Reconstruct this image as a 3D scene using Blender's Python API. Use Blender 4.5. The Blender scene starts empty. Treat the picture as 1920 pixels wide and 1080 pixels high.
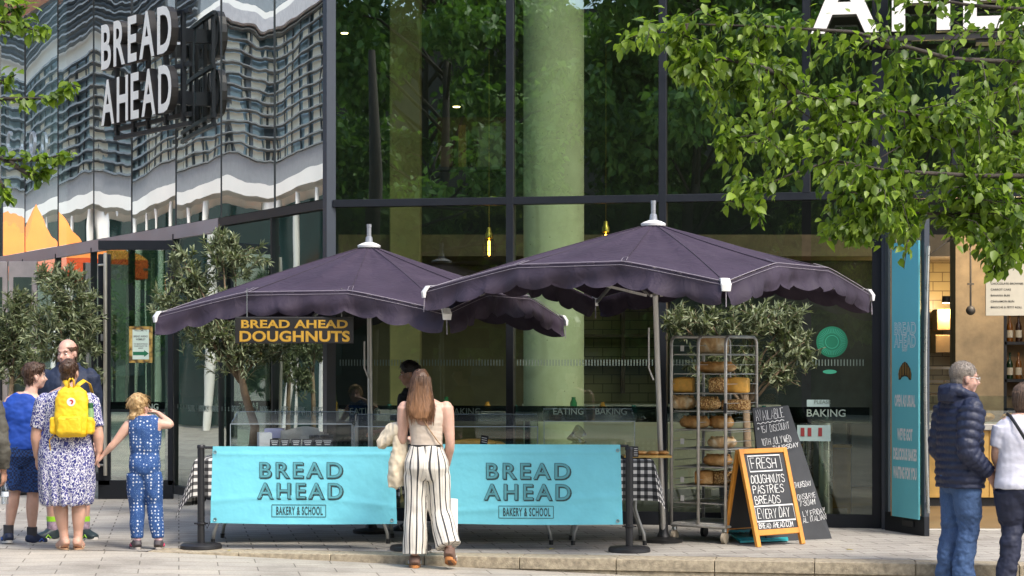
import bpy, bmesh, math, random
import numpy as np
from mathutils import Vector, Matrix, noise as mnoise
R = math.radians
S = bpy.context.scene
COL = S.collection
# ---------------------------------------------------------------- camera, sky, sun, exposure
FPX = 3733.333           # 70 mm on a 36 mm wide frame, in pixels of the 1920 wide photograph
CZ = 1.6                 # eye height above the plaza
cam = bpy.data.cameras.new('camera'); cam.lens = 70; cam.sensor_width = 36; cam.shift_y = 140/1920
cam.clip_start = 0.1; cam.clip_end = 2000
camo = bpy.data.objects.new('camera', cam); COL.objects.link(camo)
camo.location = (0, 0, CZ); camo.rotation_euler = (R(90), 0, 0)
S.camera = camo
SUN_EL, SUN_AZ = 53, 140      # azimuth clockwise from +Y: the sun stands behind the camera, to its right
W = bpy.data.worlds.new('World'); S.world = W; W.use_nodes = True
nt = W.node_tree; sky = nt.nodes.new('ShaderNodeTexSky'); sky.sky_type = 'NISHITA'; sky.sun_disc = False
sky.sun_elevation = R(SUN_EL); sky.sun_rotation = R(SUN_AZ); sky.air_density = 1.0; sky.dust_density = 3.0; sky.ozone_density = 1.0
bg = nt.nodes['Background']; bg.inputs[1].default_value = 0.15; nt.links.new(sky.outputs[0], bg.inputs[0])
sun = bpy.data.lights.new('sun', 'SUN'); sun.energy = 1.4; sun.angle = R(14); sun.color = (1, .95, .87)
suno = bpy.data.objects.new('sun', sun); COL.objects.link(suno)
sd = Vector((math.sin(R(SUN_AZ))*math.cos(R(SUN_EL)), math.cos(R(SUN_AZ))*math.cos(R(SUN_EL)), math.sin(R(SUN_EL))))
suno.rotation_euler = sd.to_track_quat('Z', 'Y').to_euler(); suno.location = (8, -8, 20)
S.view_settings.view_transform = 'Standard'; S.view_settings.look = 'None'
S.view_settings.exposure = 1.22; S.view_settings.gamma = 1
S.render.engine = 'CYCLES'
S.cycles.use_denoising = True
S.cycles.max_bounces = 10; S.cycles.transparent_max_bounces = 24; S.cycles.glossy_bounces = 5
S.cycles.caustics_reflective = False; S.cycles.caustics_refractive = False
S.cycles.sample_clamp_indirect = 6

# ---------------------------------------------------------------- helpers
def P(px, py, Y):
    """photo pixel at distance Y -> world point"""
    return Vector(((px-960)*Y/FPX, Y, CZ+(680-py)*Y/FPX))
def PG(px, Y, z=0.0):
    return Vector(((px-960)*Y/FPX, Y, z))
def V(*a): return Vector(a)
def lerp(a, b, t): return a+(b-a)*t

class MB:
    def __init__(s): s.v = []; s.f = []; s.m = []; s.mi = 0
    def add(s, vs, fs):
        o = len(s.v); s.v += [tuple(v) for v in vs]; s.f += [tuple(i+o for i in f) for f in fs]; s.m += [s.mi]*len(fs); return s
    def box(s, c, d, rot=None, bev=0.0):
        hx, hy, hz = d[0]/2, d[1]/2, d[2]/2
        if bev > 0:
            b = min(bev, hx*.9, hy*.9, hz*.9)
            bm = bmesh.new(); bmesh.ops.create_cube(bm, size=1)
            for v in bm.verts: v.co = Vector((v.co.x*hx*2, v.co.y*hy*2, v.co.z*hz*2))
            bmesh.ops.bevel(bm, geom=bm.edges[:], offset=b, segments=2, affect='EDGES', profile=.5)
            bm.verts.index_update()
            vs = [v.co.copy() for v in bm.verts]; fs = [[v.index for v in f.verts] for f in bm.faces]; bm.free()
        else:
            vs = [V(x, y, z) for x in (-hx, hx) for y in (-hy, hy) for z in (-hz, hz)]
            fs = [(0,1,3,2),(4,6,7,5),(0,4,5,1),(2,3,7,6),(0,2,6,4),(1,5,7,3)]
        c = Vector(c)
        if rot is not None:
            m = rot if isinstance(rot, Matrix) else Matrix.Rotation(rot, 3, 'Z')
            vs = [m @ v for v in vs]
        return s.add([v+c for v in vs], fs)
    def beam(s, p0, p1, w, h, up=(0,0,1), bev=0):
        """rectangular bar from p0 to p1, w across, h along 'up'"""
        p0, p1 = Vector(p0), Vector(p1); d = p1-p0; L = d.length; y = d.normalized()
        up = Vector(up); x = y.cross(up)
        if x.length < 1e-5: x = y.cross(Vector((1,0,0)))
        x.normalize(); z = x.cross(y)
        return s.box((p0+p1)/2, (w, L, h), Matrix((x, y, z)).transposed(), bev)
    def loft(s, cs, rx, ry=None, xdir=(1,0,0), n=16, caps=True, axis=None, power=2.0, closed=False):
        cs = [Vector(c) for c in cs]; k = len(cs)
        if not hasattr(rx, '__len__'): rx = [rx]*k
        if ry is None: ry = rx
        if not hasattr(ry, '__len__'): ry = [ry]*k
        vs = []; xd = Vector(xdir)
        for i in range(k):
            t = Vector(axis) if axis is not None else (cs[min(i+1, k-1)]-cs[max(i-1, 0)])
            if t.length < 1e-9: t = Vector((0,0,1))
            t.normalize(); x = xd-t*xd.dot(t)
            if x.length < 1e-4: x = t.orthogonal()
            x.normalize(); y = t.cross(x); xd = x if axis is None else xd
            for j in range(n):
                a = 2*math.pi*j/n; ca, sa = math.cos(a), math.sin(a)
                if power != 2.0:
                    ca = math.copysign(abs(ca)**(2/power), ca); sa = math.copysign(abs(sa)**(2/power), sa)
                vs.append(cs[i]+x*(rx[i]*ca)+y*(ry[i]*sa))
        fs = []
        for i in range(k-1):
            for j in range(n):
                a, b = i*n+j, i*n+(j+1) % n
                fs.append((a, b, b+n, a+n))
        if caps: fs.append(tuple(reversed(range(n)))); fs.append(tuple((k-1)*n+j for j in range(n)))
        return s.add(vs, fs)
    def tube(s, pts, r, n=8, caps=True): return s.loft(pts, r, n=n, caps=caps, xdir=(0.31,0.77,0.55))
    def cyl(s, p0, p1, r0, r1=None, n=16): return s.loft([p0, p1], [r0, r0 if r1 is None else r1], n=n)
    def ell(s, c, r, n=14, m=10, rot=None):
        c = Vector(c); vs = []; fs = []
        for i in range(1, m):
            th = math.pi*i/m
            for j in range(n):
                a = 2*math.pi*j/n; v = V(r[0]*math.sin(th)*math.cos(a), r[1]*math.sin(th)*math.sin(a), r[2]*math.cos(th))
                vs.append(c+(rot @ v if rot is not None else v))
        top = V(0,0,r[2]); bot = V(0,0,-r[2])
        if rot is not None: top = rot @ top; bot = rot @ bot
        vs += [c+top, c+bot]
        for i in range(m-2):
            for j in range(n):
                a, b = i*n+j, i*n+(j+1) % n; fs.append((a, a+n, b+n, b))
        T = (m-1)*n
        for j in range(n): fs.append((T, j, (j+1) % n)); fs.append((T+1, (m-2)*n+(j+1) % n, (m-2)*n+j))
        return s.add(vs, fs)
    def lathe(s, prof, c=(0,0,0), n=24, caps=True):
        c = Vector(c); return s.loft([c+V(0,0,z) for r, z in prof], [max(r, 1e-4) for r, z in prof], n=n, axis=(0,0,1), caps=caps)
    def grid(s, fn, nu, nv):
        """fn(u,v)->point, u,v in 0..1"""
        vs = [fn(i/nu, j/nv) for j in range(nv+1) for i in range(nu+1)]; w = nu+1
        return s.add(vs, [(j*w+i, j*w+i+1, (j+1)*w+i+1, (j+1)*w+i) for j in range(nv) for i in range(nu)])
    def quad(s, a, b, c, d): return s.add([a, b, c, d], [(0,1,2,3)])
    def prism(s, poly, off):
        """closed polygon (world points) extruded by vector off"""
        k = len(poly); off = Vector(off); vs = [Vector(p) for p in poly]+[Vector(p)+off for p in poly]
        fs = [tuple(reversed(range(k))), tuple(range(k, 2*k))]+[(i, (i+1) % k, (i+1) % k+k, i+k) for i in range(k)]
        return s.add(vs, fs)
    def mesh(s, name):
        me = bpy.data.meshes.new(name); me.from_pydata(s.v, [], s.f); return me
    def build(s, name, mats, parent=None, smooth=False, fixn=True):
        me = s.mesh(name)
        if not isinstance(mats, (list, tuple)): mats = [mats]
        for m in mats: me.materials.append(m)
        me.polygons.foreach_set('material_index', s.m)
        if fixn:
            bm = bmesh.new(); bm.from_mesh(me); bmesh.ops.recalc_face_normals(bm, faces=bm.faces); bm.to_mesh(me); bm.free()
        return obj(name, me, parent, smooth)
def obj(name, me, parent=None, smooth=False):
    if smooth:
        me.polygons.foreach_set('use_smooth', [True]*len(me.polygons))
        if smooth is not True:
            try: me.set_sharp_from_angle(angle=R(smooth))
            except Exception: pass
    o = bpy.data.objects.new(name, me); COL.objects.link(o)
    if parent is not None: o.parent = parent
    return o
def tag(o, label, cat, group=None, kind=None):
    o['label'] = label; o['category'] = cat
    if group: o['group'] = group
    if kind: o['kind'] = kind
    return o
def thing(name, label, cat, loc=(0,0,0), rz=0, group=None):
    o = bpy.data.objects.new(name, None); COL.objects.link(o); o.location = loc; o.rotation_euler = (0,0,rz); o.empty_display_size = .1
    return tag(o, label, cat, group)
def struct(o): o['kind'] = 'structure'; return o
def copy_tree(o, parent=None):
    c = o.copy(); COL.objects.link(c)
    if parent is not None: c.parent = parent
    for ch in list(o.children): copy_tree(ch, c)
    return c

# ---------------------------------------------------------------- materials
MATS = {}
def nodes(name):
    m = bpy.data.materials.new(name); m.use_nodes = True; t = m.node_tree; MATS[name] = m
    return m, t, t.nodes['Principled BSDF'], t.nodes['Material Output']
def N(t, ty, **kw):
    n = t.nodes.new(ty)
    for k, v in kw.items():
        if k[0] == '_': setattr(n, k[1:], v)
        else:
            key = int(k[1:]) if k[0] == 'i' and k[1:].isdigit() else k.replace('_', ' ')
            n.inputs[key].default_value = v
    return n
def L(t, a, b): t.links.new(a, b)
def c4(c): return (c[0], c[1], c[2], 1)
def coord(t, kind='Object', scale=(1,1,1), rot=(0,0,0)):
    tc = t.nodes.new('ShaderNodeTexCoord'); mp = t.nodes.new('ShaderNodeMapping')
    mp.inputs['Scale'].default_value = scale; mp.inputs['Rotation'].default_value = rot
    L(t, tc.outputs[kind], mp.inputs[0]); return mp.outputs[0]
def ramp(t, fac, stops, interp='LINEAR'):
    r = t.nodes.new('ShaderNodeValToRGB'); r.color_ramp.interpolation = interp; e = r.color_ramp.elements
    while len(e) < len(stops): e.new(.5)
    for el, (p, c) in zip(e, stops): el.position = p; el.color = c4(c)
    L(t, fac, r.inputs[0]); return r.outputs[0]
def mixc(t, fac, a, b, mode='MIX'):
    n = t.nodes.new('ShaderNodeMix'); n.data_type = 'RGBA'; n.blend_type = mode
    for sock, val in ((n.inputs[0], fac), (n.inputs[6], a), (n.inputs[7], b)):
        if hasattr(val, 'is_linked'): L(t, val, sock)
        elif isinstance(val, (int, float)): sock.default_value = val
        else: sock.default_value = c4(val)
    return n.outputs[2]
def math_(t, op, a, b=0.0):
    n = t.nodes.new('ShaderNodeMath'); n.operation = op
    for i, val in enumerate((a, b)):
        if hasattr(val, 'is_linked'): L(t, val, n.inputs[i])
        else: n.inputs[i].default_value = val
    return n.outputs[0]
def bump(t, h, strength, dist=.01, prev=None):
    b = t.nodes.new('ShaderNodeBump'); b.inputs['Strength'].default_value = strength; b.inputs['Distance'].default_value = dist
    L(t, h, b.inputs['Height'])
    if prev is not None: L(t, prev, b.inputs['Normal'])
    return b.outputs[0]
def mat(name, col, rough=.6, metal=0, var=.12, vs=6.0, bs=0, bst=.3, bd=.004, spec=.5, kind='Object', sheen=0, emit=None, es=0):
    """plain painted / cloth / metal surface with low contrast mottling and an optional noise bump"""
    if name in MATS: return MATS[name]
    m, t, b, o = nodes(name)
    b.inputs['Roughness'].default_value = rough; b.inputs['Metallic'].default_value = metal; b.inputs['Specular IOR Level'].default_value = spec
    co = coord(t, kind)
    if var > 0:
        n = N(t, 'ShaderNodeTexNoise', Scale=vs, Detail=5.0, Roughness=.6); L(t, co, n.inputs['Vector'])
        lo = [max(0, c*(1-var)) for c in col]; hi = [min(1, c*(1+var)) for c in col]
        L(t, ramp(t, n.outputs[0], [(.3, lo), (.7, hi)]), b.inputs['Base Color'])
        L(t, ramp(t, n.outputs[0], [(.3, [max(0,rough-.06)]*3), (.7, [min(1,rough+.06)]*3)]), b.inputs['Roughness'])
    else: b.inputs['Base Color'].default_value = c4(col)
    if bs > 0:
        n2 = N(t, 'ShaderNodeTexNoise', Scale=bs, Detail=4.0); L(t, co, n2.inputs['Vector'])
        L(t, bump(t, n2.outputs[0], bst, bd), b.inputs['Normal'])
    if sheen: b.inputs['Sheen Weight'].default_value = sheen
    if emit: b.inputs['Emission Color'].default_value = c4(emit); b.inputs['Emission Strength'].default_value = es
    return m
def glass_mat(name, tint, refl, rough=0.0, wob=0, wscale=(1,1,1), rcol=(1,1,1), pale_sheen=0):
    """window glass: part see-through (tinted), part mirror; 'wob' bends the mirror like rolled glass"""
    m, t, b, o = nodes(name); t.nodes.remove(b)
    tr = t.nodes.new('ShaderNodeBsdfTransparent'); tr.inputs[0].default_value = c4(tint)
    gl = t.nodes.new('ShaderNodeBsdfGlossy'); gl.inputs['Roughness'].default_value = rough; gl.inputs['Color'].default_value = c4(rcol)
    ge = t.nodes.new('ShaderNodeNewGeometry'); dt = t.nodes.new('ShaderNodeVectorMath'); dt.operation = 'DOT_PRODUCT'; L(t, ge.outputs['Normal'], dt.inputs[0]); L(t, ge.outputs['Incoming'], dt.inputs[1])
    f = math_(t, 'POWER', math_(t, 'SUBTRACT', 1.0, math_(t, 'ABSOLUTE', dt.outputs['Value'])), 5.0); f = math_(t, 'ADD', math_(t, 'MULTIPLY', f, .96), .04+refl); f = math_(t, 'MAXIMUM', math_(t, 'MINIMUM', f, .97), 0.0)
    if wob:
        co = coord(t, 'Object', wscale)
        n = N(t, 'ShaderNodeTexNoise', Scale=1.0, Detail=1.5, Roughness=.45); L(t, co, n.inputs['Vector'])
        L(t, bump(t, n.outputs[0], 1.0, wob), gl.inputs['Normal'])
    mx = t.nodes.new('ShaderNodeMixShader'); L(t, f, mx.inputs[0]); L(t, tr.outputs[0], mx.inputs[1]); L(t, gl.outputs[0], mx.inputs[2])
    out = mx.outputs[0]
    if pale_sheen:  # pale diffuse veil standing in for reflected light
        df = t.nodes.new('ShaderNodeBsdfDiffuse'); df.inputs[0].default_value = (.5,.52,.5,1)
        n = N(t, 'ShaderNodeTexNoise', Scale=2.0, Detail=6.0); L(t, coord(t), n.inputs['Vector'])
        g = math_(t, 'MULTIPLY', n.outputs[0], pale_sheen)
        m2 = t.nodes.new('ShaderNodeMixShader'); L(t, g, m2.inputs[0]); L(t, out, m2.inputs[1]); L(t, df.outputs[0], m2.inputs[2]); out = m2.outputs[0]
    L(t, out, o.inputs[0]); return m
def leaf_mat(name, dark, light, rough=.4, trans=.35, gl=.5):
    m, t, b, o = nodes(name)
    g = t.nodes.new('ShaderNodeNewGeometry')
    col = ramp(t, g.outputs['Random Per Island'], [(0, dark), (.55, lerp(np.array(dark), np.array(light), .5)), (1, light)])
    L(t, col, b.inputs['Base Color']); b.inputs['Roughness'].default_value = rough; b.inputs['Specular IOR Level'].default_value = gl
    tl = t.nodes.new('ShaderNodeBsdfTranslucent')
    L(t, mixc(t, 1.0, col, (1.0, 1.15, .45), 'MULTIPLY'), tl.inputs[0])
    mx = t.nodes.new('ShaderNodeMixShader'); mx.inputs[0].default_value = trans
    L(t, b.outputs[0], mx.inputs[1]); L(t, tl.outputs[0], mx.inputs[2]); L(t, mx.outputs[0], o.inputs[0])
    return m
def paving(name, a, b_, mortar, sx, sy, rotz=0, msz=.006):
    m, t, b, o = nodes(name)
    co = coord(t, 'Object', (1,1,1), (0,0,rotz))
    br = N(t, 'ShaderNodeTexBrick', Color1=c4(a), Color2=c4(b_), Mortar=c4(mortar), Scale=1.0, Mortar_Size=msz, Mortar_Smooth=.3, Bias=0.0, Brick_Width=sx, Row_Height=sy)
    L(t, co, br.inputs['Vector'])
    n1 = N(t, 'ShaderNodeTexNoise', Scale=1.1, Detail=7.0, Roughness=.65); L(t, co, n1.inputs['Vector'])
    n2 = N(t, 'ShaderNodeTexNoise', Scale=60.0, Detail=3.0); L(t, co, n2.inputs['Vector'])
    c = mixc(t, 1.0, br.outputs[0], ramp(t, n1.outputs[0], [(.3, (.62,.60,.57)), (.5, (.95,.94,.92)), (.72, (1.15,1.13,1.08))]), 'MULTIPLY')
    c = mixc(t, 1.0, c, ramp(t, n2.outputs[0], [(.3, (.82,.82,.82)), (.7, (1.12,1.12,1.12))]), 'MULTIPLY')
    vo = N(t, 'ShaderNodeTexVoronoi', Scale=4.2, Randomness=1.0); L(t, co, vo.inputs['Vector'])
    c = mixc(t, ramp(t, vo.outputs['Distance'], [(.05, (1,1,1)), (.075, (0,0,0))]), c, mixc(t, .6, c, (.05,.045,.04)))
    L(t, c, b.inputs['Base Color']); b.inputs['Roughness'].default_value = .85
    h = mixc(t, .25, br.outputs['Fac'], n2.outputs[0])
    L(t, bump(t, math_(t, 'SUBTRACT', n2.outputs[0], math_(t, 'MULTIPLY', br.outputs['Fac'], 2.0)), .35, .003), b.inputs['Normal'])
    return m

# ---------------------------------------------------------------- lettering
def text_geo(s, size=1.0, xs=1.0, offset=0.0, spacing=1.0, extrude=0.0, align='CENTER', line=1.0):
    """printed capitals: returns (verts as (x,y,z), faces); cap height = size, centred on x, baseline y=0"""
    cu = bpy.data.curves.new('letters', 'FONT'); cu.body = s; cu.align_x = align; cu.offset = offset; cu.space_character = spacing
    cu.extrude = extrude; cu.resolution_u = 4; cu.space_line = line; cu.size = 1.0
    o = bpy.data.objects.new('letters', cu); me = bpy.data.meshes.new_from_object(o)
    k = size/0.7
    vs = [(v.co.x*k*xs, v.co.y*k, v.co.z) for v in me.vertices]; fs = [tuple(p.vertices) for p in me.polygons]
    bpy.data.objects.remove(o); bpy.data.curves.remove(cu); bpy.data.meshes.remove(me)
    return vs, fs
def put_text(mb, geo, o, ux, uy, lift=0.0, warp=None):
    """place flat letters: o = point of the baseline centre, ux/uy unit vectors of the face"""
    o, ux, uy = Vector(o), Vector(ux).normalized(), Vector(uy).normalized(); n = ux.cross(uy)
    vs = []
    for x, y, z in geo[0]:
        p = o+ux*x+uy*y+n*(z+lift)
        if warp: p = p+n*warp(p)
        vs.append(p)
    mb.add(vs, geo[1]); return mb
GL = {'A':'003648|1333','B':'0006364533 2213034 4030 00'.replace(' ',''),}
GLYPH = {
 'A':["00 26 40","12 32"], 'B':["00 06 26 35 34 23 03","23 33 42 41 30 00"], 'C':["45 36 16 05 01 10 30 41"],
 'D':["00 06 26 44 42 30 00"], 'E':["46 06 00 40","03 33"], 'F':["46 06 00","03 33"], 'G':["45 36 16 05 01 10 30 41 43 23"],
 'H':["00 06","40 46","03 43"], 'I':["20 26"], 'J':["36 31 20 10 01"], 'K':["00 06","46 03 40"], 'L':["06 00 40"], 'M':["00 06 23 46 40"],
 'N':["00 06 40 46"], 'O':["16 05 01 10 30 41 45 36 16"], 'P':["00 06 36 45 44 33 03"], 'Q':["16 05 01 10 30 41 45 36 16","32 50"],
 'R':["00 06 36 45 44 33 03","23 40"], 'S':["45 36 16 05 04 33 42 41 30 10 01"], 'T':["06 46","26 20"], 'U':["06 01 10 30 41 46"],
 'V':["06 20 46"], 'W':["06 10 24 30 46"], 'X':["00 46","06 40"], 'Y':["06 23 46","23 20"], 'Z':["06 46 00 40"],
 '0':["16 05 01 10 30 41 45 36 16"], '1':["15 26 20"], '3':["05 16 36 45 34 13","34 43 41 30 10 01"], '5':["46 06 03 33 42 41 30 00"],
 '7':["06 46 10"], ':':["21 22","24 25"], '.':["20 21"], '/':["00 46"], '&':["40 15 26 35 02 01 10 20 42"], '*':["13 35","15 33","24 24","04 44"], '%':["00 46"], ',':["21 10"]}
def smooth_poly(p, it=2):
    for _ in range(it):
        if len(p) < 3: return p
        q = [p[0]]
        for a, b in zip(p[:-1], p[1:]): q += [(a[0]*.75+b[0]*.25, a[1]*.75+b[1]*.25), (a[0]*.25+b[0]*.75, a[1]*.25+b[1]*.75)]
        q.append(p[-1]); p = q
    return p
def chalk(mb, s, o, ux, uy, h, w, gap=.35, lift=.003, th=.011, seed=1, curvy=2):
    """handwritten chalk capitals from o (left end of the baseline); letters h tall and w wide"""
    rnd = random.Random(seed); o, ux, uy = Vector(o), Vector(ux).normalized(), Vector(uy).normalized(); n = ux.cross(uy); x0 = 0.0; k = 0
    for ch in s:
        if ch == ' ': x0 += w*.75; continue
        sl = rnd.uniform(-.05, .12); dy = rnd.uniform(-.04, .04)*h; sc = rnd.uniform(.92, 1.08)
        ww = w*(.45 if ch in 'I1.:' else 1)
        for st in GLYPH.get(ch, ["00 40"]):
            pts = [(int(a[0])/4-(.25 if ch in 'I1.:' else 0), int(a[1])/6) for a in st.split()]
            if ch in 'BCDGJOPQRSU035&8' : pts = smooth_poly(pts, curvy)
            pts = [(x0+w*(x+rnd.uniform(-.03,.03))+sl*h*y, (y+rnd.uniform(-.015,.015))*h*sc+dy) for x, y in pts]
            stroke(mb, pts, o, ux, uy, n, th*rnd.uniform(.8, 1.2), lift+k*.00012); k += 1
        x0 += ww*(1+gap)
    return x0
def stroke(mb, pts, o, ux, uy, n, th, lift, closed=False):
    if closed: pts = pts+[pts[0]]
    k = len(pts); vs = []
    for i in range(k):
        a = pts[max(i-1, 0)]; b = pts[min(i+1, k-1)]
        if closed and i in (0, k-1): a, b = pts[k-2], pts[1]
        dx, dy = b[0]-a[0], b[1]-a[1]; l = math.hypot(dx, dy) or 1; nx, ny = -dy/l*th/2, dx/l*th/2
        if 0 < i < k-1 or closed:
            d0 = Vector((pts[i][0]-a[0], pts[i][1]-a[1])); d1 = Vector((b[0]-pts[i][0], b[1]-pts[i][1]))
            if d0.length > 0 and d1.length > 0:
                c = max(.5, math.sqrt(max(0, (1+d0.normalized().dot(d1.normalized()))/2))); nx /= c; ny /= c
        for s_ in (1, -1): vs.append(o+ux*(pts[i][0]+nx*s_)+uy*(pts[i][1]+ny*s_)+n*lift)
    mb.add(vs, [(2*i, 2*i+1, 2*i+3, 2*i+2) for i in range(k-1)])
def frame_rect(mb, x0, y0, x1, y1, th, o, ux, uy, lift, sag=0):
    o, ux, uy = Vector(o), Vector(ux).normalized(), Vector(uy).normalized()
    stroke(mb, [(x0, y0), (x1, y0), (x1, y1), (x0, y1)], o, ux, uy, ux.cross(uy), th, lift, closed=True)
# ================================================================ GROUND
KA, KB = V(-2.85, 16.87, 0), V(4.04, 15.72, 0)          # front edge of the plaza (kerb line)
KD = (KB-KA).normalized(); KN = V(KD.y, -KD.x, 0)        # along the kerb, and out towards the road
def road_z(x, y=0):
    return -0.031*max(0, min(x+3.1, 9))-.004*max(0, min(1, (x+3.1)))
def pave_slope(name): pass
M_pave = paving('plaza slabs', (.41,.39,.35), (.34,.32,.29), (.13,.115,.10), .42, .21, R(-9.5), .007)
M_road = paving('road slabs', (.43,.395,.335), (.38,.35,.30), (.18,.16,.13), .62, .31, R(-9.5), .006)
M_kerb = mat('kerb sandstone', (.36,.305,.215), .9, var=.38, vs=22, bs=90, bst=.9, bd=.006)
mb = MB()                                                # plaza sheet
e0 = KA-KD*8; e1 = KB+KD*9
kin = -KN*.30
mb.quad(e0+kin, e1+kin, V(60, 90, 0), V(-60, 90, 0)); struct(mb.build('plaza_paving', M_pave))
mb = MB()                                                # kerb: two courses of sandstone blocks
x = -0.25; k = 0; rnd = random.Random(4)
while x < 12:
    w = .80
    c = KA+KD*(x+w/2)-KN*.15
    ang = math.atan2(KD.y, KD.x)
    mb.box(c+V(0,0,-.05), (w-.007, .30, .098), ang, .006)
    c2 = KA+KD*(x+w/2+.0)-KN*.16
    mb.box(c2+V(0,0,-.202), (w-.007, .29, .20), ang, .006)
    x += w; k += 1
mb.box((KA+KD*5.9)-KN*.165+V(0,0,-.16), (12.2, .27, .30), ang)
struct(mb.build('kerb', M_kerb))
mb = MB()
def roadpt(u, v):
    p = lerp(e0, e1, u)+KN*(v*v*60)-KN*.005
    return V(p.x, p.y, road_z(p.x)+(.0 if v > 0 else 0)-.004)
mb.grid(roadpt, 60, 24); struct(mb.build('road', M_road, smooth=True))
mb = MB()                                                # paving left of where the kerb dies out
mb.quad(e0-KN*.30, KA+KD*-.25-KN*.30, KA+KD*-.25+KN*.0, e0+KN*.0); struct(mb.build('pavement_edge', M_pave))
mb = MB(); mb.quad(V(-900,-900,-.6), V(900,-900,-.6), V(900,900,-.6), V(-900,900,-.6)); struct(mb.build('ground', M_road))

# ================================================================ GLASS BUILDING
CN = V(-1.865, 20.32, 0); DL = V(-.487, .873, 0).normalized(); NL = V(-.873, -.487, 0).normalized()
DR = V(.981, -.194, 0).normalized(); NR = V(-.194, -.981, 0).normalized()
def ray_line(px, o, d):
    kx = (px-960)/FPX       # X = kx*Y
    return (kx*o.y-o.x)/(d.x-kx*d.y)
def WL(px): return ray_line(px, CN, DL)
def WR(px): return ray_line(px, CN, DR)
def zat(py, Y): return CZ+(680-py)*Y/FPX
M_frame = mat('dark grey frame', (.013,.015,.019), .45, var=.06, spec=.3)
M_frame2 = mat('slate grey frame', (.034,.042,.055), .4, var=.06)
M_joint = mat('black joint', (.012,.013,.014), .5, var=0)
M_jt2 = mat('grey joint', (.06,.065,.065), .5, var=0)
M_gl_up = glass_mat('mirror glass', (.55,.66,.60), .72, 0.0, .0045, (1.1,1.1,.9), (.95,1.0,.97))
M_gl_low = glass_mat('ground floor glass', (.60,.74,.66), .40, 0.0, .008, (.6,.6,.5), (.9,1,.95))
M_gl_r = glass_mat('shop glass', (.84,.98,.76), .29, 0.0, .003, (.5,.5,.35), (.88,1,.93))
M_gl_r2 = glass_mat('shop glass low', (.84,.95,.78), .05, 0.0, .003, (.5,.5,.35), (.9,1,.95))
fl = thing('glass_facade', 'wavy mirror glass wall receding to the left, reflecting a louvred white building', 'glass facade', CN)
ICN = -CN
TZ = 3.22
edges = [WL(p) for p in (617, 515, 415, 330, 247, 176, 109, 47, -8, -70)]
rnd = random.Random(11)
for i in range(len(edges)-1):
    a, b = edges[i]+.01, edges[i+1]-.01
    amp = rnd.uniform(.007, .016)*(-1 if i % 3 == 1 else 1); ty = rnd.uniform(-.004, .004); tz = rnd.uniform(-.003, .003)
    def fn(u, v):
        s = lerp(a, b, u); z = lerp(TZ+.06, 8.0, v)
        return DL*s+V(0,0,z)+NL*(amp*(1-(2*u-1)**2)+ty*(u-.5)+tz*(z-5)*.6)
    mb = MB(); mb.grid(fn, 8, 10); mb.build('pane', M_gl_up, fl, True, False)
    def fn2(u, v):
        s = lerp(a, b, u); z = lerp(.10, TZ-.06, v)
        return DL*s+V(0,0,z)+NL*(amp*.35*(1-(2*u-1)**2))
    mb = MB(); mb.grid(fn2, 6, 6); mb.build('pane', M_gl_low, fl, True, False)
    mb = MB(); p = DL*edges[i+1]
    mb.beam(p+V(0,0,TZ+.05)-NL*.008, p+V(0,0,8), .014, .03, NL); mb.build('joint', M_jt2, fl)
    mb = MB(); mb.beam(p+V(0,0,.1)-NL*.02, p+V(0,0,TZ-.05), .03, .09, NL); mb.build('mullion', M_joint, fl)
M_fascia = mat('pinkish grey fascia', (.34,.29,.29), .45, var=.1, vs=2)
mb = MB(); mb.beam(DL*.05+V(0,0,TZ)+NL*.01, DL*edges[2]+V(0,0,TZ)+NL*.01, .05, .09); mb.build('transom', M_joint, fl)
mb = MB(); mb.beam(DL*(edges[2]+.02)+V(0,0,TZ-.03)+NL*.012, DL*(edges[-1])+V(0,0,TZ-.03)+NL*.012, .05, .16); mb.build('fascia', M_fascia, fl)
mb = MB(); mb.beam(DL*.05+V(0,0,.05), DL*edges[-1]+V(0,0,.05), .10, .098); mb.build('sill', M_frame, fl)
mb = MB(); mb.beam(V(0,0,0)+NL*.0, V(0,0,8), .10, .10, NL); mb.build('corner_post', M_frame2, fl)
# soffit band high on the left
M_soff = mat('terracotta soffit', (.50,.26,.17), .55, var=.14, vs=3)
mb = MB(); sA, sB = WL(250), WL(-70)
mb.prism([DL*sA+V(0,0,6.92)+NL*.05, DL*sB+V(0,0,6.78)+NL*.05, DL*sB+V(0,0,7.45)+NL*.62, DL*sA+V(0,0,7.45)+NL*.62], V(0,0,.06)); mb.build('soffit', M_soff, fl)
mb = MB()
for i in range(9):
    mb.beam(DL*(sA-.8)+V(0,0,7.52+.035*i)+NL*(.66+.11*i), DL*sB+V(0,0,7.52+.035*i)+NL*(.66+.11*i), .06, .04)
mb.build('louvre', M_joint, fl)

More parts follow.
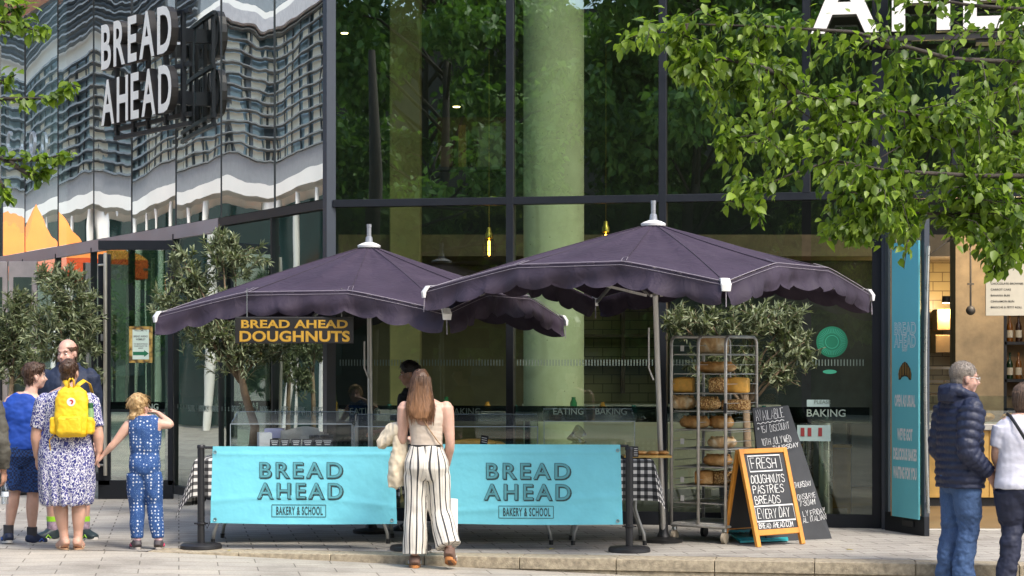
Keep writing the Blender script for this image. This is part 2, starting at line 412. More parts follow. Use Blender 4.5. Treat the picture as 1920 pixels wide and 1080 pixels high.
fr = thing('shop_facade', 'dark framed double height shop window wall with a green column behind it', 'shop front', CN)
RX = [WR(p) for p in (617, 957, 1243, 1512, 1650, 1790, 1990)]
for i in range(len(RX)-1):
    a, b = RX[i]+.045, RX[i+1]-.045; tl = rnd.uniform(-.003, .003); tb = rnd.uniform(-.004, .004)
    def fn(u, v): return DR*lerp(a, b, u)+V(0,0,lerp(TZ+.04, 8.0, v))+NR*(tl*(u-.5)+tb*(v-.5)+.002*(1-(2*u-1)**2))
    mb = MB(); mb.grid(fn, 4, 6); mb.build('pane', M_gl_r, fr, True, False)
    if i < 4:
        def fn(u, v): return DR*lerp(a, b, u)+V(0,0,lerp(.13, TZ-.04, v))+NR*(tl*(u-.5))
        if i == 3: b = RX[4]-.04
        mb = MB(); mb.grid(fn, 4, 4); mb.build('pane', M_gl_r2, fr, True, False)
for i, x in enumerate(RX):
    if i == 0: continue
    z0 = 0.0 if i in (1, 2, 4) else TZ+.03
    mb = MB(); w = .075 if i != 4 else .15
    mb.beam(DR*x+V(0,0,z0)-NR*.03, DR*x+V(0,0,8)-NR*.03, w, .15, NR, .004); mb.build('mullion', M_frame, fr)
mb = MB(); mb.beam(DR*.05+V(0,0,TZ)-NR*.02, DR*RX[-1]+V(0,0,TZ)-NR*.02, .125, .075, (0,0,1), .003); mb.build('transom', M_frame, fr)
mb = MB(); mb.beam(DR*.05+V(0,0,.065)-NR*.02, DR*RX[4]+V(0,0,.065)-NR*.02, .12, .128); mb.build('sill', M_frame, fr)
# door post pair at the shop entrance
mb = MB(); s0 = WR(1663)
mb.beam(DR*s0+V(0,0,0)+NR*.05, DR*s0+V(0,0,TZ-.04)+NR*.05, .10, .20, NR, .004)
mb.build('door_post', M_frame2, fr)
# lettering and marks on the glass
M_let = mat('pale green glass lettering', (.17,.22,.18), .7, var=.1)
M_let2 = mat('white glass lettering', (.30,.37,.31), .7, var=.05)
M_band = glass_mat('frosted dark band', (.16,.20,.20), .06)
def onwall(name, D, Nn, parent, word, px, py, h, xs, m, off=.006, lift=.012):
    s = ray_line(px, CN, D); Y = (CN+D*s).y; z = zat(py, Y)
    mb = MB(); ux = D if D is DR else -D
    put_text(mb, text_geo(word, h*Y/FPX, xs, offset=off), D*s+V(0,0,z)+Nn*lift, ux, (0,0,1)); mb.build(name, m, parent)
for w_, px_ in (('EATING', 684), ('DRINKING', 800), ('BAKING', 872), ('EATING', 1066), ('BAKING', 1146), ('EATING', 1385), ):
    onwall('glass_lettering', DR, NR, fr, w_, px_, 777, 12, .98, M_let)
onwall('glass_lettering', DR, NR, fr, 'BAKING', 1549, 781, 13.5, 1.05, M_let2, .012)
onwall('glass_lettering', DR, NR, fr, 'PLEASE', 1542, 757, 7, 1, M_let)
for w_, px_ in (('EATING', 361), ('DRINKING', 383), ('BAKING', 405), ('EATING', 443), ('DRINKING', 468), ('BAKING', 496), ('EATING', 535), ('DRINKING', 564), ('BAKING', 596)):
    onwall('glass_lettering', DL, NL, fl, w_, px_, 771+(px_-340)*.012, 11.5, .62, M_let2)
mb = MB()                                                # manifestation ticks
for k in range(175):
    s = .12+k*(RX[4]-.25)/175
    if any(abs(s-x) < .06 for x in RX): continue
    mb.box(DR*s+V(0,0,1.60+.0)+NR*.012, (.010, .003, .062), math.atan2(DR.y, DR.x))
for k in range(90):
    s = .12+k*(edges[6])/90
    mb.box(DL*s+V(0,0,1.07)+NL*.014, (.014, .003, .05), math.atan2(DL.y, DL.x))
mb.build('glass_tick_marks', M_let, fr)
mb = MB(); mb.box(DR*(RX[4]/2+.0)+V(0,0,1.09)-NR*.01, (RX[4]-.2, .004, .155), math.atan2(DR.y, DR.x)); mb.build('frosted_band', M_band, fr)
mb = MB(); mb.box(DL*(edges[5]/2)+V(0,0,1.135)-NL*.02, (edges[5]-.2, .004, .135), math.atan2(DL.y, DL.x)); mb.build('frosted_band', M_band, fl)
M_green = mat('green vinyl', (.008,.17,.085), .5, var=.1); M_green2 = mat('pale green vinyl', (.06,.40,.24), .5, var=0)
def disc_on(px, py, r, m, lift, n=40, e=1.0):
    s = WR(px); Y = (CN+DR*s).y; z = zat(py, Y); rr = r*Y/FPX; mb = MB()
    mb.prism([DR*(s+rr*math.cos(2*math.pi*i/n))+V(0,0,z+rr*e*math.sin(2*math.pi*i/n))+NR*lift for i in range(n)], NR*.002); return mb
mb = disc_on(1560, 641, 29, M_green, .012); st = mb.build('round_sticker', M_green, fr)
s = WR(1560); Y = (CN+DR*s).y; z = zat(641, Y); mb = MB(); q = Y/FPX
for k in range(44):
    a = 2*math.pi*k/44; mb.beam(DR*(s+math.cos(a)*16*q)+V(0,0,z+math.sin(a)*16*q)+NR*.0165, DR*(s+math.cos(a)*25*q)+V(0,0,z+math.sin(a)*25*q)+NR*.0165, .0045, .001, NR)
for k in range(40):
    a = 2*math.pi*k/40; a2 = 2*math.pi*(k+1)/40
    mb.beam(DR*(s+math.cos(a)*12*q)+V(0,0,z+math.sin(a)*12*q)+NR*.0165, DR*(s+math.cos(a2)*12*q)+V(0,0,z+math.sin(a2)*12*q)+NR*.0165, .006, .001, NR)
mb.build('sticker_rays', M_green2, fr)
mb = disc_on(1556, 697, 13, M_green2, .012, 30, .3); mb.build('oval_sticker', M_green2, fr)
M_notice = mat('pale notice paper', (.42,.55,.52), .6, var=.08); M_red = mat('red print', (.30,.04,.04), .6)
for px, py, w, h in ((1534, 756, 42, 13), (1526, 812, 62, 30)):
    s = WR(px); Y = (CN+DR*s).y; mb = MB(); mb.box(DR*s+V(0,0,zat(py, Y))+NR*.006, (w*Y/FPX, .003, h*Y/FPX), math.atan2(DR.y, DR.x)); mb.build('window_notice', M_notice, fr)
mb = MB()
for px in (1505, 1518, 1538):
    s = WR(px); Y = (CN+DR*s).y; mb.box(DR*s+V(0,0,zat(810, Y))+NR*.010, (7*Y/FPX, .003, 16*Y/FPX), math.atan2(DR.y, DR.x))
mb.build('notice_symbol', M_red, fr)
for o in list(fr.children)+list(fl.children): pass       # children are stored relative to the corner already

# big letters on the walls
M_face = mat('cream sign face', (.88,.84,.75), .45, var=.05); M_side = mat('brown black sign side', (.035,.03,.026), .4, var=.2)
def big_letters(parent, word, o, ux, n, h, xs, depth, gap):
    x = 0
    for ch in word:
        g = text_geo(ch, h, xs, offset=.028, extrude=depth/2, align='LEFT')
        xsn = [v[0] for v in g[0]]; x0, x1 = min(xsn), max(xsn)
        mb = MB()
        oo = Vector(o)+Vector(ux)*(x-x0)
        put_text(mb, g, oo, ux, (0,0,1), lift=-depth/2)
        f = text_geo(ch, h, xs, offset=.022, align='LEFT')
        lt = mb.build('letter', M_side, parent)
        mb = MB(); put_text(mb, f, oo, ux, (0,0,1), lift=.004); mb.build('letter_face', M_face, lt)
        x += (x1-x0)+gap
    return x
ua = (-DL)                                              # reading direction on the left wall
sg = thing('projecting_sign', 'two rows of tall cream block letters standing off the mirrored left wall', 'sign letters')
pl = P(190, 130, 24.95); pr = P(322, 93, 23.4); u1 = (pr-pl); u1.z = 0; Ls = u1.length; u1.normalize(); nn = V(u1.y, -u1.x, 0)
for word, z0 in (('BREAD', 5.28), ('AHEAD', 4.58)):
    hh = .54
    raw = [text_geo(c, hh, .62, offset=.028, align='LEFT')[0] for c in word]
    tot = sum(max(v[0] for v in g)-min(v[0] for v in g) for g in raw)
    xs = .62*.86*Ls/tot if tot*1.0 > 0 else .6
    gap = (Ls-.86*Ls)/4
    big_letters(sg, word, V(pl.x, pl.y, z0), u1, nn, hh, xs, .09, gap)
mb = MB()
for z in (5.12, 5.75, 4.53, 4.42): mb.beam(V(pl.x,pl.y,z)-nn*.19, V(pr.x,pr.y,z)-nn*.19+u1*.1, .05, .05)
for t in (.05, .3, .5, .75, .98):
    p = lerp(pl, pr, t); mb.beam(V(p.x,p.y,4.45)-nn*.17, V(p.x,p.y,5.75)-nn*.17, .05, .05, nn)
for t in (.25, .9):
    for z in (4.75, 5.5):
        p = lerp(pl, pr, t); mb.beam(V(p.x,p.y,z)-nn*.15, V(p.x,p.y,z)-nn*.36, .10, .16)
mb.build('sign_frame', M_joint, sg)
sg2 = thing('entrance_sign', 'white block letters on a rail above the shop entrance, half hidden by leaves', 'sign letters')
sA = WR(1522); oA = CN+DR*sA+NR*.35; oA.z = 4.76
big_letters(sg2, 'AHEAD', oA, DR, NR, .62, .98, .12, .11)
mb = MB()
for z in (4.68, 5.42): mb.beam(oA*1+V(0,0,z-oA.z)-NR*.06+DR*.5, oA+V(0,0,z-oA.z)-NR*.06+DR*3.1, .07, .05)
for t in (.8, 1.7, 2.6): mb.beam(oA+DR*t+V(0,0,-.1)-NR*.06, oA+DR*t+V(0,0,-.1)-NR*.30, .3, .07)
mb.build('sign_rail', M_side, sg2)
sg3 = thing('chrome_letters', 'small silver raised letters high on the far left glass', 'sign letters')
x = 0
M_chrome = mat('silver lettering', (.72,.78,.80), .3, .3, var=0)
for ch, px in (('C', 30), ('n', 52), ('Q', 74)):
    s = WL(px); Y = (CN+DL*s).y; mb = MB()
    hh = 44 if ch != 'n' else 22
    put_text(mb, text_geo(ch, hh*Y/FPX, .72, offset=-.006, extrude=.02), CN+DL*s+V(0,0,zat(290, Y))+NL*.10, -DL, (0,0,1)); mb.build('letter', M_chrome, sg3)

# ================================================================ INTERIOR
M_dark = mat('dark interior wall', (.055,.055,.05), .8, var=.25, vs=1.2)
M_floorw = mat('oak floor boards', (.20,.13,.06), .5, var=.3, vs=3)
M_conc = None
m, t, b, o = nodes('cast concrete column'); M_conc = m
co = coord(t); n1 = N(t, 'ShaderNodeTexNoise', Scale=2.2, Detail=8.0, Roughness=.65); L(t, co, n1.inputs[0])
c = ramp(t, n1.outputs[0], [(.3, (.38,.38,.27)), (.5, (.47,.47,.34)), (.7, (.53,.53,.40))])
vo = N(t, 'ShaderNodeTexVoronoi', Scale=11.0); L(t, co, vo.inputs['Vector'])
c = mixc(t, ramp(t, vo.outputs['Distance'], [(.05, (1,1,1)), (.10, (0,0,0))]), c, (.22,.22,.15))
wv = N(t, 'ShaderNodeTexWave', Scale=.35, Distortion=9.0, Detail=2.0); L(t, co, wv.inputs['Vector'])
c = mixc(t, ramp(t, wv.outputs[0], [(0, (.3,.3,.3)), (.018, (0,0,0))]), c, (.2,.19,.13))
L(t, c, b.inputs['Base Color']); b.inputs['Roughness'].default_value = .75; L(t, bump(t, n1.outputs[0], .3, .01), b.inputs['Normal'])
m, t, b, o = nodes('tan wall tile'); M_tile = m
br = N(t, 'ShaderNodeTexBrick', Color1=(.40,.32,.16,1), Color2=(.35,.28,.14,1), Mortar=(.14,.10,.05,1), Scale=1.0, Mortar_Size=.006, Brick_Width=.24, Row_Height=.12)
L(t, coord(t, 'Object', (1,1,1), (R(90),0,0)), br.inputs['Vector']); L(t, br.outputs[0], b.inputs['Base Color']); b.inputs['Roughness'].default_value = .35
M_wood = mat('counter oak', (.56,.34,.09), .5, var=.22, vs=4); M_dwood = mat('dark walnut', (.10,.055,.028), .5, var=.3)
M_ply = mat('board marked concrete', (.27,.20,.115), .75, var=.3, vs=4, bs=30)
M_marb = mat('grey marble', (.48,.46,.42), .3, var=.2, vs=8); M_blk = mat('black metal', (.015,.015,.016), .45, var=.1)
M_cream = mat('cream board', (.60,.54,.42), .7, var=.05); M_ink = mat('black print', (.02,.02,.02), .7, var=0)
def room(name, m, *boxes):
    mb = MB()
    for c_, d_ in boxes: mb.box(c_, d_)
    return struct(mb.build(name, m))
mb = MB(); mb.prism([CN+DR*.1-NR*.1+V(0,0,.0), CN+DR*9-NR*.02, V(9,29.6,0), CN+DL*10.4-NL*.2, CN+DL*.2-NL*.2], V(0,0,.006)); struct(mb.build('shop_floor', M_floorw))
sf = WR(1655); mb = MB(); mb.prism([CN+DR*.15-NR*.15+V(0,0,.010), CN+DR*sf-NR*.15+V(0,0,.010), CN+DR*sf-NR*6+V(0,0,.010), CN+DR*.15-NR*6+V(0,0,.010)], V(0,0,.006)); struct(mb.build('shade_floor', mat('shade dark floor', (.030,.030,.032), .5, var=.3, vs=2)))  # dark sheet laid over the oak so the sunlit floor stays dim
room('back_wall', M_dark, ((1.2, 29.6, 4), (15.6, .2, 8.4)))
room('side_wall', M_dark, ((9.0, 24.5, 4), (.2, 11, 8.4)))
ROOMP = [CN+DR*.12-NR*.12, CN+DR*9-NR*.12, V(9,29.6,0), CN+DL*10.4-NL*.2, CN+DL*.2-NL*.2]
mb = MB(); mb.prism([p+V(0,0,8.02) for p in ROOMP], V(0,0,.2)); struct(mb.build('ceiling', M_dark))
room('upper_floor', mat('brown slab edge', (.16,.12,.07), .8, var=.25), ((3.4, 26.8, 3.02), (11.0, 5.4, .26)))
room('partition_wall', mat('shaded tan wall', (.17,.135,.065), .5, var=.2, vs=3), ((-.75, 26.4, 1.46), (2.3, .12, 2.85)))  # left stretch of the tile wall, its dimness painted as a darker colour
room('partition_wall', M_tile, ((1.2, 26.4, 1.46), (1.5, .12, 2.85)))
room('partition_wall', mat('teal reflection wall', (.022,.030,.034), .4, var=.3), ((3.5, 25.2, 1.46), (3.0, .12, 2.85)))  # dark bay and its teal reflections put into the wall colour
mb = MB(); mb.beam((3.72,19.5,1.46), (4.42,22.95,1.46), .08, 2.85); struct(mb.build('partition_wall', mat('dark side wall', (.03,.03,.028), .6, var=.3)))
room('partition_wall', M_ply, ((5.46, 23.4, 1.55), (.56, .3, 3.1)))
room('partition_wall', M_tile, ((6.5, 25.6, 1.55), (3.1, .12, 3.1)))
tag(MB().loft([V(.455, 21.7, 0), V(.455, 21.7, 8.1)], .33, n=48).build('concrete_column', M_conc, None, 30), 'thick round pale green concrete column behind the middle window', 'column')
tag(MB().box((-1.28, 24, 4.05), (.37, .34, 8.1), None, .015).build('concrete_column', mat('tan concrete', (.30,.25,.11), .75, var=.2, vs=2.5), None), 'narrow square tan column behind the left shop window', 'column')
# pendant lamps with a lit filament
M_brass = mat('brass', (.62,.45,.10), .3, .9, var=.1); M_fil = mat('glowing filament', (1,.5,.1), .5, var=0, emit=(1,.42,.06), es=9)
def pendant(px, py, Y, label):
    c = P(px, py, Y); k = Y/FPX; tt = thing('pendant_lamp', label, 'pendant lamp', c, 0, 'caged filament pendants')
    mb = MB(); mb.tube([V(0,0,.2), V(0,0,2.2)], .0025, 5); mb.lathe([(.022, .20), (.03, .15), (.045, .13), (.045, .08), (.03, .07)], n=16); mb.build('lamp_cap', M_brass, tt, 40)
    mb = MB(); mb.lathe([(.005, .06), (.013, .04), (.013, -.10), (.006, -.12)], n=12); mb.build('filament', M_fil, tt, True)
    mb = MB()
    for z, r in ((.06, .055), (.0, .075), (-.07, .075), (-.14, .06)):
        mb.tube([V(r*math.cos(a*.3927), r*math.sin(a*.3927), z) for a in range(17)], .0025, 5)
    for a in range(8):
        ca, sa = math.cos(a*.785), math.sin(a*.785); mb.tube([V(r*ca, r*sa, z) for z, r in ((.06,.055),(0,.075),(-.07,.075),(-.14,.06))], .0025, 5)
    mb.build('cage', M_blk, tt)
pendant(917, 460, 22.4, 'caged brass pendant with glowing orange filament above the left parasol'); pendant(1136, 448, 22.6, 'brass pendant cap just showing beside the big parasol peak')
# ceiling spots (lit)
M_spot = mat('lit spot lens', (1,.8,.5), .5, var=0, emit=(1,.74,.36), es=9)
for px, py, Y, lab in ((856, 199, 24, 'small warm ceiling spot between the two columns'), (646, 61, 24, 'small warm ceiling spot near the corner post'), (1774, 567, 25, 'warm ceiling spot in the bakery kitchen beyond the entrance handle'), (1890, 440, 22.3, 'added unseen ceiling spot that warms the shop counter behind the leaves')):  # the last spot is unseen, added to warm the counter area
    tt = thing('ceiling_spot', lab, 'ceiling light', P(px, py, Y), 0); MB().lathe([(.05,.08),(.055,.0),(.05,-.005)], n=16).build('housing', M_blk, tt, 40); MB().lathe([(.042,-.006),(.042,-.012)], n=16).build('lens', M_spot, tt)
    if px > 1700:
        li = bpy.data.lights.new('spot_light', 'POINT'); li.energy = 24; li.color = (1,.72,.40); li.shadow_soft_size = .08; lo = bpy.data.objects.new('spot_light', li); COL.objects.link(lo); lo.parent = tt; lo.location = (0,0,-.10)
# upper floor shelf unit with boxes
su = thing('shelf_unit', 'upstairs shelf with boxes in painted amber light behind the glass between the columns', 'shelf', P(885, 318, 24.4))
MB().box((0,0,0), (.86,.3,.035)).build('shelf', M_blk, su); MB().box((0,.16,.33), (.86,.02,.66)).build('back_panel', mat('amber light back', (.07,.04,.012), .6, var=.3), su)  # the shelf's warm lamp light is put into these amber colours
M_amb = mat('dull amber light', (.16,.09,.02), .5); M_gry = mat('dull board', (.14,.15,.11), .6)
for dx, w, h, m_ in ((-.32,.16,.26,M_dwood), (-.12,.10,.52,M_amb), (.22,.30,.50,M_gry)):
    tag(MB().box(P(885, 318, 24.4)+V(dx,-.02,.02+h/2), (w,.14,h), None, .01).build('box', m_), {-.32:'low box on the upstairs shelf', -.12:'tall narrow box in painted amber light on the upstairs shelf', .22:'large pale framed board on the upstairs shelf'}[dx], 'box')
# kitchen furniture seen through the glass
def counter(name, lab, c, w, d, h, m1, m2, rz=0):
    tt = thing(name, lab, 'counter', c, rz)
    MB().box((0,0,h/2-.02), (w, d, h-.04), None, .004).build('counter_body', m1, tt); MB().box((0,-.0,h-.0), (w+.04, d+.04, .04), None, .006).build('counter_top', m2, tt); return tt
counter('kitchen_counter', 'pale kitchen counter in front of the tan tiled wall', V(1.75, 25.3, 0), 3.2, .7, 1.05, M_cream, M_marb)
rk = thing('kitchen_shelves', 'dark wall shelves above the kitchen counter behind the column', 'shelves', V(1.9, 26.1, 0))
for z in (1.62, 1.95, 2.45): MB().box((0,0,z), (2.4,.3,.04)).build('shelf', M_dwood, rk)
for x in (-.45, .12, .5, 1.1): MB().box((x,0,1.95), (.05,.28,1.5)).build('upright', M_dwood, rk)
MB().box((.33,-.02,1.95),(.38,.26,1.4)).build('cabinet', M_dwood, rk)
# tall blue table and stools behind the right hand window
M_stool = mat('stool oak', (.24,.135,.03), .5, var=.2)
tb = thing('high_table', 'blue topped high table behind the right hand window', 'table', V(3.15, 21.0, 0), R(-11))
MB().box((0,0,1.0), (.95,.5,.05), None, .01).build('table_top', mat('blue laminate', (.03,.13,.26), .35), tb)
for sx in (-.4,.4):
    for sy in (-.2,.2): MB().cyl((sx,sy,0), (sx,sy,.98), .02).build('leg', M_blk, tb)
for i, x in enumerate((2.95, 3.35)):
    tt = thing('wooden_stool', ('yellow wooden stool nearer the chrome bin', 'yellow wooden stool nearer the entrance post')[i], 'stool', V(x, 20.55-.04*i, 0), R(-11), 'stools at the high table')
    MB().box((0,0,.74), (.30,.28,.03), None, .01).build('seat', M_stool, tt); MB().box((0,.13,.40), (.27,.02,.62), None, .005).build('back_panel', M_stool, tt)
    for sx in (-.12,.12):
        for sy in (-.11,.09): MB().box((sx,sy,.365), (.03,.03,.725)).build('leg', M_stool, tt)
M_steel = mat('brushed steel', (.45,.46,.44), .28, .9, var=.12)
for i, (px, w) in enumerate(((1548, 26), (1515, 20))):
    p = PG(px, 20.0+.3*i); mb = MB(); r = w/2*20/FPX; mb.lathe([(r*.95,0.0),(r,.02),(r,1.0-.1*i),(r*.9,1.04-.1*i),(r*.3,1.08-.1*i)], p, 20)
    tag(mb.build('steel_canister', M_steel, None, 40), ('taller chrome canister inside the right hand window', 'slimmer chrome canister beside the leaning blackboard')[i], 'canister')
# bar along the window with jars and glasses
wbr = thing('window_bar', 'narrow dark bar counter running inside the middle shop windows', 'bar counter', CN+DR*2.6-NR*.75, math.atan2(DR.y, DR.x))
MB().box((0,0,1.02), (4.6,.34,.045), None, .008).build('bar_top', M_dwood, wbr)
for x in (-2.1, -.7, .7, 2.1): MB().box((x,.1,.5), (.05,.05,.99)).build('leg', M_blk, wbr)
M_cup = [mat('teal glass', (.05,.22,.22), .15), mat('pale ceramic', (.5,.5,.44), .4), mat('green glass', (.03,.16,.07), .12), mat('amber jar', (.34,.16,.03), .2)]
rnd = random.Random(8)
for i in range(14):
    x = -2.15+i*.33+rnd.uniform(-.06,.06); p = CN+DR*(2.6+x)-NR*(.75+rnd.uniform(-.08,.08)); k = i % 4; h = (.12,.09,.20,.15)[k]
    tag(MB().lathe([(.030,0),(.036,.008),(.036,h*.7),(.02,h*.9),(.022,h)], V(p.x, p.y, 1.0435), 16).build(('cup','mug','bottle','jar')[k], M_cup[k], None, 40), ('small teal glass on the bar inside the middle windows', 'pale mug on the bar inside the middle windows', 'green bottle on the bar inside the middle windows', 'amber jar on the bar inside the middle windows')[k], ('glass','mug','bottle','jar')[k], ('teal glasses','pale mugs','green bottles','amber jars')[k]+' on the window bar')
# back wall items at the entrance: counter, pastry case, shelf with bottles, menu board
cx0, cx1 = 4.62, 8.0
ct = thing('shop_counter', 'oak fronted shop counter with grey marble top inside the entrance', 'counter', V((cx0+cx1)/2, 22.45, 0))
w = cx1-cx0
MB().box((0,0,.05), (w,.6,.10)).build('plinth', M_blk, ct)
for k in range(10): MB().box((-w/2+w*(k+.5)/10,-.0,.475), (w/10-.006,.7,.745), None, .004).build('front_board', M_wood, ct)
MB().box((0,0,.885), (w+.05,.78,.07), None, .008).build('counter_top', M_marb, ct)
M_clear = glass_mat('clear glass', (.86,.92,.90), .05)
gc = thing('pastry_case', 'glass pastry case standing on the oak shop counter', 'display case', V(5.6, 22.5, .92))
for a, d in (((0,-.25,.15),(1.9,.008,.3)), ((0,.0,.305),(1.9,.5,.008)), ((-.95,0,.15),(.008,.5,.3)), ((.95,0,.15),(.008,.5,.3))): MB().box(a, d).build('glass_panel', M_clear, gc)
M_crust = mat('golden crust', (.50,.24,.06), .5, var=.4, vs=20, bs=60, bst=.5)
rnd = random.Random(3)
for i in range(7):
    mb = MB(); mb.ell((4.85+i*.25, 22.42+rnd.uniform(-.05,.05), .96+.03), (.085,.06,.045)); mb.ell((4.85+i*.25+.02, 22.42, 1.01), (.05,.05,.02))
    tag(mb.build('pastry', M_crust, None, True), 'golden pastry inside the glass case on the shop counter', 'pastry', 'pastries in the glass case')
ws = thing('bottle_shelf', 'black wall shelf full of wine bottles behind the shop counter', 'shelf', V(6.80, 24.6, 0))
for z in (1.02, 1.38, 1.84, 2.28): MB().box((0,0,z), (1.5,.3,.035)).build('shelf', M_blk, ws)
for x in (-.75, .75): MB().box((x,0,1.45), (.05,.3,1.7)).build('upright', M_blk, ws)
MB().box((0,.16,1.45), (1.5,.02,1.7)).build('back_panel', mat('warm shelf back', (.32,.20,.09), .6, var=.3), ws)
M_bot = [mat('dark green bottle', (.012,.03,.012), .12, var=0), mat('amber bottle', (.16,.06,.01), .12, var=0), mat('brown bottle', (.03,.012,.006), .12, var=0)]
M_lab = mat('bottle label', (.55,.50,.38), .7, var=.2)
for row, z in enumerate((1.40, 1.86)):
    for i in range(13):
        tt = thing('wine_bottle', ('wine bottle standing in the lower row of the black shelf', 'wine bottle standing in the upper row of the black shelf')[row], 'bottle', V(6.13+i*.108, 24.52, z), 0, 'bottles on the wall shelf')
        MB().lathe([(.036,0),(.038,.01),(.038,.18),(.03,.215),(.013,.24),(.013,.31),(.016,.312),(.016,.325)], n=14).build('glass', M_bot[(i*7+row) % 3], tt, 40)
        MB().lathe([(.039,.05),(.039,.14)], n=14, caps=False).build('label', M_lab, tt)
bd = thing('menu_board', 'cream menu board hanging above the shop counter at the right edge', 'menu board', P(1925, 520, 20.9))
hw, hh = 77*20.9/FPX, 72*20.9/FPX
MB().box((0,0,0), (hw*2, .02, hh*2), None, .003).build('board', M_cream, bd)
mb = MB()
for k, s_ in enumerate(('PAIN AU CHOCOLAT', 'ALMOND CROISSANT', 'SAVOURIES', 'ROLLS', '', 'CHOCOLATE BROWNIE', 'CARROT CAKE', 'BANANA BUN', 'CINNAMON BUN', 'BRIOCHE & PETIT ROLL')):
    if s_: put_text(mb, text_geo(s_, .021, 1.05, offset=.01, align='LEFT'), V(-hw+.05, -.013, hh-.17-k*.062), (1,0,0), (0,0,1))
mb.build('lettering', M_ink, bd)
mb = MB(); p = P(1820, 582, 22.6)
mb.tube([p+V(0,0,1.3), p+V(0,0,.05)], .012, 8); mb.ell(p, (.055,.05,.055)); mb.box(p+V(0,0,.3), (.07,.03,.02))
tag(mb.build('ceiling_hook', mat('dark iron', (.06,.055,.05), .5), None, 40), 'iron rod with round end hanging in front of the concrete pier', 'hook')
for i, (px, py, w_, h_) in enumerate(((1765, 690, 60, 5), (1765, 715, 60, 5), (1765, 738, 60, 5))):
    tag(MB().box(P(px, py, 24.6), (w_*24.6/FPX, .35, .03)).build('tray_shelf', M_steel), ('highest', 'middle', 'lowest')[i]+' steel tray shelf beyond the entrance handle', 'shelf')
for i, (px, py, w_, h_) in enumerate(((1772, 600, 40, 40), (1800, 640, 30, 36), (1768, 645, 38, 34))):
    tag(MB().box(P(px, py, 25.2), (w_*25/FPX, .3, h_*25/FPX), None, .01).build('cardboard_box', mat('cardboard', (.34,.22,.10), .8, var=.15)), ('upper cardboard box in the bakery kitchen', 'right hand cardboard box in the bakery kitchen', 'lower left cardboard box in the bakery kitchen')[i], 'box')
mb = MB(); mb.box((5.6, 19.05, .004), (3.6, .05, .012)); struct(mb.build('threshold', mat('pale threshold strip', (.6,.58,.52), .5)))

# open entrance door with the turquoise banner
M_turq = mat('turquoise vinyl', (.16,.58,.64), .55, var=.04, vs=2)
da, db = PG(1664, 19.05), PG(1738, 18.35); dd = (db-da); dw = dd.length; ang = math.atan2(dd.y, dd.x)
dr = thing('entrance_door', 'dark framed entrance door swung open beside the turquoise vertical banner', 'door', da, ang)
for c_, d_ in (((dw/2,0,.09), (dw,.055,.18)), ((dw/2,0,2.98), (dw,.055,.12)), ((.03,0,1.55), (.06,.055,2.74)), ((dw-.03,0,1.55), (.06,.055,2.74))): MB().box(c_, d_, None, .003).build('door_frame', M_frame2 if c_[2] > .1 else M_frame, dr)
MB().box((dw/2,0,1.55), (dw-.13,.012,2.72)).build('glass_panel', M_clear, dr)
MB().box((dw*.62,-.035,.10), (.20,.02,.06), None, .004).build('floor_lock', M_blk, dr)
hd = MB(); hx = dw+.075
hd.tube([V(hx,-.03,.22)]+[V(hx,-.03-.03*math.sin(math.pi*t/12),.22+2.45*t/12) for t in range(1, 12)]+[V(hx,-.03,2.67)], .017, 12)
hd.tube([V(hx-.06,0,.30), V(hx,-.03,.30)], .012, 8); hd.tube([V(hx-.06,0,2.6), V(hx,-.03,2.6)], .012, 8); hd.build('handle', M_steel, dr, 40)
bx0, bx1 = .25*dw, .93*dw
vb = thing('vertical_banner', 'tall turquoise banner with croissant emblem fixed to the open entrance door', 'banner', da, ang)
MB().box(((bx0+bx1)/2,-.05,1.44), (bx1-bx0,.014,2.58)).build('panel', M_turq, vb)
MB().box((bx0-.008,-.05,1.44), (.014,.018,2.58)).build('edge_strip', mat('orange edge', (.55,.24,.06), .5), vb)
bc = (bx0+bx1)/2; bw = bx1-bx0
def bl(word, z, h, xs, m=None, off=.01, sp=1): mb = MB(); put_text(mb, text_geo(word, h, xs, offset=off, spacing=sp), V(bc, -.059, z), (1,0,0), (0,0,1)); mb.build('lettering', m or M_wh, vb)
M_wh = mat('white print', (.86,.87,.84), .6, var=0)
zz = lambda py: zat(py, 18.7)
def fit(word, h, w, off=.01, sp=1):
    g = text_geo(word, h, 1, offset=off, spacing=sp); k = w/(max(v[0] for v in g[0])-min(v[0] for v in g[0])); return k
for word, py, h in (('BREAD', 627, 22), ('AHEAD', 651, 22)):
    k = fit(word, h*18.7/FPX, bw*.80)
    mb = MB(); put_text(mb, text_geo(word, h*18.7/FPX, k, offset=.032), V(bc,-.0585,zz(py)), (1,0,0), (0,0,1)); mb.build('lettering', M_wh, vb)
    mb = MB(); put_text(mb, text_geo(word, h*18.7/FPX, k, offset=-.016), V(bc,-.0605,zz(py)), (1,0,0), (0,0,1)); mb.build('letter_inline', M_turq, vb)
bl('BAKERY', zz(659), 6*18.7/FPX, fit('BAKERY', .03, bw*.28)*.0+.62)
for word, py, w_ in (('OPEN AS USUAL', 761, .76), ("WE'VE GOT", 824, .56), ('DELICIOUS BAKES', 861, .86), ('WAITING FOR YOU', 896, .86)):
    bl(word, zz(py), 20*18.7/FPX, fit(word, 20*18.7/FPX, bw*w_), off=.05)
M_cro = mat('dark croissant print', (.03,.018,.01), .6, var=0); M_cro2 = mat('amber croissant print', (.55,.30,.06), .6, var=0)
kq = 18.7/FPX
cz_ = zz(695); sxx = kq*.40*(bw/(52*kq))*1.0
def cp_(x, y, l): return V(bc+x*sxx*2.3, -.058-l, cz_+y*kq)
mb = MB(); pts = [(-13,-17),(-14,-6),(-11,5),(-5,14),(0,17),(5,14),(11,5),(14,-6),(13,-17),(9,-17),(6,-12),(0,-10),(-6,-12),(-9,-17)]
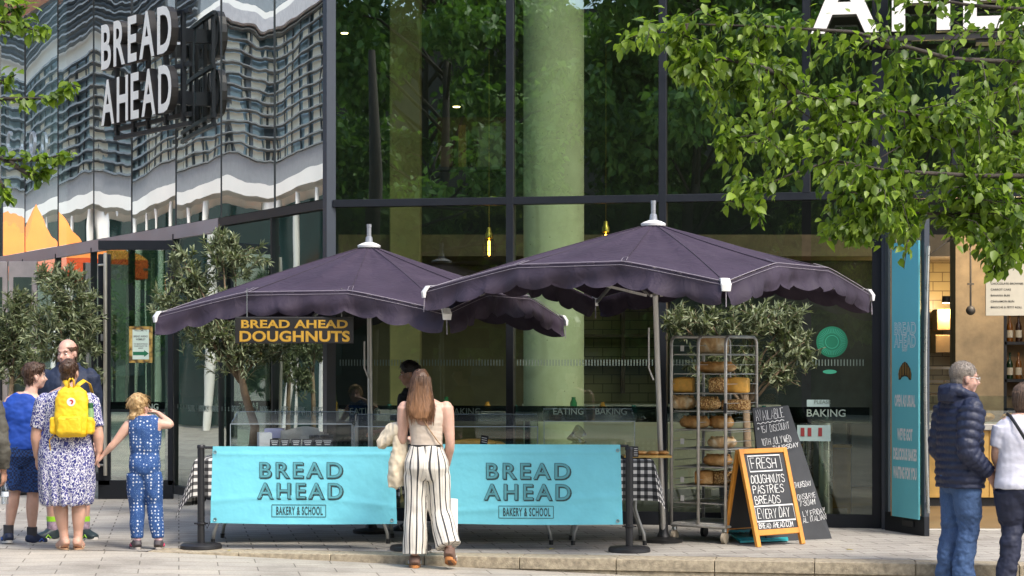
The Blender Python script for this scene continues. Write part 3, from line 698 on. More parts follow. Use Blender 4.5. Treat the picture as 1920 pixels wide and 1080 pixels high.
mb.add([cp_(x, y, .001) for x, y in pts], [tuple(range(len(pts)))]); mb.build('croissant_emblem', M_cro, vb)
for x0, y0, x1, y1 in ((-2.2,-8,-1.8,15),(2.2,-8,1.8,15),(-5.5,-9,-5,11.5),(5.5,-9,5,11.5),(-9,-13,-8.6,7),(9,-13,8.6,7),(-12,-15,-12,1),(12,-15,12,1)):
    mb = MB(); mb.beam(cp_(x0, y0, .003), cp_(x1, y1, .003), .006, .001, (0,1,0)); mb.build('croissant_line', M_cro2, vb)

# tall glass door at the left with its notice
g0, g1 = PG(185, 23.4), PG(325, 23.4); gw = (g1-g0).length
gd = thing('glass_door', 'tall dark framed glass door standing open with long steel pull bars', 'door', g0)
H_ = zat(451, 23.4)
for c_, d_ in (((gw/2,0,.11), (gw,.07,.22)), ((gw/2,0,H_-.055), (gw,.07,.11)), ((.07,0,H_/2), (.14,.07,H_-.32)), ((gw-.03,0,H_/2), (.06,.07,H_-.32))): MB().box(c_, d_, None, .004).build('door_frame', M_frame, gd)
MB().box((gw/2,0,H_/2+.05), (gw-.19,.014,H_-.33)).build('glass_panel', glass_mat('door glass', (.66,.80,.70), .30), gd)
M_pull = mat('satin pull bar', (.58,.54,.46), .35, .7, var=.05)
for x_, y_, z0, z1 in ((.10,-.11,.28,H_-.15), (gw*.70,.12,.28,H_-.20)):
    mb = MB(); mb.cyl((x_,y_,z0), (x_,y_,z1), .022); mb.cyl((x_-.09,y_*.3,z0+.12), (x_,y_,z0+.12), .014); mb.cyl((x_-.09,y_*.3,z1-.14), (x_,y_,z1-.14), .014); mb.build('pull_bar', M_pull, gd, 40)
MB().box((.055,-.04,zat(633, 23.4)), (.045,.012,.08), None, .004).build('door_switch', mat('grey switch', (.5,.5,.5), .4), gd)
mb = MB(); put_text(mb, text_geo('BAKING', .07, .9, offset=.01), V(gw*.62,-.012,zat(768, 23.4)), (1,0,0), (0,0,1)); mb.build('lettering', M_let2, gd)
MB().box((gw/2,-.0095,zat(763, 23.4)), (gw-.2,.003,.12)).build('frosted_band', M_band, gd)
pn = thing('door_notice', 'printed welcome notice with a green arrow and bread border taped to the glass door', 'notice', P(264, 646, 23.33))
pw, ph = 44*23.33/FPX, 68*23.33/FPX
m, t, b, o = nodes('bread photo border'); vo = N(t, 'ShaderNodeTexVoronoi', Scale=16.0); L(t, coord(t), vo.inputs['Vector'])
L(t, ramp(t, vo.outputs['Distance'], [(.1, (.62,.48,.16)), (.5, (.45,.28,.06)), (.75, (.10,.06,.02))]), b.inputs['Base Color'])
MB().box((0,0,0), (pw,.006,ph)).build('border', m, pn); MB().box((0,-.005,0), (pw*.70,.004,ph*.82)).build('sheet', mat('mint paper', (.62,.74,.64), .7, var=.03), pn)
mb = MB()
for s_, z_, h_ in (('WELCOME TO', .155, .020), ('BREAD AHEAD', .085, .022), ('WEMBLEY', .05, .022), ('FOR MAIN ENTRANCE', -.0, .014), ('PLEASE FOLLOW THE', -.025, .014), ('ARROW', -.05, .014)): put_text(mb, text_geo(s_, h_, .80, offset=.012), V(0,-.0085,z_), (1,0,0), (0,0,1))
mb.build('lettering', M_ink, pn)
mb = MB(); mb.add([V(x,-.0085,z) for x, z in ((-.09,-.125),(.04,-.125),(.04,-.145),(.095,-.105),(.04,-.065),(.04,-.085),(-.09,-.085))], [tuple(range(7))]); mb.build('arrow', mat('dark green print', (.01,.16,.07), .6, var=0), pn)
# things at the far left edge
sE = WL(-14); pE = CN+DL*sE+NL*.02; tag(MB().box(V(pE.x, pE.y, zat(265, pE.y)), (.62, .06, 3.0), math.atan2(DL.y, DL.x)).build('brick_pier', paving('white brick', (.66,.63,.58), (.60,.57,.53), (.45,.43,.40), .22, .075)), 'white brick pier at the far left edge above the dark window frame', 'brick pier')
lf = thing('side_window', 'dark framed window below the brick pier at the far left', 'window', V(pE.x, pE.y, zat(430, pE.y)), math.atan2(DL.y, DL.x)+math.pi)
MB().box((0,0,0), (.75,.10,.95), None, .01).build('window_frame', M_frame2, lf); MB().box((-.05,-.07,-.1), (.14,.02,.36)).build('pane', M_joint, lf)
ld = thing('side_doors', 'pale double doors with bar handles at the far left behind the olive tree', 'door', P(16, 735, 28.4)*1)
ld.location.z = 0; hz = zat(490, 28.4)
for dx in (-.21, .21):
    MB().box((dx,0,hz/2), (.40,.06,hz), None, .006).build('door_leaf', mat('beige door', (.44,.38,.35), .5), ld); MB().box((dx,-.035,hz*.55), (.26,.02,hz*.75)).build('glass_panel', M_gl_low, ld)
    MB().cyl((dx*.4,-.1,1.0), (dx*.4,-.1,2.3), .02).build('pull_bar', M_blk, ld)

# ================================================================ WHAT THE GLASS REFLECTS
# office block on the far side of the lane (seen in the mirrored wall)
OA, OB = V(-20.2, 28.5, 0), V(-27.5, 58, 0); OD = (OB-OA).normalized(); ON = V(OD.y, -OD.x, 0); OL = (OB-OA).length
if ON.x < 0: ON = -ON
ob = thing('office_building', 'white louvred office block mirrored in the left glass wall', 'building', OA)
M_ow = mat('office white band', (.70,.68,.64), .6, var=.06, vs=.5); M_oc = mat('office cream panel', (.86,.83,.74), .6, var=.12, vs=1); M_og = mat('office fin', (.16,.17,.17), .5, var=.1)
M_odg = mat('office dark fin', (.12,.14,.16), .5, var=.1)
m, t, b, o = nodes('office glass'); M_ogl = m
n1 = N(t, 'ShaderNodeTexNoise', Scale=.35, Detail=2.0); L(t, coord(t), n1.inputs[0]); L(t, ramp(t, n1.outputs[0], [(.35, (.06,.10,.12)), (.65, (.34,.48,.58))]), b.inputs['Base Color']); b.inputs['Roughness'].default_value = .12; b.inputs['Specular IOR Level'].default_value = 1.0  # sky reflection put into the glass colour as pale blue patches
M_ogr = mat('office ground glazing', (.014,.045,.042), .15, var=.4, vs=.4, spec=.6)
def ob_box(s0, s1, z0, z1, d, dep, m, name):
    mb = MB(); mb.beam(OD*s0+V(0,0,(z0+z1)/2)+ON*d, OD*s1+V(0,0,(z0+z1)/2)+ON*d, dep, z1-z0); return mb.build(name, m, ob)
ob_box(0, OL, 0, 10.2, -3.2, 6, M_ow, 'wall')
ob_box(0, OL, 0.05, 5.3, -.18, .1, M_ogr, 'ground_glazing')
ob_box(0, OL, 5.50, 5.82, .25, 1.1, M_ow, 'white_band'); ob_box(0, OL, 5.86, 6.42, .02, .3, mat('office grey band', (.20,.20,.21), .6), 'grey_band'); ob_box(12, OL, 10.15, 15.5, -3.2, 6, M_odg, 'upper_block')
ob_box(-.2, 14, 9.55, 9.85, .1, .7, mat('office pale grey', (.40,.40,.42), .6), 'cornice'); ob_box(0, OL, 6.45, 9.5, -.16, .06, M_ogl, 'upper_glazing')
rnd = random.Random(21)
mb = MB(); mb2 = MB(); mb3 = MB()
s = 0.0
while s < OL:
    w_ = rnd.uniform(.5, 1.3); far = s > 15
    for k in range(11):
        z0 = 6.47+k*.275
        if rnd.random() < (.25 if far else .80): mb.beam(OD*s+V(0,0,z0+.12)-ON*.09, OD*(s+w_)+V(0,0,z0+.12)-ON*.09, .05, .22)
    s += w_+rnd.uniform(.05, .5)
mb.build('cream_panel', M_oc, ob)
for k in range(12):
    z0 = 6.45+k*.275
    mb2.beam(OD*0+V(0,0,z0)+ON*.12, OD*15+V(0,0,z0)+ON*.12, .26, .03); mb3.beam(OD*15+V(0,0,z0)+ON*.12, OD*OL+V(0,0,z0)+ON*.12, .34, .05); mb3.beam(OD*12.2+V(0,0,z0+3.6)+ON*.12, OD*OL+V(0,0,z0+3.6)+ON*.12, .34, .05)
mv = MB()
for k in range(int(OL/1.15)): mv.beam(OD*(k*1.15)+V(0,0,6.45)-ON*.04, OD*(k*1.15)+V(0,0,9.5)-ON*.04, .07 if k % 3 else .16, .12, ON)
mv.build('window_mullion', M_odg, ob); mb2.build('louvre', M_og, ob); mb3.build('louvre', M_odg, ob)
mb = MB()
for k in range(13):
    s = 1.0+k*2.3; lean = .35*math.sin(k*1.7)
    mb.tube([OD*s+ON*.9, OD*(s+lean)+ON*.55+V(0,0,5.4)], .17, 12)
for k in range(0):
    s = 3.2+k*4.3; mb.tube([OD*s+ON*.45+V(0,0,6.1), OD*(s+.9*(-1)**k)+ON*.45+V(0,0,9.6)], .09, 8)
mb.build('column', M_ow, ob, 40)
# orange market canopies in the lane (seen in the mirrored wall)
M_or = mat('orange canvas', (.80,.24,.045), .7, var=.1, vs=1); M_or2 = mat('red orange valance', (.72,.09,.02), .7, var=.1)
def gazebo(c, w, h0, h1, lab, rz):
    tt = thing('market_canopy', lab, 'market canopy', c, rz, 'orange canopies in the lane')
    mb = MB(); hw = w/2; cs = [V(-hw,-hw,h0), V(hw,-hw,h0), V(hw,hw,h0), V(-hw,hw,h0)]
    for a, b_ in zip(cs, cs[1:]+cs[:1]):
        def fn(u, v, a=a, b_=b_): q = lerp(lerp(a, b_, u), V(0,0,h1), v); return V(q.x, q.y, q.z-.10*math.sin(math.pi*v)*(1-.0*u))
        mb.grid(fn, 8, 8)
    mb.build('canvas_roof', M_or, tt, 60)
    mb = MB()
    for a, b_ in zip(cs, cs[1:]+cs[:1]): mb.quad(a, b_, b_-V(0,0,.38), a-V(0,0,.38))
    mb.build('valance', M_or2, tt)
    for a in cs: MB().cyl((a.x*.97,a.y*.97,0), (a.x*.97,a.y*.97,h0), .035).build('pole', M_ow, tt)
    return tt
gazebo(V(-18.0, 41.0, 0), 3.8, 3.9, 5.2, 'larger orange market canopy mirrored in the left glass wall', R(20)); gazebo(V(-15.5, 29.3, 0), 2.6, 2.65, 3.4, 'smaller orange market canopy mirrored behind the glass door', R(30))
# unseen block added behind the plaza trees to keep sky from the reflection
bb = thing('sky_block', 'added dark block behind the trees, hiding bright sky from the shop glass', 'building', V(-8, -22, 0))
MB().box((0,-3,6.5), (60,6,13)).build('wall', mat('dark brick', (.045,.040,.032), .85, var=.3), bb)
for k in range(9):
    for z in (2.5, 6, 9.5): MB().box((-22+k*5.4,.03,z-.4), (2.2,.1,1.9)).build('window', M_ogr, bb)
# ================================================================ TREES
class Leaves:
    """many small folded leaves as one mesh, built with numpy"""
    def __init__(s, seed): s.r = np.random.default_rng(seed); s.P = []; s.D = []; s.N = []; s.S = []
    def add(s, p, d, n, size): s.P.append(p); s.D.append(d); s.N.append(n); s.S.append(size)
    def mesh(s, name, wid, fold=.25, droop=.25, toothed=False):
        p = np.array(s.P); d = np.array(s.D); nn = np.array(s.N); L_ = np.array(s.S)[:, None]
        d /= np.linalg.norm(d, axis=1)[:, None]+1e-9
        sd_ = np.cross(d, nn); sd_ /= np.linalg.norm(sd_, axis=1)[:, None]+1e-9; up = np.cross(sd_, d)
        k = len(p)
        prof = [(0, 0, 0), (.30, .46, 1), (.30, -.46, 1), (.62, .40, 1), (.62, -.40, 1), (1.0, 0, 0), (.30, 0, 0), (.65, 0, 0)]
        vs = np.zeros((k, 8, 3))
        for i, (t, w, f) in enumerate(prof):
            vs[:, i] = p+d*L_*t+sd_*L_*w*wid+up*L_*(abs(w)*wid*fold-droop*t*t)
        fs = [(0,6,1),(0,2,6),(1,6,7,3),(2,4,7,6),(3,7,5),(4,5,7)]
        V_ = vs.reshape(-1, 3); F = []
        for i in range(k): o = i*8; F += [tuple(o+j for j in f) for f in fs]
        me = bpy.data.meshes.new(name); me.from_pydata(V_.tolist(), [], F); return me
def rdir(r): v = r.normal(size=3); return v/np.linalg.norm(v)
M_bark = mat('tree bark', (.045,.036,.028), .9, var=.3, vs=12, bs=40, bst=.8, bd=.01)
M_obark = mat('olive bark', (.21,.15,.09), .9, var=.3, vs=18, bs=50, bst=.8, bd=.006)
M_leaf = leaf_mat('lime tree leaves', (.045,.095,.010), (.27,.38,.045), .42, .45, .4)
M_leafb = leaf_mat('plaza tree leaves', (.06,.14,.03), (.22,.38,.09), .5, .35)
M_olive = leaf_mat('olive leaves', (.075,.10,.045), (.34,.38,.22), .5, .22, .4)

TREE_LIM = None
def spray(lv, pts, n, spread, size, r, hang=.5, den_end=True):
    """leaves along a twig: pts polyline"""
    pts = [np.array(p) for p in pts]; seg = len(pts)-1
    for i in range(n):
        t = r.random(); t = t**.8; f = t*seg; k = min(int(f), seg-1); a, b = pts[k], pts[k+1]; q = a+(b-a)*(f-k)
        tw = (b-a)/(np.linalg.norm(b-a)+1e-9)
        off = rdir(r)*spread*r.random()**.6*(1.0-.55*t)
        if TREE_LIM and TREE_LIM(q+off, r): continue
        d = tw*.5+rdir(r)*.8+np.array([0, 0, -hang]); nrm = np.array([0, 0, 1.0])+rdir(r)*.75
        lv.add(q+off, d, nrm, size*r.uniform(.5, 1.3))

# ---- big tree on the right: trunk out of the picture, limbs reaching in
bt = thing('broadleaf_tree', 'big leafy tree whose sunlit boughs hang in from the upper right over the shop', 'tree', (5.3, 12.6, road_z(5.3)))
BO = Vector(bt.location)
def tp(px, py, Y): return P(px, py, Y)-BO
limbs = MB(); lv = Leaves(5); rg = lv.r
def TREE_LIM(q, r):      # the crown's ragged lower edge, and the gap in front of the entrance sign
    w = BO+Vector(q); px, py = 960+w.x*FPX/w.y, 680-(w.z-CZ)*FPX/w.y+16
    lim = np.interp(px, [1140,1285,1300,1340,1355,1450,1460,1530,1536,1640,1690,1740,1760,1800,1860,1895,1940], [130,165,170,310,425,440,345,340,455,470,500,455,440,470,520,535,510])
    if py > lim+r.uniform(-25, 12): return True
    if 1515 < px < 1640 and py < 78 and r.random() < .8: return True
    return 1640 < px < 1890 and 20 < py < 120 and r.random() < .55
limbs.loft([V(0,0,-.1), V(.02,0,.4), V(-.05,.05,1.6), V(-.15,.05,2.8), V(-.2,.1,4.6), V(-.1,.1,6.5)], [.24,.17,.15,.14,.10,.05], n=14)
# main limbs as pixel polylines with their distances, each with side sprays
limb_px = [
 ([(2150,160,12.6),(1960,120,12.4),(1780,110,12.2),(1600,60,12.0),(1440,50,11.9),(1290,45,11.8),(1175,72,11.7)], 360, .19),
 ([(2200,300,12.6),(1980,260,12.2),(1800,235,12.0),(1640,200,11.8),(1500,180,11.7),(1400,235,11.6),(1352,268,11.5)], 340, .18),
 ([(2200,380,12.6),(2000,330,12.0),(1830,330,11.7),(1660,320,11.6),(1560,300,11.5),(1475,330,11.5),(1368,375,11.4)], 270, .15),
 ([(2250,480,12.6),(2000,400,12.2),(1850,400,11.9),(1720,400,11.8),(1620,430,11.7),(1545,440,11.6)], 430, .20),
 ([(2250,520,12.7),(2050,440,12.3),(1930,440,12.0),(1870,470,11.8),(1850,520,11.7)], 330, .20),
 ([(2100,30,12.6),(1950,20,12.6),(1820,10,12.6),(1700,-10,12.6),(1560,-40,12.5)], 210, .17),
 ([(1500,180,11.7),(1440,130,11.7),(1360,110,11.7),(1300,120,11.7),(1262,150,11.7)], 150, .11),
 ([(1640,200,11.8),(1560,240,11.7),(1500,270,11.6),(1445,280,11.5)], 130, .12),
 ([(1290,45,11.8),(1270,95,11.8),(1300,150,11.8)], 70, .10),
 ([(1440,50,11.9),(1420,110,11.9),(1395,170,11.8)], 100, .12),
 ([(1850,400,11.9),(1780,450,11.7),(1740,480,11.6)], 150, .12),
 ([(1660,320,11.6),(1640,380,11.5),(1600,450,11.5)], 170, .14),
 ([(1960,120,12.4),(1880,170,12.2),(1780,200,12.0),(1700,270,11.9)], 240, .18),
 ([(1980,260,12.2),(1900,300,12.0),(1850,340,11.8),(1800,370,11.7)], 280, .19),
 ([(1720,400,11.8),(1700,460,11.6),(1695,505,11.5)], 22, .06),
 ([(1368,375,11.4),(1420,395,11.4),(1425,425,11.4)], 26, .06),
 ([(1960,120,12.4),(1900,60,12.4),(1820,60,12.4),(1760,20,12.4)], 90, .13),
]
for pts, n, sp in limb_px:
    q = [tp(*p) for p in pts]; k = len(q)
    limbs.tube(q, [lerp(.022, .003, (i/(k-1))**.8)*(1 if len(pts) > 4 else .4) for i in range(k)], 7)
    spray(lv, q[1:] if len(q) > 4 else q, int(n*1.5), sp*1.3, .070, rg)
    # side twigs
    for j in range(max(3, n//16)):
        f = rg.random()*(k-1); i = min(int(f), k-2); a = lerp(q[i], q[i+1], f-i)
        dd_ = Vector(rdir(rg)); dd_.z = dd_.z*.5-.25; dd_.y *= .8; ln = rg.uniform(.25, .6)*(sp/.16)
        b = a+dd_*ln*.6+V(0,0,.03); c = a+dd_*ln+V(0,0,-.10)
        if (BO+c).x*FPX/(BO+c).y+960 < 1340 and pts[0][0] > 2000 and i < 4: continue
        if TREE_LIM(c, rg): continue
        limbs.tube([a, b, c], [.005, .003, .002], 5)
        spray(lv, [a, b, c], int(n*1.55/max(3, n//16))+8, .10, .070, rg)
limbs.build('trunk', M_bark, bt, True)
me = lv.mesh('crown', .62, .3, .22); me.materials.append(M_leaf); obj('crown', me, bt, True)
TREE_LIM = None
# ---- tree at the left edge: trunk out of the picture
lt = thing('broadleaf_tree', 'leafy boughs of a tree reaching in at the upper left edge', 'tree', (-5.0, 13.2, 0))
BO = Vector(lt.location); limbs = MB(); lv = Leaves(9); rg = lv.r
limbs.loft([V(0,0,-.1), V(0,0,.3), V(.05,0,2), V(.1,0,4.2), V(.05,0,6)], [.2,.14,.12,.1,.05], n=12)
for pts, n, sp in [
 ([(-250,150,13.2),(-100,90,13),(0,30,12.8),(45,12,12.7)], 120, .16), ([(-250,60,13.2),(-60,60,12.8),(10,40,12.7),(85,62,12.6)], 110, .12),
 ([(-250,260,13.2),(-80,200,12.8),(10,185,12.6),(85,185,12.5),(140,160,12.4)], 95, .08), ([(-250,300,13.2),(-60,270,12.8),(10,300,12.6),(75,300,12.5),(125,288,12.4)], 120, .10),
 ([(-80,200,12.8),(0,155,12.7),(30,140,12.6)], 22, .06), ([(-60,270,12.8),(0,340,12.6),(18,368,12.5)], 30, .07), ([(10,300,12.6),(60,330,12.5),(85,320,12.5)], 34, .06)]:
    q = [tp(*p) for p in pts]; k = len(q)
    limbs.tube(q, [lerp(.022, .003, i/(k-1)) for i in range(k)], 6); spray(lv, q[1:], n, sp*1.1, .075, rg)
limbs.build('trunk', M_bark, lt, True)
me = lv.mesh('crown', .66, .3, .2); me.materials.append(M_leaf); obj('crown', me, lt, True)

# ---- olive trees
def olive(name, lab, base, trunk_pts, blobs, n_twigs, leaf, seed, pot=None):
    tt = thing(name, lab, 'olive tree', base, 0, 'potted olive trees'); B = Vector(base); lv = Leaves(seed); rg = lv.r; tr = MB()
    q = [Vector(p)-B for p in trunk_pts]; k = len(q); tr.loft(q, [lerp(.055, .03, i/(k-1)) for i in range(k)], n=10, xdir=(1,.2,.1)); top = q[-1]
    for (c, r_, w) in blobs:
        c = Vector(c)-B
        tr.tube([top-V(0,0,.15), lerp(top, c, .5)+V(*(rdir(rg)*.05)), c], [.018, .011, .005], 6)
        for i in range(int(n_twigs*w)):
            d = Vector(rdir(rg)); rad = rg.random()**.45
            p1 = c+V(d.x*r_[0], d.y*r_[1], d.z*r_[2])*rad; out = (d*.7+V(0,0,.35)+V(*(rdir(rg)*.5))).normalized(); ln = rg.uniform(.14, .30)
            p0 = p1-out*ln
            tr.tube([p0, p1], [.003, .0015], 4)
            for j in range(26):
                t = rg.random(); pp = np.array(p0+(p1-p0)*t); dv = np.array(out)*.8+rdir(rg)*.75
                lv.add(pp, dv, np.array([0,0,1.0])+rdir(rg)*.8, leaf*rg.uniform(.7, 1.25))
    tr.build('trunk', M_obark, tt, True)
    me = lv.mesh('crown', .23, .2, .12); me.materials.append(M_olive); obj('crown', me, tt, False)
    if pot:
        MB().lathe([(.20,0),(.24,.02),(.27,.42),(.29,.44),(.29,.47),(.25,.47),(.24,.43),(.01,.43)], n=28).build('pot', mat('charcoal planter', (.05,.052,.055), .6), tt, 40)
    return tt
def PB(px, py, Y, rx, ry): k = Y/FPX; return (P(px, py, Y), (rx*k, min(rx, ry)*k*.8, ry*k))
def obl(lst, Y): return [(PB(px, py, Y, rx, ry)[0], PB(px, py, Y, rx, ry)[1], w) for px, py, rx, ry, w in lst]
b0 = PG(470, 20.5)
olive('olive_tree', 'olive tree with a leaning trunk rising behind the left parasol and counter', b0, [b0+V(0,0,.42), P(478,800,20.5), P(458,735,20.5), P(450,690,20.5)],
 obl([(440,655,85,55,1.1),(380,620,70,60,.8),(500,640,55,45,.6),(360,520,60,45,.8),(440,480,70,45,.9),(310,560,40,40,.35),(400,580,80,50,.8),(465,570,60,60,.5),(340,480,30,30,.2),(415,450,40,25,.3)], 20.5), 58, .078, 31, True)
b0 = PG(120, 23.0)
olive('olive_tree', 'bushy olive tree close behind the family, nearer the tall glass door', b0, [b0+V(0,0,.42), P(120,800,23), P(122,700,23)],
 obl([(130,570,60,60,1),(150,640,50,60,.8),(90,620,55,60,.8),(110,520,55,35,.6),(165,590,30,60,.4),(160,700,30,50,.4)], 23), 72, .085, 32, True)
b0 = PG(20, 24.2)
olive('olive_tree', 'olive tree at the far left edge in front of the pale doors', b0, [b0+V(0,0,.42), P(20,800,24.2), P(22,700,24.2)],
 obl([(30,600,60,50,.9),(10,660,50,60,.8),(60,680,45,50,.6),(40,560,40,30,.35),(0,620,40,50,.4)], 24.2), 72, .085, 33, True)
b0 = PG(1400, 19.2)
olive('olive_tree', 'dark olive tree standing behind the bread rack under the big parasol', b0, [b0+V(0,0,.42), P(1402,850,19.2), P(1398,740,19.2)],
 obl([(1330,600,75,50,1),(1420,600,70,55,1),(1480,640,50,50,.8),(1400,670,70,50,.9),(1480,590,40,40,.5),(1270,600,40,40,.4),(1460,690,45,30,.5),(1510,660,22,25,.25),(1330,680,60,50,.6)], 19.2), 44, .075, 34, True)

# ---- plaza trees behind the camera, seen only as reflections in the shop glass
def plaza_tree(x, y, h, r_, seed, lab):
    tt = thing('plaza_tree', lab, 'tree', (x, y, 0), 0, 'plaza trees mirrored in the shop windows'); lv = Leaves(seed); rg = lv.r; tr = MB()
    tr.loft([V(0,0,-.2), V(0,0,.5), V(.1,0,2.2), V(.0,.1,4.5), V(.1,.1,h*.8)], [.30,.2,.17,.13,.05], n=12)
    for i in range(34):
        a = rg.random()*6.283; z = rg.uniform(2.2, h-.5); rr = r_*math.sqrt(max(.1, 1-((z-h*.52)/(h*.52))**2))*rg.uniform(.35, .95)
        c = V(rr*math.cos(a), rr*math.sin(a), z); tr.tube([V(0,0,max(1.8, z-1.4)), lerp(V(0,0,z-.6), c, .6), c], [.05,.03,.01], 5)
        s_ = rg.uniform(.7, 1.25)
        for j in range(560):
            d = rdir(rg); pp = np.array(c)+d*s_*rg.random()**.4*np.array([1,1,.75]); lv.add(pp, rdir(rg)+np.array([0,0,-.5]), np.array([0,0,1.0])+rdir(rg)*.8, rg.uniform(.16, .30))
    tr.build('trunk', M_bark, tt, True); me = lv.mesh('crown', .62, .3, .2); me.materials.append(M_leafb); obj('crown', me, tt, False)
for i, (x, y, h, r_) in enumerate(((-5.2,-2.6,11,3.2), (-10.2,-1.2,12.5,3.6), (-15.4,1.8,12,3.6), (-1.0,-5.6,12.5,3.2), (-7.5,-7,13.5,3.6), (3.6,-7.5,10.0,2.8), (-13,-6,13,3.6), (-4.5,-8.5,13,3.4))):
    plaza_tree(x, y, h, r_, 50+i, 'plaza tree behind the viewer, mirrored as dark foliage in the shop windows')
plaza_tree(-16.5, 24.5, 9, 2.0, 70, 'slim green lane tree mirrored at the right end of the left glass wall')

# ================================================================ PARASOLS
m, t, b, o = nodes('purple canvas'); M_canvas = m
co = coord(t); n1 = N(t, 'ShaderNodeTexNoise', Scale=1.6, Detail=6.0, Roughness=.6); L(t, co, n1.inputs[0])
L(t, ramp(t, n1.outputs[0], [(.3, (.030,.020,.036)), (.5, (.042,.029,.049)), (.72, (.056,.040,.063))]), b.inputs['Base Color']); b.inputs['Roughness'].default_value = .78; b.inputs['Specular IOR Level'].default_value = .3
n2 = N(t, 'ShaderNodeTexNoise', Scale=7.0, Detail=3.0, Distortion=1.2); L(t, co, n2.inputs[0]); n3 = N(t, 'ShaderNodeTexNoise', Scale=700.0); L(t, co, n3.inputs[0])
L(t, bump(t, n2.outputs[0], .8, .02, bump(t, n3.outputs[0], .12, .001)), b.inputs['Normal'])
m, t, b, o = nodes('shaded valance and seam'); M_val = m
co = coord(t); n1 = N(t, 'ShaderNodeTexNoise', Scale=2.0, Detail=6.0); L(t, co, n1.inputs[0])
L(t, ramp(t, n1.outputs[0], [(.3, (.022,.014,.026)), (.7, (.038,.025,.044))]), b.inputs['Base Color']); b.inputs['Roughness'].default_value = .75  # canopy cloth made darker: shade on the upright valance put into its colour
n2 = N(t, 'ShaderNodeTexNoise', Scale=5.0, Detail=3.0, Distortion=1.5); L(t, coord(t, 'Object', (1,1,.7)), n2.inputs[0]); L(t, bump(t, n2.outputs[0], .55, .03), b.inputs['Normal'])
M_pipe = mat('white piping', (.30,.27,.30), .6, var=0); M_cap = mat('white plastic cap', (.78,.77,.74), .4, var=.05); M_pole = mat('grey aluminium pole', (.50,.49,.46), .38, .6, var=.06)
def parasol(lab, c, half, phi, z_cor, z_mid, z_top, val, seed, pole_off):
    tt = thing('market_parasol', lab, 'parasol', c, 0, 'purple market parasols'); rnd = random.Random(seed)
    cs = [V(half*math.cos(phi+k*math.pi/2), half*math.sin(phi+k*math.pi/2), 0) for k in range(4)]   # corners
    def eave(a, b_, u):
        s = abs(2*u-1); dz = max(0, (s-.36)/.64); q = lerp(a, b_, u); return V(q.x, q.y, z_mid-(z_mid-z_cor)*dz**1.08)
    top = V(0,0,z_top)
    ss = [(lambda x: x)(i/40) for i in range(41)]
    mb = MB(); vb_ = MB(); pp = MB(); 
    for k in range(4):
        a, b_ = cs[k], cs[(k+1) % 4]; out = ((a+b_)/2).normalized(); ph = rnd.random()*6
        def fn(u, v):
            e = eave(a, b_, u); q = lerp(e, top, v)
            sag = -.045*math.sin(math.pi*v)*(math.sin(math.pi*min(1, abs(2*u-1)*1.0))*.8+.35)
            q.z += sag+.06*math.sin(math.pi*v)*.6+.006*math.sin(u*38+ph)*(1-v)*v*3
            return q
        mb.grid(fn, 40, 20)
        nsc = 9
        def drop(u):
            f = (u*nsc) % 1.0; return val*(.80+.20*math.sin(math.pi*f)**.7)
        def fv(u, v):
            e = eave(a, b_, u); wr = .022*math.sin(u*31+ph)+.014*math.sin(u*67+ph*2)+.018*math.sin(u*13+2*v+ph)
            return e+V(0,0,-v*drop(u)-.004)+out*(.012+v*(wr+.035+.02*math.sin(9*u+ph+5*v)))
        vb_.grid(fv, 144, 10)
        def fl_(u): 
            e = eave(a, b_, u); return e+out*.016
        pp.tube([fl_(i/40)+V(0,0,.008) for i in range(41)], .0028, 5); pp.tube([fl_(i/40)+V(0,0,-.022)+out*.006 for i in range(41)], .0018, 5)
        for u in (.32, .68):                              # stitched pockets at the rib ends
            e = eave(a, b_, u); w_ = lerp(e, top, .07); tdir = (b_-a).normalized()*.022
            pp.tube([e+V(0,0,.012)-tdir, w_+V(0,0,.016)-tdir, w_+V(0,0,.016)+tdir, e+V(0,0,.012)+tdir], .0018, 4)
    mb.build('canopy', M_canvas, tt, 50); vb_.build('valance', M_val, tt, True); pp.build('piping', M_pipe, tt)
    sm = MB()
    for k in range(4):
        a, b_ = cs[k], cs[(k+1) % 4]
        for u in (0.0, .32, .68):
            e = eave(a, b_, u); pts = []
            for j in range(15):
                v = j/14*.97; q = lerp(e, top, v); sag = -.045*math.sin(math.pi*v)*(math.sin(math.pi*min(1, abs(2*u-1)))*.8+.35); q.z += sag+.036*math.sin(math.pi*v)+.004; pts.append(q)
            sm.tube(pts, .0045, 5)
    sm.build('seam', M_val, tt)
    for k in range(4):
        q = cs[k]; d = q.normalized(); tn = V(-d.y, d.x, 0); z = z_cor
        cp = MB(); cp.loft([q+V(0,0,z+.035)-d*.06, q+V(0,0,z+.03)+d*.0, q+V(0,0,z-.02)+d*.035, q+V(0,0,z-.07)+d*.035], [.022,.038,.042,.036], [.014,.020,.020,.012], xdir=tn, n=12, axis=(0,0,-1), power=4)
        cp.build('corner_cap', M_cap, tt, 40)
        MB().tube([q*.99+d*.05+V(0,0,z-.07), q*.99+d*.055+V(0,0,z-val*.95)], .004, 5).build('corner_seam', M_pipe, tt)
        MB().beam(V(d.x*.06,d.y*.06,z_top-.12), q*.985+V(0,0,z-.03), .022, .03).build('rib', M_pole, tt)
        MB().beam(V(d.x*.06,d.y*.06,z_top-.62), q*.55+V(0,0,lerp(z_top, z_cor, .55)-.07), .018, .022).build('strut', M_pole, tt)
        e = eave(cs[k], cs[(k+1) % 4], .32); e2 = eave(cs[k], cs[(k+1) % 4], .68)
        for ee in (e, e2): MB().beam(V(0,0,z_top-.13), ee*1+V(0,0,-.035), .016, .02).build('rib', M_pole, tt)
    MB().lathe([(.105,z_top-.020),(.11,z_top+.0),(.075,z_top+.018),(.040,z_top+.030)], n=28).build('top_cap', M_cap, tt, 40)
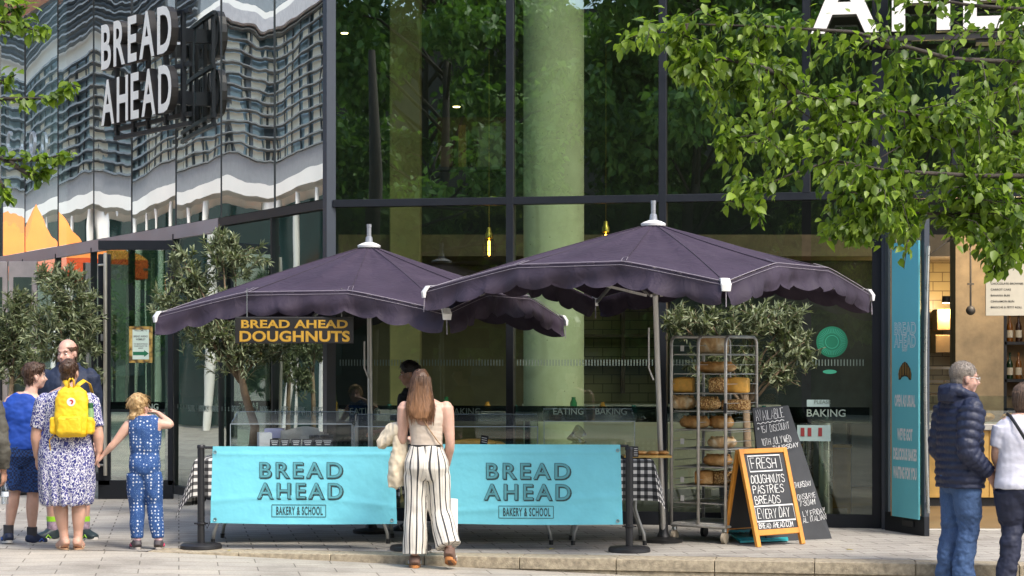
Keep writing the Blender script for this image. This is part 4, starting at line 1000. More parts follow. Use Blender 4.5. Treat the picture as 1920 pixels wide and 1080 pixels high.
    MB().lathe([(.036,z_top+.030),(.030,z_top+.08),(.021,z_top+.085),(.021,z_top+.17),(.023,z_top+.17),(.023,z_top+.20)], n=20).build('finial', mat('clear grey finial', (.30,.31,.33), .3, .3), tt, 40)
    mb = MB(); mb.tube([V(0,0,z_top-.02), V(pole_off[0]*.4,pole_off[1]*.4,1.6), V(pole_off[0],pole_off[1],.04)], .024, 16); mb.build('pole', M_pole, tt, 40)
    mb = MB(); mb.tube([V(-.04,-.03,z_top-.9), V(-.04,-.03,1.55), V(.0,-.02,1.45)], .008, 6); mb.build('crank_bar', M_pole, tt)
    MB().lathe([(.17,0),(.175,.03),(.06,.05),(.04,.10),(.04,.3)], (pole_off[0],pole_off[1],0), 28).build('base_plate', M_blk, tt, 40)
    return tt
YB = 17.2; cb = PG(1225, YB)
parasol('bigger purple parasol with scalloped valance over the bread rack', cb, 1.973, R(12), 2.217, 2.397, 2.80, .20, 3, (.13,.55))
YS = 18.7; cl = PG(692, YS)
parasol('smaller purple parasol on the left above the doughnut sign', cl, 1.993, R(23), 2.032, 2.217, 2.70, .205, 8, (.02,.0))

# hanging doughnut sign
ds = thing('hanging_sign', 'black hanging sign with yellow inline lettering under the left parasol', 'sign', P(552, 619, 17.3))
k = 17.3/FPX; hw, hh = 111*k, 25*k
MB().box((0,0,0), (hw*2,.016,hh*2), None, .006).build('board', mat('black sign board', (.012,.011,.010), .45, var=.1), ds)
M_yel = mat('yellow sign paint', (.62,.35,.035), .5, var=.05)
M_bdark = MATS['black sign board']
for word, z, h, w_ in (('BREAD AHEAD', .17*hh, 14.5*k, .90), ('DOUGHNUTS', -.84*hh, 19*k, .93)):
    kx = fit(word, h, hw*2*w_, .03, 1.05)
    for off, m_, lift, dx in ((.030, M_yel, .0095, .0), (-.004, M_bdark, .0112, -.0), (-.020, M_yel, .0128, -.0)):
        mb = MB(); put_text(mb, text_geo(word, h, kx, off, 1.05), V(dx, -.0, z), (1,0,0), (0,0,1), lift=lift); mb.build('lettering', m_, ds)
mb = MB()
for x in (-hw*.8, hw*.8): mb.tube([V(x,0,hh), V(x,0,hh+.25)], .004, 5)
mb.build('hanging_wire', M_steel, ds)

# ================================================================ BARRIER BANNERS, TABLES
M_post = mat('black barrier post', (.016,.016,.018), .42, var=.1)
for i, (px, Y, lab) in enumerate(((377, 17.15, 'black barrier post at the left end of the turquoise banners'), (770, 17.0, 'black barrier post between the banners behind the woman in striped trousers'), (1180, 16.85, 'black barrier post at the right end of the banners'))):
    tt = thing('barrier_post', lab, 'barrier post', PG(px, Y), 0, 'barrier posts'); MB().lathe([(.175,0),(.18,.006),(.178,.03),(.165,.042),(.03,.05)], n=40).build('base', M_post, tt, 40)
    MB().lathe([(.031,.045),(.031,.86),(.036,.862),(.036,.885),(.03,.893)], n=24).build('pole', M_post, tt, 40)
    mb = MB(); mb.lathe([(.036,.205),(.042,.21),(.042,.22),(.036,.225)], n=20); mb.tube([V(-.06,0,.215), V(.06,0,.215)], .006, 6); mb.build('hook_ring', M_post, tt, 40)
M_ban = mat('turquoise banner cloth', (.175,.60,.71), .62, var=.09, vs=1.6, bs=2.6, bst=.8, bd=.035)
M_bink = mat('banner ink', (.028,.060,.066), .6, var=0); M_bfill = mat('banner letter fill', (.115,.40,.46), .6, var=.05)
def banner(lab, pl_, pr_, ztop, zbot, seed):
    a, b_ = Vector(pl_), Vector(pr_); ux = (b_-a); w = ux.length; ux.normalize(); n = V(ux.y, -ux.x, 0); rnd = random.Random(seed); h = ztop-zbot
    tt = thing('barrier_banner', lab, 'banner', V(a.x, a.y, 0), math.atan2(ux.y, ux.x), 'turquoise barrier banners')
    f = [rnd.uniform(0, 6) for _ in range(4)]
    def rip(x, z):
        zz_ = (z-zbot)/h
        return .006*math.sin(x*3.1+f[0]+zz_*1.5)*(1-zz_)+.004*math.sin(x*6+zz_*5+f[1])*(1-zz_)+.005*math.exp(-((zz_-.25-.1*math.sin(x*2+f[2]))/.04)**2)+.004*math.exp(-((zz_-.9)/.02)**2)
    def fn(u, v):
        x = w*u; z = zbot+h*v; xx = w/2+(x-w/2)*(1.0+.028*(1-v)+(.012*math.sin(v*3.14) if 0 else 0)); return V(xx, -rip(x, z)-.02, z-.008*(1-v)*math.sin(u*3.14))
    mb = MB(); mb.grid(fn, 80, 50); mb.build('cloth', M_ban, tt, True)
    MB().tube([V(-.07,0,ztop-.012), V(w+.07,0,ztop-.012)], .012, 10).build('top_rod', M_post, tt)
    mb = MB()
    for x in (-.02, w+.02): mb.tube([V(x, -.01, zbot+.02), V(x-.035*(1 if x < 1 else -1), 0, zbot-.05), V(x-.05*(1 if x < 1 else -1), .0, .215)], .0035, 5)
    mb.build('elastic_tie', M_post, tt)
    for x, z in ((.02, zbot+.03), (w-.02, zbot+.03), (.02, ztop-.05), (w-.02, ztop-.05)): MB().tube([V(x+.012*math.cos(a*.785), -.026-rip(x, z), z+.012*math.sin(a*.785)) for a in range(9)], .0035, 6).build('eyelet', M_steel, tt)
    tx = .485*w; kk = 17/FPX; zc = lambda py: CZ+(680-py)*17/FPX
    def lay(geo, x, z, lift, m_):
        mb = MB(); vs = [V(x+g[0], -.02-rip(x+g[0], z+g[1])-lift, z+g[1]) for g in geo[0]]; mb.add(vs, geo[1]); mb.build('lettering', m_, tt)
    for word, py, wpx in (('BREAD', 896, 157), ('AHEAD', 935, 162)):
        hL = 29*kk; kx = fit(word, hL, wpx*kk, .02, 1.28)
        lay(text_geo(word, hL, kx, .030, 1.28), tx+.0075, zc(py)-.0075, .0025, M_bink)
        lay(text_geo(word, hL, kx, .026, 1.28), tx, zc(py), .0040, M_bink)
        lay(text_geo(word, hL, kx, .004, 1.28), tx, zc(py), .0055, M_bfill)
        lay(text_geo(word, hL, kx, -.018, 1.28), tx, zc(py), .0070, mat('banner letter inline', (.03,.10,.115), .6, var=0))
        lay(text_geo(word, hL, kx, -.027, 1.28), tx, zc(py), .0085, M_bfill)
    lay(text_geo('BAKERY & SCHOOL', 15*kk, fit('BAKERY & SCHOOL', 15*kk, 88*kk, .02, 1.15), .022, 1.15), tx-.01, zc(965.5), .003, M_bink)
    mb = MB()
    x0, x1, z0, z1 = tx-.01-52*kk, tx-.01+50*kk, zc(969.5), zc(947)
    for p0, p1 in (((x0,z0),(x1,z0)), ((x1,z0),(x1,z1)), ((x1,z1),(x0,z1)), ((x0,z1),(x0,z0))):
        for i in range(12):
            q0 = (lerp(p0[0],p1[0],i/12), lerp(p0[1],p1[1],i/12)); q1 = (lerp(p0[0],p1[0],(i+1)/12), lerp(p0[1],p1[1],(i+1)/12))
            mb.beam(V(q0[0], -.0235-rip(*q0), q0[1]), V(q1[0], -.0235-rip(*q1), q1[1]), .0045, .001, (0,1,0))
    mb.build('label_box', M_bink, tt); return tt
ztb = zat(836, 17.0); zbb = zat(980, 17.0)
banner('turquoise bakery banner on the left, partly behind the woman in striped trousers', P(400, 838, 17.1)*1, P(740, 838, 17.0), zat(837, 17.05), zat(981, 17.05), 2)
banner('turquoise bakery banner on the right, between the woman and the bread rack', P(828, 834, 16.95), P(1163, 834, 16.85), zat(833, 16.9), zat(982, 16.9), 5)

m, t, b, o = nodes('gingham cloth'); M_ging = m
co = coord(t, 'UV'); sx_ = N(t, 'ShaderNodeSeparateXYZ'); L(t, co, sx_.inputs[0])
def stripe(sock): return math_(t, 'GREATER_THAN', math_(t, 'FRACT', math_(t, 'MULTIPLY', sock, 1/.062)), .5)
g_ = math_(t, 'ADD', stripe(sx_.outputs[0]), stripe(sx_.outputs[1])); g_ = math_(t, 'MULTIPLY', g_, .5)
L(t, ramp(t, g_, [(0, (.70,.68,.64)), (.4, (.10,.10,.10)), (.9, (.012,.012,.013))], 'CONSTANT'), b.inputs['Base Color']); b.inputs['Roughness'].default_value = .85
M_tleg = mat('grey folding leg', (.34,.34,.32), .4, .5); M_ttop = mat('pale plastic table top', (.45,.45,.43), .5)
def folding_table(lab, x0, x1, y0, y1, h=.75):
    tt = thing('folding_table', lab, 'table', V((x0+x1)/2, (y0+y1)/2, 0), 0, 'folding tables behind the banners'); w, d = x1-x0, y1-y0
    MB().box((0,0,h-.02), (w,d,.04), None, .01).build('table_top', M_ttop, tt)
    for sx in (-1, 1):
        for sy in (-1, 1):
            x = sx*(w/2-.16); y = sy*(d/2-.06)
            MB().tube([V(x,y,h-.04), V(x,y,.32), V(x+sx*.03,y,.22), V(x+sx*.075,y,.10), V(x+sx*.085,y,.0)], .0155, 10).build('leg', M_tleg, tt, True)
            MB().cyl((x+sx*.085,y,0), (x+sx*.085,y,.04), .019).build('foot_cap', M_blk, tt)
        MB().tube([V(sx*(w/2-.16),-d/2+.06,.34), V(sx*(w/2-.16),d/2-.06,.34)], .011, 6).build('cross_bar', M_tleg, tt)
    return tt
folding_table('folding table under the gingham cloth behind the left banner', -2.72, -1.02, 17.55, 18.25)
folding_table('folding table under the gingham cloth behind the right banner', -.98, .42, 17.45, 18.15)
folding_table('short folding table at the right end beside the bread rack', .46, 1.24, 17.40, 18.05)
def cloth(lab, x0, x1, y0, y1, drops, seed, h=.755):
    """table cloth: flat top with hanging sides; drops = (front, right, back, left)"""
    mb = MB(); uv = []; rnd = random.Random(seed); ph = rnd.random()*6
    df, drr, db_, dl_ = drops
    def pt(X, Y_):    # X,Y_: position on the flat cloth
        ox = max(0, X-x1)+min(0, X-x0); oy = max(0, Y_-y1)+min(0, Y_-y0)
        x = min(max(X, x0), x1); y = min(max(Y_, y0), y1); hgt = math.hypot(ox, oy)
        z = h; px_, py_ = x, y
        if hgt > 0:
            z = h-hgt*.985; fl_ = .05*hgt*(1+.7*math.sin(7*(X-x0)+ph)*math.sin(5*(Y_-y0)))
            px_ += math.copysign(fl_+.008, ox) if ox else 0; py_ += math.copysign(fl_+.008, oy) if oy else 0
            if ox and oy: px_ += ox*.25; py_ += oy*.25
            k_ = hgt/.4
            if oy and not ox: py_ += .018*k_*math.sin(X*15+ph)
            if ox and not oy: px_ += .022*k_*math.sin(Y_*17+ph)
        return V(px_, py_, z)
    X0, X1, Y0, Y1 = x0-dl_, x1+drr, y0-df, y1+db_; nx = int((X1-X0)/.025); ny = int((Y1-Y0)/.025)
    mb.grid(lambda u, v: pt(lerp(X0, X1, u), lerp(Y0, Y1, v)), nx, ny)
    o = mb.build('tablecloth', M_ging, None, True, False); me = o.data; ul = me.uv_layers.new(name='UVMap')
    w = nx+1; r2 = R(0)
    for lp in me.loops:
        i = lp.vertex_index; ul.data[lp.index].uv = (lerp(X0, X1, (i % w)/nx), lerp(Y0, Y1, (i//w)/ny))
    return tag(o, lab, 'tablecloth', 'gingham tablecloths')
cloth('black and white gingham cloth hanging at the left end behind the barrier post', -2.78, -1.0, 17.50, 18.3, (.34,.02,.25,.42), 3)
cloth('black and white gingham cloth in the middle, mostly hidden by the right banner', -.96, .42, 17.42, 18.2, (.32,.0,.25,.0), 4, .757)
cloth('black and white gingham cloth hanging at the right end beside the bread rack', .44, 1.22, 17.30, 18.1, (.36,.26,.25,.0), 6, .759)

# acrylic counter screens and what stands on the tables
M_acr = glass_mat('clear acrylic', (.95,.97,.98), .0); M_acr2 = glass_mat('clear acrylic top', (.88,.92,.94), -.03); M_sheet = glass_mat('acrylic sheet with painted sheen', (.9,.93,.95), -.9, pale_sheen=.16); M_edge = mat('acrylic edge', (.30,.35,.37), .2, var=0, spec=.8)  # top sheet's light reflection painted as a pale diffuse sheen
def screen(lab, px0, px1, Y, zlo, zhi, dep):
    a, b_ = P(px0, 800, Y), P(px1, 800, Y); x0, x1 = a.x, b_.x; tt = thing('counter_screen', lab, 'counter screen', V((x0+x1)/2, Y, zlo), 0, 'acrylic screens on the tables'); w = x1-x0; h = zhi-zlo
    MB().box((0,0,h/2), (w,.006,h)).build('front_panel', M_acr, tt)
    MB().box((0,dep/2,h+.05), (w,dep,.006), Matrix.Rotation(R(14), 3, 'X')).build('top_panel', M_sheet, tt)
    for sx in (-1, 1): MB().prism([V(sx*w/2,0,0), V(sx*w/2,dep,0), V(sx*w/2,dep,h+.09), V(sx*w/2,0,h)], V(.006,0,0)).build('side_panel', M_acr, tt)
    mb = MB(); mb.box((0,-.001,h), (w,.009,.007)); mb.box((0,dep,h+.1), (w,.007,.006))
    for sx in (-1, 1): mb.box((sx*w/2,0,h/2), (.006,.008,h))
    mb.build('edge', M_edge, tt); return tt
screen('acrylic counter screen over the price tickets behind the left banner', 432, 660, 17.6, .762, zat(795, 17.6), .42)
screen('acrylic counter screen over the long loaf behind the right banner', 842, 1008, 17.55, .762, zat(800, 17.55), .42)
screen('acrylic counter screen at the right end of the tables', 1020, 1190, 17.5, .762, zat(790, 17.5), .42)
screen('acrylic counter screen just left of the server', 664, 760, 17.6, .762, zat(800, 17.6), .42)
M_card = mat('white card', (.66,.65,.62), .7, var=.08); M_tick = mat('black price ticket', (.02,.019,.022), .5, var=.1)
def at_box(name, lab, px, py, w, h, Y, d, m_, rz=0, cat=None, group=None):
    k = Y/FPX; return tag(MB().box(P(px, py, Y), (w*k, d, h*k), rz, .004).build(name, m_), lab, cat or name.split('_')[-1], group)
at_box('cake_box', 'white carton at the left end of the counter beside the tickets', 496, 824, 24, 26, 17.85, .25, M_card, .2, 'box')
def paper(lab, px, py, w, h, Y, seed):
    rnd = random.Random(seed); k = Y/FPX; f = [rnd.uniform(0,6) for _ in range(4)]; mb = MB()
    for lay_ in range(3):
        mb.grid(lambda u, v: P(px+w*(u-.5)+lay_*9, py+h*.5-h*v*(1-.13*lay_)+4*math.sin(u*5+f[0]+lay_), Y+.05*lay_-.06*v+.02*math.sin(u*9+f[1])), 10, 6)
    tag(mb.build('wrapping_paper', mat('crumpled paper', (.62,.60,.55), .8, var=.1, bs=14, bst=.9, bd=.02), None, True), lab, 'paper')
paper('stack of crumpled pale wrapping paper behind the price tickets', 562, 816, 72, 26, 17.95, 3)
at_box('plastic_tub', 'pale lilac plastic tub behind the wrapping paper', 515, 812, 34, 18, 18.05, .2, mat('lilac plastic', (.42,.42,.60), .4), 0, 'tub')
at_box('foil_bag', 'dark foil bag behind the right hand price tickets', 602, 824, 44, 18, 17.9, .15, mat('dark foil', (.07,.07,.075), .25, .4, bs=18, bst=1, bd=.02), .1, 'bag')
for i, (px, w) in enumerate(((515, 18), (534, 17), (555, 18), (577, 20), (598, 17), (614, 20))):
    tt = thing('price_ticket', ('first black price ticket from the left end of the counter', 'second black price ticket from the left end of the counter', 'third black price ticket, left of centre on the counter', 'fourth black price ticket, under the pale wrapping paper', 'fifth black price ticket, half covered by foil', 'last black price ticket, nearest the server')[i], 'price ticket', P(px, 830, 17.65), 0, 'black price tickets')
    k = 17.65/FPX; MB().box((0,0,0), (w*k,.006,14*k), Matrix.Rotation(R(-12), 3, 'X')).build('card', M_tick, tt)
    mb = MB()
    for q in range(3): mb.box((0,-.006,(3.2-3.4*q)*k), (w*k*(.75-.12*q),.002,1.1*k), Matrix.Rotation(R(-12), 3, 'X'))
    mb.build('print', M_card, tt)
tt = thing('price_ticket', 'small tilted black ticket leaning on the long loaf', 'price ticket', P(908, 825, 17.55), 0, 'black price tickets'); k = 17.55/FPX
MB().box((0,0,0), (14*k,.006,17*k), Matrix.Rotation(R(10), 3, 'Y')).build('card', M_tick, tt)
mb = MB(); [mb.box((0,-.005,(4-4*q)*k), (10*k,.002,1*k), Matrix.Rotation(R(10), 3, 'Y')) for q in range(3)]; mb.build('print', M_card, tt)
# breads
m, t, b, o = nodes('bread crust'); M_bread = m
co = coord(t); n1 = N(t, 'ShaderNodeTexNoise', Scale=9.0, Detail=6.0, Roughness=.65); L(t, co, n1.inputs[0]); oi = t.nodes.new('ShaderNodeObjectInfo')
c = ramp(t, n1.outputs[0], [(.25, (.30,.12,.035)), (.5, (.62,.33,.10)), (.7, (.85,.60,.30))])
c = mixc(t, 1.0, c, ramp(t, oi.outputs['Random'], [(0, (.75,.7,.65)), (1, (1.1,1.05,1.0))]), 'MULTIPLY'); L(t, c, b.inputs['Base Color']); b.inputs['Roughness'].default_value = .65
L(t, bump(t, n1.outputs[0], .8, .02), b.inputs['Normal'])
m, t, b, o = nodes('seeded crust'); M_seed = m
vo = N(t, 'ShaderNodeTexVoronoi', Scale=75.0); L(t, coord(t), vo.inputs['Vector']); L(t, ramp(t, vo.outputs['Distance'], [(.15, (.88,.66,.34)), (.45, (.58,.33,.10)), (.7, (.26,.12,.04))]), b.inputs['Base Color']); b.inputs['Roughness'].default_value = .7
L(t, bump(t, vo.outputs['Distance'], 1, .006), b.inputs['Normal'])
m, t, b, o = nodes('floured crust'); M_flour = m
n1 = N(t, 'ShaderNodeTexNoise', Scale=7.0, Detail=6.0, Distortion=1.0); L(t, coord(t), n1.inputs[0]); L(t, ramp(t, n1.outputs[0], [(.3, (.48,.24,.09)), (.48, (.78,.54,.27)), (.62, (.88,.78,.58))]), b.inputs['Base Color']); b.inputs['Roughness'].default_value = .8; L(t, bump(t, n1.outputs[0], .9, .02), b.inputs['Normal'])
M_gold = mat('golden tin crust', (.80,.43,.08), .5, var=.25, vs=12, bs=30, bst=.4)
def loaf(lab, c, L_, W_, H_, rz, m_, kind='bloomer', group=None, name='loaf', cat='loaf'):
    mb = MB(); n = 17; cs, rx, ry = [], [], []
    if kind == 'tin':
        vs = []
        mb.loft([V(-L_/2,0,H_/2), V(-L_/2+.008,0,H_/2), V(0,0,H_/2+.004), V(L_/2-.008,0,H_/2), V(L_/2,0,H_/2)], [W_/2*.9, W_/2, W_/2, W_/2, W_/2*.9], [H_/2*.9, H_/2, H_/2*1.06, H_/2, H_/2*.9], xdir=(0,1,0), axis=(1,0,0), n=24, power=5)
    else:
        for i in range(n):
            t_ = -1+2*i/(n-1); r_ = math.sqrt(max(.0, 1-abs(t_)**(2.6 if kind == 'bloomer' else 2.0)))+.02
            if kind == 'bloomer': r_ *= 1+.06*math.sin(i*1.9)
            cs.append(V(t_*L_/2, .0, H_/2*(.95+.05*r_))); rx.append(W_/2*r_); ry.append(H_/2*r_)
        mb.loft(cs, rx, ry, xdir=(0,1,0), axis=(1,0,0), n=20, power=2.3)
        if kind == 'bloomer':
            for i in (-2,-1,0,1,2): mb.ell((i*L_*.16, 0, H_*.93), (L_*.055, W_*.34, H_*.10), 10, 6, Matrix.Rotation(R(28), 3, 'Z'))
    o = mb.build(name, m_, None, True); o.location = c; o.rotation_euler = (0,0,rz); return tag(o, lab, cat, group)
loaf('long flat golden loaf lying behind the right banner', P(888, 833, 17.75)+V(0,0,-.02), .42, .12, .07, .12, M_gold, 'round', name='long_loaf'); loaf('shorter golden loaf end beside the small tilted ticket', P(925, 832, 17.85)+V(0,0,-.03), .22, .10, .055, -.1, M_gold, 'round', name='long_loaf')
bg_ = MB(); bg_.grid(lambda u, v: P(1068+26*u+6*math.sin(v*9), 832-36*v*(.5+.5*math.sin(u*3.1)), 17.7+.06*math.sin(u*7+v*5)), 12, 12)
tag(bg_.build('cellophane_bag', glass_mat('cellophane', (.55,.52,.48), .22, .15, .02, (30,30,30)), None, True), 'crumpled dark cellophane bag on the right half of the counter', 'bag')
ty = thing('bread_tray', 'wooden tray of flat topped breads at the right end of the gingham table', 'tray', P(1213, 855, 17.55)); MB().box((0,0,0), (.42,.3,.02), None, .004).build('board', M_wood, ty)
for i in range(4): loaf(('leftmost', 'second', 'third', 'rightmost')[i]+' flat topped bread on the tray at the right end of the table', P(1213, 855, 17.55)+V(-.14+.095*i, -.02+.03*(i % 2), .012), .11, .10, .035, .3*i, M_bread, 'round', 'flat breads on the tray', 'flat_bread', 'bread')
tk = thing('price_ticket', 'black printed ticket hanging at the right banner edge by the post', 'price ticket', P(1192, 847, 17.0), 0, 'black price tickets'); k = 17/FPX
MB().box((0,0,0), (10*k,.005,20*k)).build('card', M_tick, tk); mb = MB(); [mb.box((0,-.004,(6-4*q)*k), (7*k,.002,1*k)) for q in range(4)]; mb.build('print', M_card, tk)

# ================================================================ BREAD RACK
E1 = V(.556, .83, 0).normalized(); E2 = V(.83, -.556, 0).normalized()
rl = PG(1259, 17.85); rk = thing('bread_rack', 'tall steel baker\'s trolley on wheels holding loaves under the big parasol', 'bread rack', rl, math.atan2(E2.y, E2.x))
RW, RD, RH = .545, .60, 1.83     # local x along the front, y into the depth
M_rack = mat('worn steel tube', (.56,.54,.50), .36, .5, var=.2, vs=10)
for x in (0, RW/2, RW):
    r_ = .012
    pts = [V(x,0,.14), V(x,0,RH-.06), V(x,.018,RH-.018), V(x,.06,RH), V(x,RD-.06,RH), V(x,RD-.018,RH-.018), V(x,RD,RH-.06), V(x,RD,.14)]
    mb = MB(); mb.tube(pts, .0145, 10); mb.build('upright_frame', M_rack, rk, True)
for y in (0, RD):
    MB().tube([V(0,y,.15), V(RW,y,.15)], .016, 10).build('base_rail', M_rack, rk)
MB().tube([V(0,.06,RH), V(RW,.06,RH)], .012, 8).build('top_rail', M_rack, rk); MB().tube([V(0,RD-.06,RH), V(RW,RD-.06,RH)], .012, 8).build('top_rail', M_rack, rk)
for x in (0, RW): MB().tube([V(x,0,.15), V(x,RD,.15)], .014, 8).build('base_rail', M_rack, rk)
def rz_px(py): return zat(py, 17.7)
shelf_py = [663, 700, 737, 770, 805, 841, 875, 910, 943]
zs = [rz_px(p) for p in shelf_py]
rails = [rz_px(648+i*18.0) for i in range(18)]
for z in rails:
    for x in (.0, RW/2, RW): MB().box((x,RD/2,z), (.020,RD-.03,.0045)).build('tray_rail', M_rack, rk)
M_tray = mat('baking tray', (.55,.53,.48), .42, .4, var=.25)
for z in zs: MB().box((RW/2,RD/2,z-.006), (RW-.03,RD-.03,.008), None, .002).build('tray', M_tray, rk)
MB().box((RW/2,RD/2,.168), (RW-.02,RD-.02,.012), None, .003).build('base_tray', mat('pale liner', (.6,.58,.52), .6, var=.2), rk)
for x in (.02, RW-.02):
    for y in (.02, RD-.02):
        MB().lathe([(.02,.14),(.024,.105),(.012,.10)], (x,y,0), 12).build('caster_fork', M_steel, rk)
        MB().loft([V(x-.016,y,.05), V(x+.016,y,.05)], [.05,.05], n=20, xdir=(0,1,0)).build('wheel', mat('cream wheel', (.42,.36,.27), .6) if y < .3 else M_blk, rk, 40)
for i, py in enumerate((653, 828, 900, 935)):
    MB().box((RW*.22,-.018,rz_px(py)), (.035,.004,.05)).build('shelf_ticket', M_card, rk)
MB().box((RW+.005,-.02,rz_px(765)), (.03,.005,.09)).build('shelf_ticket', M_tick, rk)
def rp(px, py, f):     # a point on a tray: f depth fraction into the rack
    o0 = rl+E1*(RD*f); a = ray_line(px, o0, E2); return o0+E2*a+V(0,0,0), a
def rloaf(lab, px, py, w, h, f, m_, kind, shelf, dz=0, wy=.13):
    p, a = rp(px, py, f); kk = p.y/FPX; z = zs[shelf]+.001
    loaf(lab, V(p.x, p.y, z), w*kk*1.15, wy*1.1, h*kk*1.08, math.atan2(E2.y, E2.x)*.5, m_, kind, 'loaves on the steel rack')
rloaf('bagged pale loaf alone on the top shelf of the rack', 1339, 650, 44, 29, .35, M_flour, 'tin', 0); rloaf('long slim brown loaf on the second shelf of the rack', 1342, 691, 70, 20, .4, M_bread, 'bloomer', 1)
rloaf('small golden square tin loaf on the third shelf of the rack', 1283, 721, 32, 26, .22, M_gold, 'tin', 2); rloaf('seed crusted square loaf at the middle of the third shelf of the rack', 1346, 721, 26, 26, .25, M_seed, 'tin', 2); rloaf('smooth orange tin loaf at the right of the third shelf of the rack', 1380, 721, 42, 26, .45, M_gold, 'tin', 2)
rloaf('pale floury round loaf at the left of the fourth shelf of the rack', 1281, 757, 44, 26, .2, M_flour, 'bloomer', 3); rloaf('seeded loaf in the centre of the fourth shelf of the rack', 1328, 758, 42, 24, .2, M_seed, 'bloomer', 3); rloaf('seeded brown loaf at the right of the fourth shelf of the rack', 1380, 758, 44, 18, .5, M_seed, 'tin', 3)
rloaf('domed brown loaf at the left of the fifth shelf of the rack', 1303, 794, 52, 22, .25, M_bread, 'bloomer', 4); rloaf('darker brown loaf at the right of the fifth shelf of the rack', 1352, 793, 44, 22, .45, M_bread, 'bloomer', 4)
rloaf('single split loaf on the sixth shelf of the rack', 1354, 831, 50, 20, .3, M_flour, 'bloomer', 5); rloaf('long scored loaf on the seventh shelf of the rack', 1346, 865, 50, 21, .28, M_bread, 'bloomer', 6)
rloaf('square dark tin loaf at the left of the eighth shelf of the rack', 1322, 896, 30, 24, .22, M_bread, 'tin', 7); rloaf('bagged dark loaf at the right of the eighth shelf of the rack', 1360, 896, 34, 24, .35, M_seed, 'tin', 7)

# ================================================================ CHALKBOARDS
M_slate = mat('chalkboard slate', (.040,.042,.045), .75, var=.25, vs=5); M_chalk = mat('white chalk', (.72,.72,.70), .9, var=.15, vs=40)
M_orw = mat('orange stained wood', (.66,.27,.035), .45, var=.16, vs=7, bs=40, bst=.15)
ab = thing('chalkboard_sign', 'orange wood framed A-board chalkboard reading fresh doughnuts', 'chalkboard')
fb0 = PG(1418, 17.25); fb1 = PG(1509, 17.55); ex = (fb1-fb0); wbot = ex.length; ex.normalize(); nf = V(ex.y, -ex.x, 0)
t0 = P(1380, 842, 17.45); t1 = P(1476, 840, 17.75)
tc_ = (t0+t1)/2; fc = (fb0+fb1)/2; ux = ex; half = (wbot/2)
top_c = V(tc_.x, tc_.y, zat(841, 17.6)); uy = (top_c-fc); hgt = uy.length; uy.normalize(); ux = (ux-uy*ux.dot(uy)).normalized(); fn_ = ux.cross(uy)
FR = Matrix((ux, -fn_*1, uy)).transposed()   # local x,y(depth away),z
def abox(x, z, w, h, d, m_, name, off=0.0, rot=0): 
    m3 = FR @ Matrix.Rotation(rot, 3, 'Y'); return MB().box(fc+ux*x+uy*z+fn_*off, (w, d, h), m3, .004).build(name, m_, ab)
tw_ = .54; 
ang_l = math.atan2(.015, hgt)
for sx in (-1, 1): abox(sx*(half-.025), hgt/2, .045, hgt, .035, M_orw, 'stile')
abox(0, hgt-.022, half*2-.095, .044, .033, M_orw, 'rail'); abox(0, .125, half*2-.095, .05, .033, M_orw, 'rail')
abox(0, (hgt+.10)/2, half*2-.09, hgt-.18, .010, M_slate, 'board')
bk0 = PG(1352, 17.6)-fb0; back_c = fc+V(bk0.x, bk0.y, 0)
for sx in (-1, 1):
    mb = MB(); mb.beam(back_c+ux*sx*(half-.03), top_c+ux*sx*(half-.03)-fn_*.03, .042, .03, fn_, .004); mb.build('rear_leg', M_orw, ab)
mb = MB(); mb.beam(back_c+V(0,0,.12)-ux*(half-.05)+(top_c-back_c)*.03, back_c+V(0,0,.12)+ux*(half-.05)+(top_c-back_c)*.03, .03, .045); mb.build('rear_rail', M_orw, ab)
mb = MB(); vv = (top_c-back_c); mb.prism([back_c+vv*.16-ux*(half-.05), back_c+vv*.16+ux*(half-.05), back_c+vv*.97+ux*(half-.05)-fn_*.03, back_c+vv*.97-ux*(half-.05)-fn_*.03], fn_*.008); mb.build('rear_board', mat('black back board', (.02,.02,.022), .6), ab)
mb = MB(); o0 = fc-ux*half; lf_ = .0085; W_ = half*2
def al(s_, x, z, h, wtot, seed, th=.0062):
    n_ = sum(.75 if c == ' ' else (.45 if c in 'I1.:' else 1)*1.32 for c in s_); chalk(mb, s_, o0+ux*x+uy*z, ux, uy, h, wtot/n_, .34, lf_, th, seed)
al('FRESH', .115, hgt*.795, .090, .29, 1); frame_rect(mb, .085, hgt*.765, W_-.10, hgt*.925, .008, o0, ux, uy, lf_+.002)
al('DOUGHNUTS', .078, hgt*.645, .072, .385, 2); al('PASTRIES', .08, hgt*.54, .072, .35, 3); al('BREADS', .08, hgt*.435, .072, .29, 4)
al('EVERY DAY', .080, hgt*.285, .085, .365, 5); frame_rect(mb, .058, hgt*.255, W_-.058, hgt*.41, .009, o0, ux, uy, lf_+.002)
al('BREAD AHEAD.COM', .068, hgt*.185, .048, .385, 6, .0052); mb.build('chalk_lettering', M_chalk, ab)
